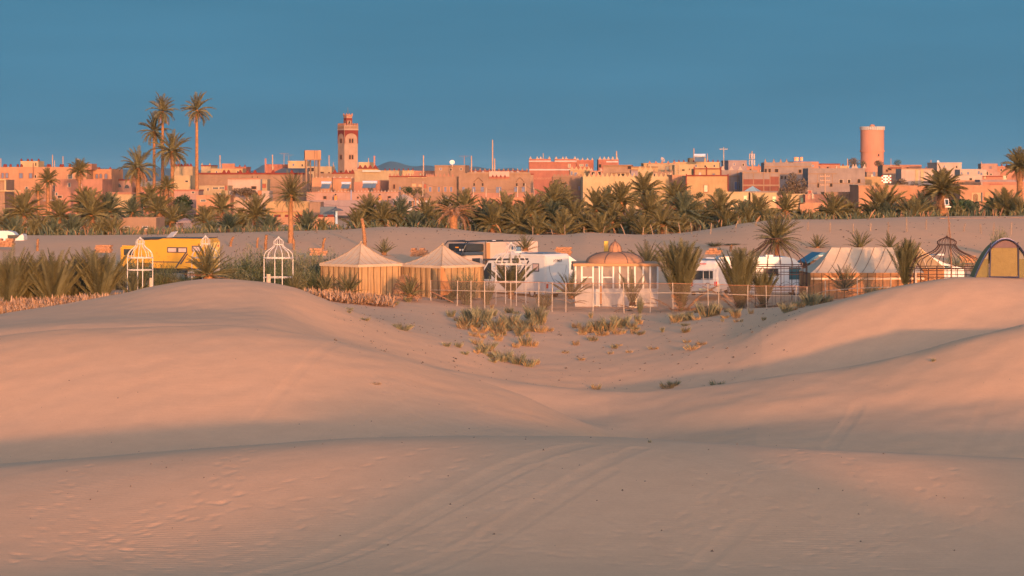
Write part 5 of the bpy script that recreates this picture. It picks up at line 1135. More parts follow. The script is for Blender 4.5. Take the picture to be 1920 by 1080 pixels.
for (root, px, d, kind, label) in sorted(SHRUBS, key=lambda q: q[1]):
    if label: tag(root, label, 'shrub', 'desert shrubs')
    else:
        i += 1; tag(root, '%s feathery shrub in the thicket left of the tents, %s from left' % ({'grey': 'grey-green', 'green': 'darker green'}[kind], ordw(i-1)), 'shrub', 'desert shrubs')

# ---------------------------------------------------------------- the camp
def B(name, mat, parent, boxes, loc=None, bevel=0, rot=None):
    mb = MB()
    for q in boxes: mb.box(*q)
    return mb.build(name, mat, parent, loc, bevel=bevel, rot=rot)
PW = M('paint_white', (.50, .47, .45), .35, .04, 1, spec=.5)
PWD = M('paint_white_dusty', (.46, .40, .36), .6, .1, 2)
PY = M('paint_yellow', (.46, .235, .018), .4, .05, 1, spec=.5)
PYL = M('paint_yellow_sunlit', (.62, .42, .14), .5, .1, 1)  # paler rear yellow: sunlight on that face put into the colour
PB = M('paint_black', (.02, .022, .026), .4, .1, 1, spec=.5)
PBL = M('paint_blueblack', (.03, .045, .07), .35, .1, 1, spec=.5)
PBG = M('paint_beige', (.40, .30, .25), .6, .08, .8)
PO_ = M('paint_orange', (.38, .18, .08), .6, .1, 1)
TY = M('tyre_rubber', (.025, .022, .02), .9, .1, 2); RM = M('rim_metal', (.3, .28, .27), .5, .1, 2)
GT = M('vehicle_glass', (.03, .035, .04), .12, .1, 1, spec=.8); GLT = M('vehicle_glass_teal', (.05, .11, .12), .12, .2, 1, spec=.8)
GLP = M('acrylic_window_pink', (.42, .30, .27), .25, .15, 2, spec=.6)
STR = M('stripe_charcoal', (.05, .045, .05), .5, .1, 1); RL = M('lamp_red', (.5, .02, .015), .3, .05, 1); AMB = M('lamp_amber', (.8, .3, .03), .3)
def wheel(root, x, y, r, w=.26):
    mb = MB(); mb.lathe([(r*.55, -w/2), (r*.92, -w/2), (r, -w*.35), (r, w*.35), (r*.92, w/2), (r*.55, w/2)], 20)
    o = mb.build('tyre', TY, None, smooth=False); wh = mb2 = MB(); mb2.lathe([(0, -w*.3), (r*.3, -w*.35), (r*.56, -w*.45), (r*.56, w*.45), (r*.3, w*.35), (0, w*.3)], 16)
    rim = mb2.build('wheel', RM, root, (x, y, r), rot=(R(90), 0, 0)); o.parent = rim; return rim
def panel(name, mat, parent, x0, x1, z0, z1, y, t=.025, axis='y', rim=None):
    """thin slab on a side: axis y -> faces -y; axis x -> faces +x at x=y"""
    mb = MB()
    if axis == 'y': mb.box(x0, x1, y-t, y, z0, z1)
    elif axis == 'x': mb.box(y, y+t, x0, x1, z0, z1)
    else: mb.box(y-t, y, x0, x1, z0, z1)
    return mb.build(name, mat, parent)
def mark(o, s, mat, size, loc, rot, name='lettering', shear=.25):
    cu = bpy.data.curves.new(name, 'FONT'); cu.body = s; cu.size = size; cu.align_x = 'CENTER'; cu.align_y = 'CENTER'; cu.extrude = .004; cu.shear = shear; cu.offset = size*.012
    t = bpy.data.objects.new(name, cu); col.objects.link(t); bpy.context.view_layer.update()
    me = bpy.data.meshes.new_from_object(t); bpy.data.objects.remove(t); me.materials.clear(); me.materials.append(mat)
    q = link(name, me, o, loc, rot); return q

# yellow expedition truck -------------------------------------------------
D = 172; x = px2x(322, D); g = gz(x, D)+.02
T = empty('expedition_truck', (x, D, py2z(529, D)), R(-20), 'yellow expedition truck with dark windows, birds and slanted stripes on its side', 'truck')
H0 = 82/F*D; L2 = 2.72; zt = H0; zb = zt-2.15
mb = MB(); mb.prism([(-L2+.0, zb+.35), (-L2+1.1, zb+.35), (-L2+1.1, zb), (L2, zb), (L2, zt-.25), (L2-.22, zt), (-L2+2.0, zt), (-L2+1.65, zt-.1), (-L2, zt-.16)], 0, 2.25); mb.build('box_body', PY, T, bevel=.03, fixn=True)
mb = MB(); mb.prism([(-L2-.02, zt-.155), (-L2+1.65, zt-.095), (-L2+2.0, zt+.004), (L2-.22, zt+.004), (L2-.22, zt+.05), (-L2-.02, zt+.03)], -.03, 2.28); mb.build('roof_edge', PB, T, fixn=True)
for (a, b_, c, d_) in ((-.30, .58, -.42, -.82), (.60, 1.46, -.42, -.82)):
    pass
f = panel('window_frame', STR, T, -.35, 1.25, zt-1.02, zt-.62, -.004, .03); panel('pane', GLP, f, -.27, .38, zt-.96, zt-.70, -.036, .006); panel('pane', GLP, f, .56, 1.17, zt-.96, zt-.70, -.036, .006)
f = panel('window_frame', STR, T, 1.62, 2.35, zt-.92, zt-.50, -.004, .03); panel('pane', GLP, f, 1.69, 2.28, zt-.86, zt-.58, -.036, .006)
panel('side_stripe', STR, T, -1.7, .55, zb+.42, zb+.49, -.004, .006); panel('side_stripe', STR, T, 1.1, L2-.05, zb+.42, zb+.49, -.004, .006)
for k, (xo, l) in enumerate(((.25, 1.1), (.62, .78))):
    mb = MB(); mb.add([(xo, -.009, zb+.05+k*.25), (xo+.14, -.009, zb+.05+k*.25), (xo+.14+l*.75, -.009, zb+.05+k*.25+l), (xo+l*.75, -.009, zb+.05+k*.25+l)], [(0, 1, 2, 3)]); mb.build('slanted_stripe', STR, T)
rg = random.Random(2); 
for i in range(26):
    xx = -1.75+rg.random()*1.6; zz = zb+.62+rg.random()*.62*(1-(xx+1.75)/2.6); s_ = rg.uniform(.035, .07); mb = MB()
    mb.add([(xx-s_, -.009, zz+s_*.5), (xx, -.009, zz), (xx+s_, -.009, zz+s_*.6), (xx, -.009, zz-s_*.25)], [(0, 3, 1), (1, 3, 2)]); mb.build('bird_decal', STR, T)
f = panel('rear_panel', PYL, T, .1, 2.15, zb+.1, zt-.3, L2+.003, .02, 'x'); panel('rear_light', RL, f, .25, .42, zt-.62, zt-.48, L2+.026, .01, 'x'); panel('rear_light', RL, f, 1.8, 1.97, zt-.62, zt-.48, L2+.026, .01, 'x')
B('cab', PY, T, [(-L2-1.55, -L2-.08, .1, 2.15, 1.0, zt-.55)], bevel=.12); f = B('cab_window', GT, T, [(-L2-1.2, -L2-.45, .06, .09, zt-1.25, zt-.8)]); B('windscreen', GT, T, [(-L2-1.58, -L2-1.56, .3, 1.95, zt-1.35, zt-.75)])
B('chassis', PB, T, [(-L2-1.3, L2-.2, .6, 1.65, .62, zb-.004)]); 
for xx in (-L2-.8, 1.55):
    for yy in (.16, 2.05): wheel(T, xx, yy, .56, .32)
mb = MB(); mb.prism([(.75+.8*math.cos(math.pi*i/10)+.8, .55+.72*math.sin(math.pi*i/10)) for i in range(11)], .05, .12); mb.build('mudguard', PB, T, fixn=True)
panel('side_marker', RL, T, 1.28, 1.38, zb-.16, zb-.1, .02, .02)
B('stowage_box', M('jerrycan_green', (.12, .16, .14), .6), T, [(2.3, 2.7, .05, .5, .5, .95)])
mb = MB(); mb.add([(-.75, .6, zt+.05), (-.1, .35, zt+.12), (-.0, .9, zt+.50), (-.65, 1.15, zt+.42)], [(0, 1, 2, 3)]); o = mb.build('roof_panel', PWD, T); md = o.modifiers.new('s', 'SOLIDIFY'); md.thickness = .05

# brown expedition truck with black cab --------------------------------------
D = 176; x = px2x(960, D); T = empty('overland_truck', (x, D, py2z(540, D)), R(38), 'beige overland truck with a black cab guard and blue awning over the windscreen', 'truck'); zt = 87/F*D; L2 = 2.45; zb = 1.15
B('box_body', PBG, T, [(-L2, L2, 0, 2.4, zb, zt)], bevel=.04); B('lit_front_edge', PO_, T, [(-L2-.03, -L2+.42, -.015, -.004, zb, zt-.05)])  # orange strip: low sun on the box's edge put into paint
f = B('window_frame', STR, T, [(-.05, .85, -.03, -.004, zt-1.05, zt-.35)]); B('pane', M('window_blue', (.10, .17, .25), .2, .1, 1, spec=.6), f, [(.0, .8, -.037, -.032, zt-1.0, zt-.4)])
B('roof_rail', PB, T, [(-L2+.3, .9, .15, .2, zt+.01, zt+.08), (-L2+.3, .9, 2.2, 2.25, zt+.01, zt+.08)]); mb = MB(); mb.lathe([(.18, 0), (.15, .09), (0, .12)], 12); mb.build('roof_vent', PW, T, (-.9, 1.0, zt))
B('cab', PBG, T, [(-L2-1.75, -L2-.1, .1, 2.3, .7, zt-.95)], bevel=.08); B('cab_roof', PBL, T, [(-L2-1.9, -L2-.1, .05, 2.35, zt-.95+.004, zt-.68)], bevel=.06)
B('windscreen', GT, T, [(-L2-1.79, -L2-1.755, .3, 2.1, 1.5, zt-1.1)]); f = B('door_window', STR, T, [(-L2-1.15, -L2-.45, .06, .095, 1.45, zt-1.15)]); B('pane', GT, f, [(-L2-1.08, -L2-.52, .05, .058, 1.5, zt-1.2)])
B('mirror', PB, T, [(-L2-1.85, -L2-1.7, -.2, -.05, 1.4, 1.95)])
B('over_cab_locker', PB, T, [(-L2-1.7, -L2-.03, .15, 2.25, zt-.64, zt-.12)], bevel=.05); panel('marker_lamp', AMB, T, 1.0, 1.35, zt-.42, zt-.33, -L2-1.705, .02, '-x')
for yy in (.45, .75): panel('spot_lamp', PW, T, yy-.08, yy+.08, zt-.62, zt-.48, -L2-1.73, .02, '-x')
mb = MB()
for yy in (-.05, 2.45): mb.tube([(-L2-2.25, yy, 1.2), (-L2-2.2, yy, zt-.9), (-L2-1.85, yy, zt-.2), (-L2-1.6, yy, zt+.05), (-L2, yy, zt+.1), (-L2+.05, yy, 1.0)], .045, 6)
for q in (-L2-1.6, -L2-.9): mb.tube([(q, -.05, zt+.06), (q, 2.45, zt+.06)], .04, 6)
for zz in (zt-.75, zt-.5, zt-.95): mb.tube([(-L2-2.1, 1.7, zz), (-L2-2.1, 2.45, zz)], .03, 5)
o = mb.build('guard_frame', PB, T); o['kind'] = 'stuff'
for xx in (-L2-.9, 1.3):
    for yy in (.16, 2.2): wheel(T, xx, yy, .58, .34)
B('chassis', PB, T, [(-L2-1.6, L2-.1, .7, 1.7, .6, zb-.004)])

# white motorhomes --------------------------------------------------------------
def sbox(s_, q): return (min(s_*q[0], s_*q[1]), max(s_*q[0], s_*q[1]))+tuple(q[2:])
def motorhome(corner_px, d, yaw, pyb, pyt, L, label, W=2.25, nose=1.5, flip=False, teal=False, win=(), hatch=(), vents=True, rearwin=False, glassy=None):
    """near corner (rear end, camera-side wall) placed at corner_px; nose along +x, or -x when flip"""
    s_ = -1 if flip else 1; l = L/2; th = R(yaw); cx, cy = -l*s_, 0
    x = px2x(corner_px, d)-(cx*math.cos(th)); y = d-(cx*math.sin(th)); z0 = py2z(pyb, d)
    T = empty('motorhome', (x, y, z0), th, label, 'motorhome', 'white motorhomes and vans of the camp'); zt = py2z(pyt, d)-z0
    def BX(name, mat, par, boxes, bevel=0): return B(name, mat, par, [sbox(s_, q) for q in boxes], bevel=bevel)
    body = [(-l, .42), (l-.9, .42), (l-.15, .5), (l, .62), (l, 1.05), (l-.12, 1.25), (l-nose*.62, zt-.55), (l-nose, zt-.12), (l-nose-.5, zt), (-l+.15, zt), (-l, zt-.15)]
    mb = MB(); mb.prism([(s_*a, b_) for a, b_ in body], 0, W); mb.build('body', PW, T, bevel=.04, fixn=True)
    mb = MB(); e = .03
    q = [(l-.12+e, .18, 1.3), (l-.12+e, W-.18, 1.3), (l-nose*.62+e, W-.22, zt-.6), (l-nose*.62+e, .22, zt-.6)]; mb.add([(s_*a, b_, c) for a, b_, c in q], [(0, 1, 2, 3)]); mb.build('windscreen', GLT if teal else GT, T)
    mb = MB(); mb.prism([(s_*a, b_) for a, b_ in [(l-1.5, 1.15), (l-.35, 1.15), (l-nose*.62-.05, zt-.7), (l-1.5, zt-.7)]], -.02, -.004); mb.build('cab_window', GLT if teal else GT, T, fixn=True)
    for (a, b_, h_, hh, m_) in win:
        f = BX('window', STR, T, [(a, b_, -.03, -.004, zt-h_-hh, zt-h_)]); BX('pane', m_, f, [(a+.05, b_-.05, -.036, -.032, zt-h_-hh+.05, zt-h_-.05)])
    for (a, b_, c, d_) in hatch:
        mb = MB()
        for q in ((a, b_, c, c+.015), (a, b_, d_-.015, d_), (a, a+.015, c, d_), (b_-.015, b_, c, d_)): u, v = sorted((s_*q[0], s_*q[1])); mb.box(u, v, -.008, -.003, q[2], q[3])
        mb.build('hatch', M('seam_grey', (.35, .3, .28), .6), T)
    BX('skirt', M('skirt_grey', (.45, .42, .40), .6), T, [(-l+.1, l-.25, .05, W-.05, .28, .415)])
    for xx in (-l+1.25, l-.95):
        for yy in (.14, W-.14): wheel(T, s_*xx, yy, .34, .22)
    BX('rear_wall', PW, T, [(-l-.04, -l-.003, .1, W-.1, .5, zt-.25)], .012); BX('bumper', M('skirt_grey', (.45, .42, .40), .6), T, [(-l-.14, -l-.043, .05, W-.05, .35, .62)])
    for yy in (.08, W-.3): BX('rear_light', RL, T, [(-l-.06, -l-.041, yy, yy+.18, .68, .98)])
    BX('number_plate', M('plate_yellow', (.85, .75, .35), .4), T, [(-l-.155, -l-.142, W/2-.26, W/2+.26, .42, .53)])
    if rearwin:
        f = BX('rear_window', STR, T, [(-l-.06, -l-.042, .35, W-.35, zt-1.25, zt-.65)]); BX('pane', GT, f, [(-l-.066, -l-.061, .4, W-.4, zt-1.2, zt-.7)])
        BX('brake_light', RL, T, [(-l-.05, -l-.042, W*.4, W*.6, zt-.24, zt-.18)])
    if vents: BX('solar_panel', M('collector', (.09, .13, .18), .3, .1, spec=.6), T, [(-l+.5, -l+2.3, .3, W-.3, zt+.02, zt+.06)]); BX('roof_vent', PW, T, [(.2, .7, .7, 1.3, zt+.003, zt+.12)])
    return T, l, zt, BX
T, l, zt, BX = motorhome(1022, 160, -45, 560, 477, 6.6, 'white motorhome seen from behind, with dark zigzag stripe and dark lettering on its rear', W=2.35, flip=True, nose=1.9,
    win=((-l_ if False else -2.75, -2.15, .62, .55, GLP), (.4, 1.4, .62, .5, GLP)), hatch=((-3.0, -2.3, .55, 1.15), (-1.9, -1.3, .55, 1.2)))
# zigzag stripe on the side, lettering and curved seams on the rear (rear face: +x)
mb = MB(); y_ = -.012
def strip(mb, pts, w_):
    for (a, b_), (c, d_) in zip(pts, pts[1:]):
        dx, dz_ = c-a, d_-b_; n_ = math.hypot(dx, dz_); ox, oz = -dz_/n_*w_, dx/n_*w_
        mb.add([(a, y_, b_), (c, y_, d_), (c+ox, y_, d_+oz), (a+ox, y_, b_+oz)], [(0, 1, 2, 3)])
mb = MB(); strip(mb, [(-2.6, zt-.55), (1.75, zt-.42)], .13); mb.build('side_stripe', STR, T); mb = MB(); strip(mb, [(1.75, zt-.42), (.1, .85)], .13); mb.build('side_stripe', STR, T); mb = MB(); strip(mb, [(-1.6, zt-.95), (1.1, zt-.85)], .07); mb.build('side_stripe', M('stripe_blue', (.22, .34, .5), .4), T)
mark(T, 'HYMER', STR, .26, (l+.048, 1.15, zt-.45), (R(90), 0, R(90)))
BX('roof_edge', PW, T, [(-l-.02, l-2, -.03, -.004, zt-.16, zt-.08)])
for s2 in (0, 1):
    mb = MB(); P_ = [(l+.043, (.35+.6*t*t) if not s2 else 2.0-.6*t*t, zt-.75-1.2*t) for t in [i/8 for i in range(9)]]; mb.tube(P_, .014, 4); mb.build('rear_seam', STR, T)
mb = MB(); mb.tube([(l+.043, .3, zt-.72), (l+.043, 2.05, zt-.72)], .006, 4); mb.build('rear_seam', M('seam_grey', (.35, .3, .28), .6), T)
motorhome(915, 176, 0, 535, 477.5, 7.6, 'white motorhome showing only its curved bluish nose roof between the other and the kiosk', teal=False, nose=1.6)
motorhome(1346, 163, 2, 556, 482, 6.35, 'long white motorhome behind the left iron cage, teal cab window at right', teal=True, nose=1.1, win=((-.05, .95, .78, .5, GT), (-2.4, -1.5, .78, .45, GLP)), hatch=((-.9, -.2, .55, 1.2), (1.3, 1.85, .5, 2.1)))
motorhome(1347, 157, 76, 556, 489, 5.2, 'white van seen from behind with a bicycle rack, between the two upright palms', W=2.0, nose=1.5, rearwin=True, win=((.2, 1.0, .6, .5, GT),))
motorhome(1700, 172, -6, 535, 479.5, 4.1, 'white van with blue windscreen behind the right end of the long tent', nose=2.2, teal=True)
motorhome(-6, 222, 0, 464, 433, 2.9 if False else 2.5, 'small white van among the palms at the far left', W=1.6, nose=1.0, vents=False)
# bicycle rack on the van
D = 155.5; x = px2x(1330, D); z = py2z(545, D)
T = empty('bicycle_rack', (x, D, z), R(-14), 'metal bicycle rack hanging on the rear of the white van', 'bicycle rack'); mb = MB()
for q in (-.4, 0, .4): mb.tube([(q, 0, 0), (q, 0, 1.35)], .022, 5)
for zz in (.1, .75, 1.3): mb.tube([(-.55, 0, zz), (.55, 0, zz)], .022, 5)
o = mb.build('rack_frame', PWD, T); o['kind'] = 'stuff'; mb = MB()
mb.tube([(.18*math.cos(a)-.1, -.03, .32+.18*math.sin(a)) for a in [i*math.pi/6 for i in range(7)]], .02, 5); mb.build('hook', PB, T)
# blue roofed hut
D = 170; T = empty('blue_roof_hut', (px2x(1538, D), D, py2z(520, D)), R(12), 'small orange hut with a tilted blue roof, left of the long tent', 'hut')
B('wall', W_('orange'), T, [(-.75, .75, 0, 1.6, 0, 1.15)]); mb = MB(); mb.prism([(-1.1, 1.1), (.0, 1.75), (.75, 1.72), (.75, 1.6), (.05, 1.6), (-1.0, .98)], -.2, 1.8); mb.build('roof', M('roof_sheet_blue', (.04, .13, .20), .5, .15, 1), T, fixn=True)
B('roof_edge', PW, T, [(-.2, .75, -.24, -.203, 1.5, 1.58)])

# striped tents -------------------------------------------------------------------
CW = M('canvas_golden', (.35, .215, .105), .9, .14, 1.2, bump=.3, bscale=6, stain=.12); CR = M('canvas_pale', (.42, .31, .22), .9, .10, 1.2, bump=.25, bscale=5); CS = M('canvas_seam', (.10, .055, .03), .9, .1, 1); CRS = M('canvas_rope', (.30, .20, .13), .9, .1, 1)
CO = M('canvas_orange', (.34, .155, .065), .9, .14, 1.0, bump=.3, bscale=6, stain=.12); CWH = M('canvas_band', (.72, .50, .32), .9, .1, 1)
def square_tent(px_c, d, px_l, px_r, py_peak, py_eave, py_base, label, seed, group='square striped tents'):
    zb = py2z(py_base, d); ze = py2z(py_eave, d)-zb; zp = py2z(py_peak, d)-zb; hw = (px_r-px_l)/2/F*d; s = hw*math.sqrt(2)/2
    T = empty('striped_tent', (px2x((px_l+px_r)/2, d), d+hw, zb), R(45), label, 'tent', group); rg = random.Random(seed); n = 7; off = -.0
    for q in range(4):
        m = Matrix.Rotation(q*math.pi/2, 3, 'Z')
        # wall: slightly rippled cloth
        vs = []; fs = []; N = 28
        for i in range(N+1):
            xx = -s+2*s*i/N; rp = .05*math.sin(i*math.pi/2)*(.3+.7*rg.random())
            for zz, k in ((0, 1.6), (ze*.5, 1), (ze, 0)): vs.append(m@Vector((xx, -s+rp*k*(0 if i in (0, N) else 1), zz)))
        for i in range(N):
            for j in range(2): fs.append((i*3+j, i*3+3+j, i*3+4+j, i*3+1+j))
        mb = MB(); mb.add(vs, fs); mb.build('wall', CW, T)
        # roof: sagging triangle
        R0 = 10; rows = []
        for j in range(R0+1):
            t = j/R0; w_ = s*1.04*(1-t); z_ = ze+(zp-ze)*(t**1.0-.16*math.sin(math.pi*t)); rows.append((w_, z_, s*1.04*(1-t)))
        vs = []; fs = []
        for (w_, z_, yy) in rows:
            for i in range(9): f = i/4-1; vs.append(m@Vector((w_*f, -yy+.0, z_-.05*(1-f*f)*(yy/s))))
        for j in range(R0):
            for i in range(8): fs.append((j*9+i, j*9+i+1, (j+1)*9+i+1, (j+1)*9+i))
        mb = MB(); mb.add(vs, fs); mb.build('roof', CR, T, smooth=True)
        mb = MB(); vs = []
        for i in range(N+1):
            xx = (-s+2*s*i/N)*1.045; vs += [m@Vector((xx, -s*1.045, ze+.02)), m@Vector((xx, -s*1.045, ze-.13-.03*(i % 2)))]
        mb.add(vs, [(2*i, 2*i+1, 2*i+3, 2*i+2) for i in range(N)]); mb.build('valance', CR, T)
        if q in (0, 3):
            for k in range(n):
                xx = -s+2*s*(k+.5+rg.uniform(-.08, .08))/n; mb = MB()
                P_ = [m@Vector((xx+rg.uniform(-.02, .02), -s-.055, ze*t)) for t in (0, .3, .6, .93)]; mb.tube(P_, .026, 4, False); mb.build('wall_stripe', CS, T)
                # roof seam follows the cloth upward, parallel, until the hip
                f0 = (k+.5)/n*2-1; mb = MB(); P_ = []
                tmax = 1-abs(f0)
                for t in [i/8*tmax*.97 for i in range(9)]:
                    w_ = s*1.04*(1-t); z_ = ze+(zp-ze)*(t-.16*math.sin(math.pi*t)); ff = (f0*s*1.04)/w_ if w_ > 1e-3 else 0
                    P_.append(m@Vector((f0*s*1.04, -w_, z_-.05*(1-min(1, ff*ff))*(w_/s)+.012)))
                mb.tube(P_, .014, 4, False); mb.build('roof_seam', CRS, T)
        mb = MB(); P_ = [m@Vector((-s*1.04*(1-t), -s*1.04*(1-t), ze+(zp-ze)*(t-.16*math.sin(math.pi*t))+.01)) for t in [i/8 for i in range(9)]]; mb.tube(P_, .022, 5, False); mb.build('hip_rope', CRS, T)
        mb = MB(); mb.tube([m@Vector((-s-.01, -s-.01, 0)), m@Vector((-s-.01, -s-.01, ze))], .035, 5); mb.build('corner_pole', CS, T)
    mb = MB(); mb.tube([(0, 0, zp-.05), (0, 0, zp+.12)], .06, 6); mb.build('peak_cap', CRS, T)
    return T
square_tent(674, 149, 596, 748, 457.5, 497, 555, 'golden striped square tent with a pale peaked roof, left one of the pair', 1)
square_tent(828, 151, 750, 905, 461, 499, 562, 'golden striped square tent whose right wall flaps open, right one of the pair', 2)
D = 148.6; mb = MB(); mb.add([(0, 0, 0), (.55, .05, .1), (.2, .02, 1.75), (0, 0, 1.8)], [(0, 1, 2, 3)]); mb.add([(.05, -.1, .9), (.5, -.15, .2), (.75, -.05, .25), (.15, -.02, 1.7)], [(0, 1, 2, 3)])
o = mb.build('entrance_flap', CO, None, (px2x(826, D), D, py2z(555, D))); tag(o, 'loose orange entrance cloth hanging at the corner of the right tent', 'tent flap')
# long tent
D = 152; zb = py2z(562, D); T = empty('long_tent', (px2x(1520, D), D, zb), R(3), 'long orange striped tent with a broad pale roof, right of the iron cage', 'tent')
ze = py2z(512, D)-zb; zp = py2z(466, D)-zb; L_ = (1735-1520)/F*D; W_t = 4.4; hx0 = 1.75; hx1 = L_-.55
def roofz(t): return ze+(zp-ze)*(t-.11*math.sin(math.pi*t))
secs = 22; R0 = 10
def roof_face(name, fn, n_i):
    vs = []; fs = []
    for j in range(R0+1):
        for i in range(n_i+1): vs.append(fn(i/n_i, j/R0))
    for j in range(R0):
        for i in range(n_i): a = j*(n_i+1)+i; fs.append((a, a+1, a+n_i+2, a+n_i+1))
    mb = MB(); mb.add(vs, fs); return mb.build(name, CR, T, smooth=True)
def front(u, t): x0 = hx0*t; x1 = L_-(L_-hx1)*t; return (x0+(x1-x0)*u, W_t/2*t, roofz(t))
def back(u, t): p = front(u, t); return (p[0], W_t-p[1], p[2])
roof_face('roof', front, 16); roof_face('roof_back', back, 16)
roof_face('roof_hip', lambda u, t: (hx0*t, W_t/2*t+(W_t-W_t*t)*u, roofz(t)), 6)
for k in range(-1, 10):
    u0 = (k+.5)/10*L_; P_ = []
    for t in [i/9 for i in range(10)]:
        x0 = hx0*t; x1 = L_-(L_-hx1)*t; xx = u0+1.25*t
        if xx < x0 or xx > x1: continue
        P_.append((xx, W_t/2*t-.012, roofz(t)+.012))
    if len(P_) > 2: mb = MB(); mb.tube(P_, .015, 4, False); mb.build('roof_seam', CS, T)
vs = []; N = 60; rg = random.Random(8)
for i in range(N+1):
    xx = L_*i/N; rp = .05*math.sin(i*1.7)
    for zz in (0, ze*.4, ze*.75, ze-.02): vs.append((xx, rp*(1-zz/ze)+.03, zz))
mb = MB(); mb.add(vs, [(i*4+j, i*4+4+j, i*4+5+j, i*4+1+j) for i in range(N) for j in range(3)]); mb.build('wall', CO, T)
mb = MB(); mb.add([(0.03, 0.03, 0), (0.03, W_t, 0), (0.03, W_t, ze), (0.03, 0.03, ze), (L_, 0.03, 0), (L_, W_t, 0), (L_, W_t, ze), (L_, 0.03, ze)], [(1, 0, 3, 2), (4, 5, 6, 7)]); mb.add([(0.03, W_t, 0), (L_, W_t, 0), (L_, W_t, ze), (0.03, W_t, ze)], [(1, 0, 3, 2)]); mb.build('end_wall', CO, T)
mb = MB(); mb.add([(-.03, -.05, ze+.01)]+[(L_*i/30, -.05, ze+.01) for i in range(1, 31)]+[(L_*i/30, -.05, ze-.22-.03*(i % 2)) for i in range(30, -1, -1)], [tuple(range(31))+tuple(range(31, 62))]); mb.build('valance', CO, T)
B('white_band', CWH, T, [(.02, L_, -.035, -.02, ze-.42, ze-.3)])
for k in range(15): xx = .2+k*(L_-.4)/14; mb = MB(); mb.tube([(xx, -.03, 0), (xx+rg.uniform(-.03, .03), -.04, ze*.5), (xx, -.06, ze)], .02, 4, False); mb.build('wall_stripe', CS, T)
mb = MB(); mb.add([(L_+.01, -.02, ze), (L_+.01, W_t, ze), (hx1, W_t/2, zp)], [(0, 1, 2)]); mb.build('gable', CW, T)
# right-hand smaller tent behind with a lit gable
D = 156; zb = py2z(560, D); T = empty('peaked_tent', (px2x(1732, D), D+1.7, zb), R(-38), 'peaked tent with a sunlit yellow side, joined right of the long tent', 'tent'); ze = py2z(505, D)-zb; zp = py2z(466, D)-zb; s = 1.25
mb = MB()
for q in range(4):
    m = Matrix.Rotation(q*math.pi/2, 3, 'Z'); mb.add([m@Vector((-s, -s, ze)), m@Vector((s, -s, ze)), m@Vector((0, 0, zp))], [(0, 1, 2)])
mb.build('roof', CW, T)
for q in range(4):
    m = Matrix.Rotation(q*math.pi/2, 3, 'Z'); mb = MB(); mb.add([m@Vector((-s+.05, -s+.05, 0)), m@Vector((s-.05, -s+.05, 0)), m@Vector((s-.05, -s+.05, ze)), m@Vector((-s+.05, -s+.05, ze))], [(0, 1, 2, 3)]); mb.build('wall', CO, T)
    mb = MB(); mb.tube([m@Vector((-s, -s, ze)), m@Vector((0, 0, zp+.02))], .02, 4); mb.build('hip_rope', CWH, T)

# kiosk with dome --------------------------------------------------------------------
D = 150; zb = py2z(575, D); T = empty('kiosk', (px2x(1156, D), D, zb), R(0), 'white glazed kiosk with a tan ribbed dome and a small dome on top', 'kiosk')
hw = 78/F*D; dp = 4.2; zs = py2z(541, D)-zb; zw = py2z(499, D)-zb; zr = py2z(494, D)-zb; K = lambda p: (p-1156)/F*D
B('low_wall', PWD, T, [(-hw, K(1113), 0, .14, 0, zs), ]); B('low_wall', PWD, T, [(K(1128), hw, 0, .14, 0, zs)]); B('side_wall', PWD, T, [(-hw, -hw+.14, .143, dp, 0, zs)]); B('side_wall', PWD, T, [(hw-.14, hw, .143, dp, 0, zs)]); B('back_wall', PWD, T, [(-hw+.143, hw-.143, dp-.14, dp, 0, zs)])
B('floor', PWD, T, [(-hw+.143, hw-.143, .143, dp-.143, 0, .08)])
GLK = M('kiosk_glass', (.22, .17, .155), .15, .12, 1.5, spec=.7, trans=.15)
POSTS = [1079, 1091, 1112, 1124, 1129, 1150, 1162, 1178, 1190.5, 1206, 1219, 1233]
for p in POSTS: B('post', PW, T, [(K(p)-.05, K(p)+.05, -.03, .09, zs if p not in (1112, 1124) else 0, zw)])
for a, b_ in zip(POSTS, POSTS[1:]):
    if (a, b_) == (1112, 1124): continue
    if b_-a > 6: B('pane', GLK, T, [(K(a)+.055, K(b_)-.055, .03, .045, zs+.02, zw-.02)])
B('rail', PW, T, [(K(1091)+.06, K(1112)-.06, -.01, .02, zs+(zw-zs)*.5-.04, zs+(zw-zs)*.5+.04)]); B('rail', PW, T, [(K(1129)+.06, K(1150)-.06, -.01, .02, zs+(zw-zs)*.5-.04, zs+(zw-zs)*.5+.04)])
dr = B('door', PW, T, [(K(1113), K(1123), .0, .05, .05, zs*.98)]); B('pane', GLK, dr, [(K(1114), K(1122), .02, .03, zs, zw-.1)])
B('gap', GT, T, [(K(1125), K(1128.2), .05, .1, zs, zw)])
for p in (-1, 1):
    for k in range(4): B('post', PW, T, [(p*hw-.05-.02*p, p*hw+.05-.02*p, .6+k*1.15, .7+k*1.15, zs, zw)])
    B('pane', GLK, T, [(p*(hw-.06)-.01, p*(hw-.06)+.01, .1, dp-.1, zs+.02, zw-.02)])
B('roof_slab', PO_, T, [(-hw-.12, hw+.12, -.15, dp+.15, zw, zr)], bevel=.02)
DM = M('dome_tan', (.32, .16, .09), .85, .12, 1.2, bump=.3, bscale=4, stain=.1); rd = 56/F*D; hd = py2z(474, D)-zb-zr; n = 8
prof = [(math.cos(t*math.pi/2)**.8*rd*1.0 if t < 1 else .0, zr+hd*(math.sin(t*math.pi/2)**.9)) for t in [i/12 for i in range(12)]]; prof = [(max(r_, .38), z_) for r_, z_ in prof]
mb = MB(); mb.lathe(prof, 32, 0, dp/2); mb.build('dome', DM, T, smooth=True)
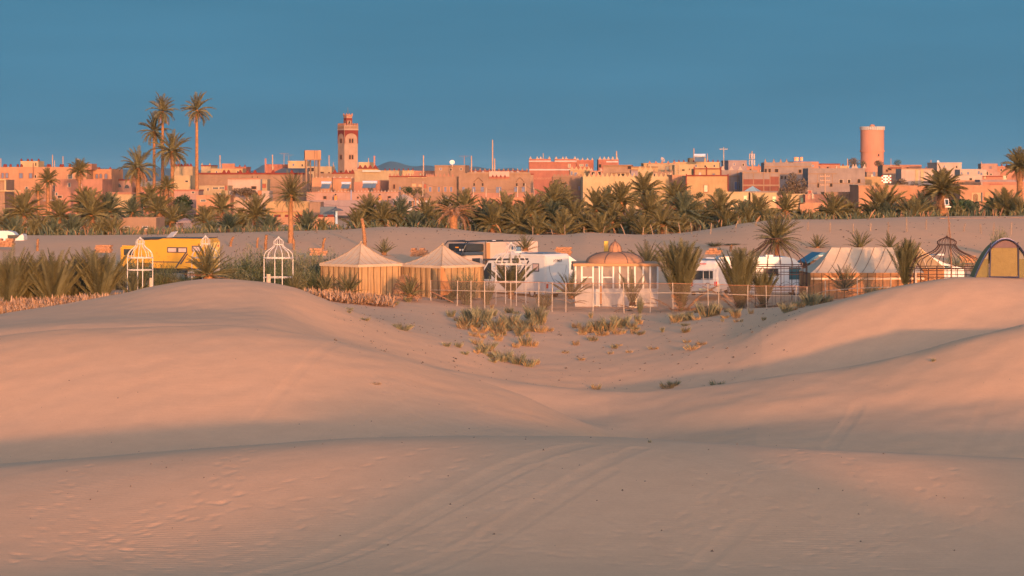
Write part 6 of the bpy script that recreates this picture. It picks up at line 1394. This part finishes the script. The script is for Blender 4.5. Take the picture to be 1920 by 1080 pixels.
for k in range(8):
    a = math.pi*2*(k+.5)/8; P_ = [((r_+.012)*math.cos(a), dp/2+(r_+.012)*math.sin(a), z_+.01) for r_, z_ in prof]; mb = MB(); mb.tube(P_, .022, 5, False); mb.build('dome_rib', STR, T)
zl = zr+hd-.03; rl = 12/F*D; hl = py2z(453, D)-zb-zl; pl = [(rl*1.05, zl), (rl*1.08, zl+hl*.25), (rl*.95, zl+hl*.5), (rl*.6, zl+hl*.75), (rl*.2, zl+hl*.9), (.02, zl+hl)]
mb = MB(); mb.lathe(pl, 24, 0, dp/2); mb.build('small_dome', DM, T, smooth=True)
for k in range(8):
    a = math.pi*2*(k+.5)/8; mb = MB(); mb.tube([((r_+.01)*math.cos(a), dp/2+(r_+.01)*math.sin(a), z_) for r_, z_ in pl], .014, 4, False); mb.build('small_dome_rib', STR, T)
mb = MB(); mb.tube([(0, dp/2, zl+hl-.02), (0, dp/2, zl+hl+.1)], .04, 5); mb.build('finial', STR, T)
B('chimney_box', M('box_orange', (.62, .33, .06), .7, .1, 1), T, [(K(1137), K(1145), dp-.6, dp-.1, zr, py2z(455, D)-zb)])
B('sun_glint_strip', M('sun_glint_paint', (.75, .68, .5), .2), T, [(K(1192), K(1204), .3, .34, zs+.75, zs+.85)])  # pale strip added to imitate the sun's reflection in the glazing
for (a, b_, c, d_, m_, nm, lab, ct) in ((1124.5, 1128.5, 536, 570, PO_, 'wooden_post', 'ochre wooden post standing before the kiosk door', 'post'), (1180, 1194, 556, 577, M('board_cream', (.78, .62, .42), .8, .1, 2), 'board', 'cream board leaning against the kiosk wall', 'board')):
    d9 = 148.6; mb = MB(); w_ = (b_-a)/F*d9/2; mb.box(-w_, w_, -.03, .03, 0, (d_-c)/F*d9); o = mb.build(nm, m_, None, (px2x((a+b_)/2, d9), d9, py2z(d_, d9)), bevel=.01); tag(o, lab, ct)

# cages --------------------------------------------------------------------------------
def cage(px, d, px_half, py_top, py_neck, py_eave, py_mid, py_base, label, mat, nrib=12, nposts=6, r=.028, open_top=False, neck=.3, iron=False):
    zb = py2z(py_base, d); f = lambda p: py2z(p, d)-zb; Rr = px_half/F*d; x = px2x(px, d)
    T = empty('cage_frame', (x, d+Rr, zb), (.35 if not iron else .1), label, 'garden frame'); ze, zn, zt, zm = f(py_eave), f(py_neck), f(py_top), f(py_mid)
    rn = Rr*neck
    def ring(rr, z, name='ring', rad=r): mb = MB(); mb.tube([(rr*math.cos(2*math.pi*i/32), rr*math.sin(2*math.pi*i/32), z) for i in range(33)], rad, 5, False); mb.build(name, mat, T)
    ring(Rr, ze, rad=r*1.3); ring(Rr, zm); ring(rn, zn, rad=r*1.2)
    if iron: ring(Rr, ze-.12)
    for k in range(nrib):
        a = 2*math.pi*k/nrib; pr_ = [(1, 0), (.97, .16), (.90, .32), (.67, .52), (.42, .70), (.29, .86), (neck, 1)] if iron else [(1, 0), (.985, .18), (.92, .36), (.78, .53), (.60, .66), (.45, .77), (.36, .87), (neck, 1)]
        rr_ = pchip1([q[1] for q in pr_], [-q[0] for q in pr_], np.linspace(0, 1, 15)); P_ = [(-q*Rr*math.cos(a), -q*Rr*math.sin(a), ze+(zn-ze)*i/14) for i, q in enumerate(rr_)]
        mb = MB(); mb.tube(P_, r, 5, False); mb.build('rib', mat, T)
        if not open_top:
            P_ = [(rn*q*math.cos(a), rn*q*math.sin(a), zn+(zt-zn)*h_) for q, h_ in ((1, 0), (1.12, .2), (1.1, .38), (.8, .6), (.35, .78), (.1, .92), (.0, 1.05))]; mb = MB(); mb.tube(P_, r*.8, 4, False); mb.build('crown_rib', mat, T)
    for k in range(nposts): a = 2*math.pi*k/nposts; mb = MB(); mb.tube([(Rr*math.cos(a), Rr*math.sin(a), -.2), (Rr*math.cos(a), Rr*math.sin(a), ze)], r*1.25, 6); mb.build('post', mat, T)
    if iron:
        for k in range(nposts*3):
            if k % 3: a = 2*math.pi*k/(nposts*3); mb = MB(); mb.tube([(Rr*math.cos(a), Rr*math.sin(a), 0), (Rr*math.cos(a), Rr*math.sin(a), ze)], r*.55, 4); mb.build('bar', mat, T)
        for k in range(nposts*2):
            a0 = 2*math.pi*k/(nposts*2); P_ = []
            for i in range(9): q = i/8*math.pi; a = a0+math.pi/(nposts*2)*(1-math.cos(q)); P_.append((Rr*math.cos(a), Rr*math.sin(a), zm*.55+.35*math.sin(q))) 
            mb = MB(); mb.tube(P_, r*.6, 4, False); mb.build('scroll', mat, T)
        ring(Rr, zm*.55)
    return T
CWT = M('frame_white', (.50, .44, .40), .5, .08, 2); CIR = M('frame_rust', (.055, .028, .022), .8, .25, 3)
cage(259, 146, 24, 445, 458, 484, 507, 560, 'white ogee-domed metal frame at the left, before the truck cab', CWT, 10, 4, r=.023)
cage(519.5, 147, 28, 444.5, 459, 484.5, 521, 545, 'white ogee-domed metal frame standing alone left of the tents', CWT, 12, 4, r=.023)
cage(382, 151, 26, 442, 458, 484, 507, 540, 'white metal frame half hidden by the fan palm at the yellow truck', CWT, 10, 4, r=.023)
cage(958, 149, 30, 456, 470, 496.5, 530, 576, 'white ogee-domed metal frame before the white motorhome', CWT, 10, 4, r=.022)
cage(1458, 147, 63, 445, 449, 500, 515, 580, 'rusty iron cage frame round the palm before the long white motorhome', CIR, 16, 8, .021, True, .24, True)
cage(1788, 143, 70, 444, 461, 504, 520, 560, 'rusty iron cage frame with an onion top, left of the dome tent', CIR, 18, 8, .021, False, .235, True)

# fence with netting -----------------------------------------------------------------------
FW_ = M('fence_pipe', (.36, .28, .22), .6, .25, 3); NET = M('fence_netting', (.17, .11, .075), .9, .3, 6, trans=.72)
pts_f = [(808,148.5,556,526),(857,146.5,566,527),(883,146,570,527.5),(909,145.8,575,528),(958,145.6,576,528),(1010,145.6,570,529),(1035,145.4,566,530),(1061,145.2,565,531),(1112,145,573,531),(1170,144.8,578,531),(1219,144.6,583,531),(1262,144.4,584,531),(1328,144.2,584,532),(1347,144.4,578,533),(1402,144.4,580,535),(1437,144.3,580,536),(1492,144,578,536),(1513,144.5,560,538),(1548,143,556,527),(1608,142.5,556,522),(1670,142,545,520)]
T = empty('netting_fence', (px2x(1200, 145), 145, 0), 0, 'pale pipe fence with torn brown netting running before the camp', 'fence'); ox = px2x(1200, 145)
pos = []
for (a, d, b_, t_) in pts_f:
    x = px2x(a, d)-ox; z0, z1 = py2z(b_, d), py2z(t_, d); z0 = min(z0, gz(x+ox, d)-.1); pos.append((x, d-145, z0, z1)); mb = MB(); mb.tube([(x, d-145, z0), (x+random.Random(a).uniform(-.04, .04), d-145, z1+.03)], .028, 6); mb.build('post', FW_, T)
for (p, q) in zip(pos, pos[1:]):
    hq = .62
    mb = MB(); mb.tube([(p[0], p[1]-.04, p[3]-.58-.0), (q[0], q[1]-.04, q[3]-.58)], .019, 5, False); mb.build('rail', FW_, T)
    mb = MB(); mb.tube([(p[0], p[1]-.0, p[3]), ((p[0]+q[0])/2, (p[1]+q[1])/2, (p[3]+q[3])/2-.03), (q[0], q[1], q[3])], .016, 5, False); mb.build('top_wire', M('wire_rust', (.3, .14, .08), .8), T)
    mb = MB(); N = 6; vs = []
    for i in range(N+1):
        t = i/N; xx, yy = p[0]+(q[0]-p[0])*t, p[1]+(q[1]-p[1])*t+.05+.03*math.sin(i*2.1); zt_ = p[3]+(q[3]-p[3])*t-.02*math.sin(math.pi*t); vs += [(xx, yy, max(p[2], q[2], zt_-1.55)), (xx, yy, zt_)]
    mb.add(vs, [(2*i, 2*i+2, 2*i+3, 2*i+1) for i in range(N)]); mb.build('netting', NET, T)
mb = MB(); mb.tube([(px2x(805, 147)-ox, 2, py2z(545, 147)), (px2x(850, 146)-ox, 1, py2z(567, 146))], .03, 5); mb.build('brace', M('wire_rust', (.3, .14, .08), .8), T)
# dome tent on the dune ----------------------------------------------------------------------
D = 121; zb = py2z(521, D); T = empty('dome_tent', (px2x(1886, D), D, zb), R(-3), 'mustard and purple camping tent with a dark-edged door on the dune crest', 'camping tent'); hw = 57/F*D; H_ = 72/F*D
TM = M('tent_olive', (.15, .12, .05), .8, .1, 3, bump=.2, bscale=9); TMU = M('tent_mustard', (.175, .122, .045), .75, .1, 3, bump=.35, bscale=7); TP = M('tent_purple', (.12, .07, .075), .7, .1, 3); TG = M('tent_mesh_grey', (.20, .18, .155), .9, .1, 5); TDK = M('tent_trim', (.03, .03, .06), .7, .1, 3); TLV = M('tent_lavender', (.34, .30, .42), .6, .1, 2)
def arch(k, w=1.0, h=1.0): a = math.pi*k; return (-hw*w*math.cos(a)*(1+.0*math.sin(a)), H_*h*(math.sin(a)**2.0))
N = 24
def sweep(name, mat, y0, y1, w0=1, h0=1, w1=1, h1=1, k0=0, k1=1):
    vs = []
    for i in range(N+1):
        k = k0+(k1-k0)*i/N; a = arch(k, w0, h0); b_ = arch(k, w1, h1); vs += [(a[0], y0, a[1]), (b_[0], y1, b_[1])]
    mb = MB(); mb.add(vs, [(2*i, 2*i+1, 2*i+3, 2*i+2) for i in range(N)]); return mb.build(name, mat, T, smooth=True)
sweep('canopy', TLV, 0, .35); sweep('fly_sheet', TM, .35, 2.2, 1, 1, .98, .96); sweep('fly_sheet', TM, 2.2, 3.7, .98, .96, .55, .35)
def clipface(name, mat, xa, xb, za, zb_, y=.12, frac=.97):
    pts = []; n_ = 14
    for i in range(n_+1):
        x_ = xa+(xb-xa)*i/n_; c = max(-1, min(1, -x_/(hw*frac))); zt_ = H_*frac*(math.sin(math.acos(c))**2.0); pts.append((x_, y, max(za, min(zb_, zt_))))
    base = [(xa+(xb-xa)*i/n_, y+.02, za) for i in range(n_, -1, -1)]; mb = MB(); mb.add(pts+base, [(i, i+1, 2*n_-i, 2*n_+1-i) for i in range(n_)]); return mb.build(name, mat, T)
k_ = lambda p: (p-1886)/F*D; kz = lambda q: (521-q)/F*D
clipface('door_panel', TMU, k_(1858), k_(1908), .05, kz(465), .05); clipface('purple_hood', TP, k_(1859), k_(1907), kz(465)+.004, kz(449), .07)
clipface('wing', TM, -hw*.96, k_(1855), 0, kz(486), .2); clipface('mesh_window', TG, -hw*.9, k_(1855), kz(486)+.004, kz(452), .19); clipface('wing', TM, k_(1912), hw*.96, 0, kz(486), .2); clipface('mesh_window', TG, k_(1912), hw*.9, kz(486)+.004, kz(452), .19)
for p in (1856.5, 1910): mb = MB(); mb.tube([(k_(p), .03, 0), (k_(p+(1.5 if p < 1880 else -1.5)), .03, kz(455))], .035, 5); mb.build('door_trim', TDK, T)
mb = MB(); mb.tube([(k_(1855), 0, .03), (k_(1911), 0, .03)], .05, 5); mb.build('door_sill', TDK, T)
mb = MB(); mb.tube([(arch(i/24, 1.01, 1.01)[0], -.02, arch(i/24, 1.01, 1.01)[1]) for i in range(25)], .035, 6, False); mb.build('arch_pole', TDK, T)
mb = MB(); mb.tube([(arch(i/24, 1.0, 1.03)[0], .2, arch(i/24, 1.0, 1.03)[1]) for i in range(25)], .03, 6, False); mb.build('arch_pole', TLV, T)

# solar lamp
D = 146; z0 = py2z(560, D); T = empty('solar_lamp', (px2x(1783, D), D, z0), 0, 'thin crooked lamp pole with a small solar panel, above the right iron cage', 'street lamp'); f = lambda p, q: (px2x(p, D)-px2x(1783, D), 0, py2z(q, D)-z0)
mb = MB(); mb.tube([(0, 0, 0), f(1784, 500), f(1782, 450), f(1779, 415), f(1776, 388)], [.05, .045, .04, .035, .03], 6); mb.build('pole', M('pole_brown', (.2, .1, .06), .8), T)
c = f(1775, 379); mb = MB(); mb.box(-.14, .14, -.02, .02, -.2, .2); fr = mb.build('panel_frame', PW, T, (c[0], 0, c[2])); fr.rotation_euler = (R(-12), 0, R(14)); mb = MB(); mb.box(-.1, .1, -.026, -.021, -.16, .16); mb.build('solar_cell', M('solar_dark', (.01, .02, .025), .3), fr)
c = f(1778, 387.5); B('lamp_head', PW, T, [(c[0]-.18, c[0]+.16, -.06, .06, c[2]-.04, c[2]+.02)])

# mud blocks, stumps, heaps ------------------------------------------------------------------
MUD = M('mud_brick', (.34, .17, .095), .95, .25, 2.5, bump=1, bscale=4)
def mud_block(p0, p1, q0, q1, d, label):
    x0, x1 = px2x(p0, d), px2x(p1, d); z0, z1 = py2z(q1, d), py2z(q0, d); T = empty('mud_block', ((x0+x1)/2, d, z0), R(random.Random(p0).uniform(-14, 14)), label, 'mud wall', 'ruined mud blocks'); w_ = (x1-x0)/2; rg = random.Random(p0)
    rows = max(2, int((z1-z0)/.16)); n_ = max(3, int(2*w_/.3)); meshes = []
    for v in range(4):
        mb = MB(); mb.box(-.5, .5, 0, .45, 0, 1); mb.v = [(a+rg.uniform(-.04, .04), b_+rg.uniform(-.05, .05), c+rg.uniform(-.06, .06)) for a, b_, c in mb.v]; meshes.append(mb.mesh('mud_brick', MUD))
    hb = (z1-z0)/rows; wb = 2*w_/n_
    for r_ in range(rows):
        for k in range(n_):
            if r_ == rows-1 and rg.random() < .25: continue
            o = link('brick', meshes[rg.randrange(4)], T, (-w_+(k+.5)*wb+(.5*wb if r_ % 2 else 0)*.6, rg.uniform(0, .05), r_*hb-.05)); o.scale = (wb*.96, 1.2, hb*.95)
for q in ((-8,23,446,462,205,'ruined mud-brick block at the left edge under the small white van'),(176,206,458,473,196,'ruined mud-brick block on the sand behind the left bushy palms'),(580,612,464,478,194,'ruined mud-brick block behind the left tent'),(768,800,464,480,190,'ruined mud-brick block between the peaks of the two tents'),(1040,1070,462,478,188,'ruined mud-brick block above the white motorhome roof'),(1322,1352,464,476,190,'low orange mud block above the white van'),(1568,1600,458,466,205,'low mud block behind the ridge of the long tent'),(1800,1830,478,492,186,'pile of mud bricks seen through the right iron cage')): mud_block(*q)
def stump(px, d, pyb, pyt, w_, lean, label):
    x = px2x(px, d); z0 = gz(x, d); h_ = (pyb-pyt)/F*d; me = trunk_mesh(h_, w_/F*d/2, w_/F*d/2*.8, int(px), .25, (lean*h_, 0), max(4, int(h_/.22))); o = link('palm_stump', me, None, (x, d, z0-.05)); tag(o, label, 'palm stump', 'palm stumps on the sand')
for q in ((684,206,462,406,7,-.1,'tall bare palm stump left of the dead palm, above the left tent'),(605,205,463,440,5,.2,'short orange leaning palm stump behind the left tent'),(498,206,455,426,6,.05,'shaggy palm stump left of the single palm'),(482,208,463,443,4,.1,'thin low stump behind the white frame left of the tents'),(551,205,462,440,5,-.05,'small stump hugging the single palm trunk'),(432,210,466,447,5,.3,'bent orange stump right of the yellow truck'),(70,205,468,444,5,.05,'thin stump among the left palms'),(1370,200,470,456,5,.1,'orange stub between the dry shrubs above the white van')): stump(*q)
mb = MB(); mb.v = []; 
# dry palm-leaf fences
def leaf_fence(path, label, n, hmin, hmax, seed):
    rg = random.Random(seed); mb = MB()
    for i in range(n):
        t = rg.random()*(len(path)-1); k = int(t); q = t-k; a, b_ = path[k], path[k+1]; px = a[0]+(b_[0]-a[0])*q; d = a[1]+(b_[1]-a[1])*q+rg.choice((-1.4, .6))+rg.gauss(0, .5); x = px2x(px, d)+rg.uniform(-.2, .2)
        an = rg.uniform(0, 6.28); ev = rg.uniform(-.1, 1.3)**1.0; l = rg.uniform(.2, .6); dr = Vector((math.cos(an)*math.cos(ev), math.sin(an)*math.cos(ev), math.sin(ev))); sd = Vector((-math.sin(an), math.cos(an), rg.uniform(-.5, .5)))*rg.uniform(.012, .04)
        z = gz_fast(x, d)+rg.uniform(0, hmin); p = Vector((x, d, z)); mb.add([p-sd, p+sd, p+dr*l*.6+sd*1.3, p+dr*l, p+dr*l*.6-sd*1.3], [(0, 1, 2, 3, 4)])
    o = mb.build('palm_leaf_fence', M('dead_leaf_heap', (.32, .19, .115), .9, .35, 3)); tag(o, label, 'leaf fence', kind='stuff')
_gc = {}
def gz_fast(x, y):
    k = (round(x*2), round(y*2))
    if k not in _gc: _gc[k] = gz(k[0]/2, k[1]/2)
    return _gc[k]
x0, x1 = px2x(1792, 226), px2x(1990, 226); mb = MB(); mb.prism([(x0-1.6, py2z(409, 226)), (x1, py2z(407, 226)), (x1, 1.5), (x0+3.2, py2z(426, 226)), (x0, py2z(416, 226))], 226, 228.2)
o = mb.build('mud_bank', M('mud_brick', (.34, .17, .095)), None, fixn=True); tag(o, 'low reddish mud bank on top of the sand at the right edge', 'bank')
leaf_fence([(-20, 139), (60, 139.5), (140, 139), (200, 138), (260, 136), (300, 133)], 'ragged low fence of dry palm leaves along the dune at left', 3200, .22, .6, 3)
leaf_fence([(-20, 133), (40, 133), (90, 133)], 'scattered dry palm leaves on the sand at the left edge', 900, .15, .5, 5)
leaf_fence([(575, 143), (620, 143), (680, 143), (735, 142.5)], 'ragged low fence of dry palm leaves before the left striped tent', 2400, .2, .6, 4)
# dome-shaped leaf shelter between the tents
D = 147; T = empty('leaf_heap', (px2x(762, D), D, py2z(563, D)), 0, 'rounded heap of dry palm branches between the two striped tents', 'leaf heap'); rg = random.Random(9); mb = MB()
for i in range(900):
    a = rg.uniform(0, 6.28); e = rg.uniform(.05, 1.5); p = Vector((.95*math.cos(a)*math.cos(e), .7*math.sin(a)*math.cos(e), 1.45*math.sin(e))); t = Vector((-math.sin(a), math.cos(a), rg.uniform(-1.2, 1.2))).normalized()*rg.uniform(.1, .35); s2 = Vector((0, 0, .02)); mb.add([p-t, p-t*.2+s2, p+t, p-t*.2-s2], [(0, 1, 2, 3)])
o = mb.build('branches', M('dead_branch', (.30, .16, .09), .9, .3, 3), T)
# short wooden post by the white frame
for (a, t_, b_, d, w_, lab) in ((503.5, 514, 534, 144, 8, 'short thick pale wooden post beside the white frame left of the tents'), (283, 521, 537, 143, 6, 'short pale post at the foot of the left white frame'), (1717, 511, 532, 139, 3.5, 'white post at the left of the right iron cage')):
    x = px2x(a, d); mb = MB(); mb.tube([(0, 0, -.4), (0, 0, (b_-t_)/F*d)], w_/F*d/2, 9); o = mb.build('wooden_post', M('post_pale', (.45, .32, .23), .8, .15, 3), None, (x, d, py2z(b_, d))); tag(o, lab, 'post')

# grass --------------------------------------------------------------------------------------------
TB = [  # column, base row, width, height, kind, distance
 (880,612,50,34,'mixed',134),(905,600,56,36,'green',137),(930,618,52,30,'mixed',133),(955,606,48,32,'mixed',136),(985,612,46,30,'mixed',134),(1010,600,40,40,'green',137),(1000,592,44,40,'green',139),(870,620,40,24,'straw',132),(900,626,44,22,'straw',131),(935,628,44,20,'straw',131),(975,622,40,22,'mixed',132),(1015,615,34,24,'straw',133),(882,594,44,26,'green',139),(905,588,40,26,'green',140),(845,594,24,18,'green',139),(858,603,22,14,'straw',137),
 (1095,612,34,28,'straw',134),(1118,610,40,30,'mixed',134),(1142,612,46,34,'mixed',134),(1165,606,42,30,'green',135),(1128,620,40,18,'straw',132),(1160,620,40,18,'straw',132),(1185,612,28,20,'mixed',134),(1195,598,16,24,'green',137),(1080,606,22,18,'straw',136),
 (985,646,34,26,'mixed',127),(1000,645,26,20,'straw',127),(968,650,22,18,'straw',126),(935,640,24,20,'straw',128),(890,642,30,18,'straw',128),(905,640,20,14,'straw',128),
 (895,664,30,22,'straw',123),(915,668,40,24,'mixed',122),(945,680,44,28,'green',119),(970,684,40,26,'green',118.5),(905,680,34,20,'green',119.5),(992,686,34,22,'green',118),(925,690,24,12,'green',117),
 (838,684,20,12,'green',117),(860,680,20,14,'green',118),(872,690,20,10,'green',116),
 (1030,725,30,22,'green',107),(1050,728,28,20,'green',106.5),(1062,730,24,20,'green',106),(1105,731,34,20,'green',106),(1128,732,30,22,'green',106),(1150,732,24,16,'green',106),(1118,706,26,18,'straw',112),
 (1250,708,36,18,'straw',112),(1262,706,30,14,'mixed',112.5),(1345,712,36,18,'green',111),(1328,712,24,10,'green',111),(1418,712,22,6,'green',110.5),(1512,699,22,12,'green',103.5),(1298,668,42,16,'straw',121),(1315,664,30,12,'straw',122),(1288,655,20,10,'straw',124),
 (1268,608,34,24,'mixed',134.5),(1285,606,28,22,'green',135),(1325,606,48,38,'green',135),(1340,604,34,26,'mixed',135.5),(1242,630,10,14,'green',130),(1285,640,24,14,'mixed',128),(1285,622,22,8,'green',131),(1355,630,8,8,'green',130),(1380,622,24,22,'straw',131),(1378,612,30,20,'green',133),(1408,612,14,16,'straw',133),(1380,638,14,10,'straw',128.5),(1390,642,8,8,'green',128),(1475,610,34,26,'green',127),(1488,606,22,12,'straw',128),(1432,632,12,10,'green',126),
 (1520,590,50,34,'green',131),(1500,594,26,18,'straw',130),(1542,584,40,24,'mixed',132),(1270,600,26,16,'straw',138),(1360,618,18,10,'straw',132),(1090,665,20,10,'straw',122),(1225,656,26,9,'straw',124),(1180,655,20,8,'straw',124),(1080,640,18,16,'straw',128),(1145,655,16,8,'straw',124),
 (757,653,40,16,'green',119.5),(745,651,20,10,'green',120),(685,628,24,8,'green',118),(655,628,10,8,'green',119),(655,612,20,6,'green',121),(705,782,28,6,'straw',82),(1218,833,8,8,'green',53.6),(1750,665,10,9,'green',97),(765,560,20,14,'green',146),(740,575,22,10,'green',143),(1160,640,20,6,'straw',127),(1060,652,18,8,'straw',125)]
for q in TB: tuft(*q)
rg = random.Random(31)
for k, (cx_, cy_, n_, kd) in enumerate(((930,612,26,'mixed'),(930,600,14,'green'),(1140,612,22,'straw'),(1010,606,8,'green'),(1320,605,12,'green'),(950,680,10,'green'),(1090,726,6,'green'),(1520,590,8,'green'))):
    for i in range(n_):
        px, py = cx_+rg.gauss(0, 42 if n_ > 10 else 24), cy_+rg.gauss(0, 11 if n_ > 10 else 5); ks = [(121, 672 if cx_ < 1200 else 640), (134, 615), (150, 575)]
        d = np.interp(py, [575, 612, 655, 690, 732], [148, 134, 124, 117, 106]); tuft(px, py, rg.uniform(10, 26), rg.uniform(7, 19), rg.choice([kd, kd, 'straw', 'mixed']), float(d))
ZN = [('in the hollow left below the fence', 800, 1050, 0, 640), ('below the kiosk', 1050, 1240, 0, 640), ('below the upright palms', 1240, 1460, 0, 650), ('on the slope left of the long tent', 1460, 1600, 0, 640), ('in the middle of the hollow', 800, 1050, 640, 700), ('on the hollow floor', 1050, 1460, 640, 700), ('along the lip of the front right dune', 980, 1800, 700, 760), ('on the slope below the left tent', 600, 800, 540, 700)]
cnt = {}
for (o, px, py, kd) in sorted(TUFTS, key=lambda q: q[1]):
    z_ = next((z[0] for z in ZN if z[1] <= px < z[2] and z[3] <= py < z[4]), 'alone on the open sand'); key = (kd, z_); cnt[key] = cnt.get(key, 0)+1
    tag(o, '%s grass tuft %s, %s from left' % ({'green': 'grey-green', 'mixed': 'green-and-straw', 'straw': 'straw-yellow'}[kd], z_, ordw(cnt[key]-1)), 'grass tuft', 'grass tufts in the sand')
# scattered dung, stones and twigs on the sand
mb = MB(); rg = random.Random(77); Q = []
for i in range(2600):
    if i < 1000: px, d = rg.uniform(620, 1500), rg.uniform(102, 146)
    elif i < 1500: px, d = rg.uniform(0, 1920), rg.uniform(44, 100)
    else: px, d = rg.uniform(250, 1920), rg.uniform(176, 236)
    Q.append((px2x(px, d), d, (.02+.05*rg.random()**2)*(1 if d > 100 else .45)*(1.6 if d > 170 else 1)))
Q = np.array(Q); gg = zsurf(Q[:, 0], Q[:, 1])
for (x, y, s), z in zip(Q, gg):
    r1, r2 = rg.uniform(.6, 1.4), rg.uniform(.6, 1.8); mb.add([(x-s*r2, y, z-.01), (x, y-s, z-.01), (x+s*r1, y, z-.01), (x, y+s*r2, z-.01), (x+s*.2, y, z+s*r1*.9)], [(0, 1, 4), (1, 2, 4), (2, 3, 4), (3, 0, 4)])
o = mb.build('pebbles', M('pebble_dark', (.11, .075, .05), .9, .5, .8)); tag(o, 'small dark stones and twigs scattered over the sand', 'pebbles', kind='stuff')
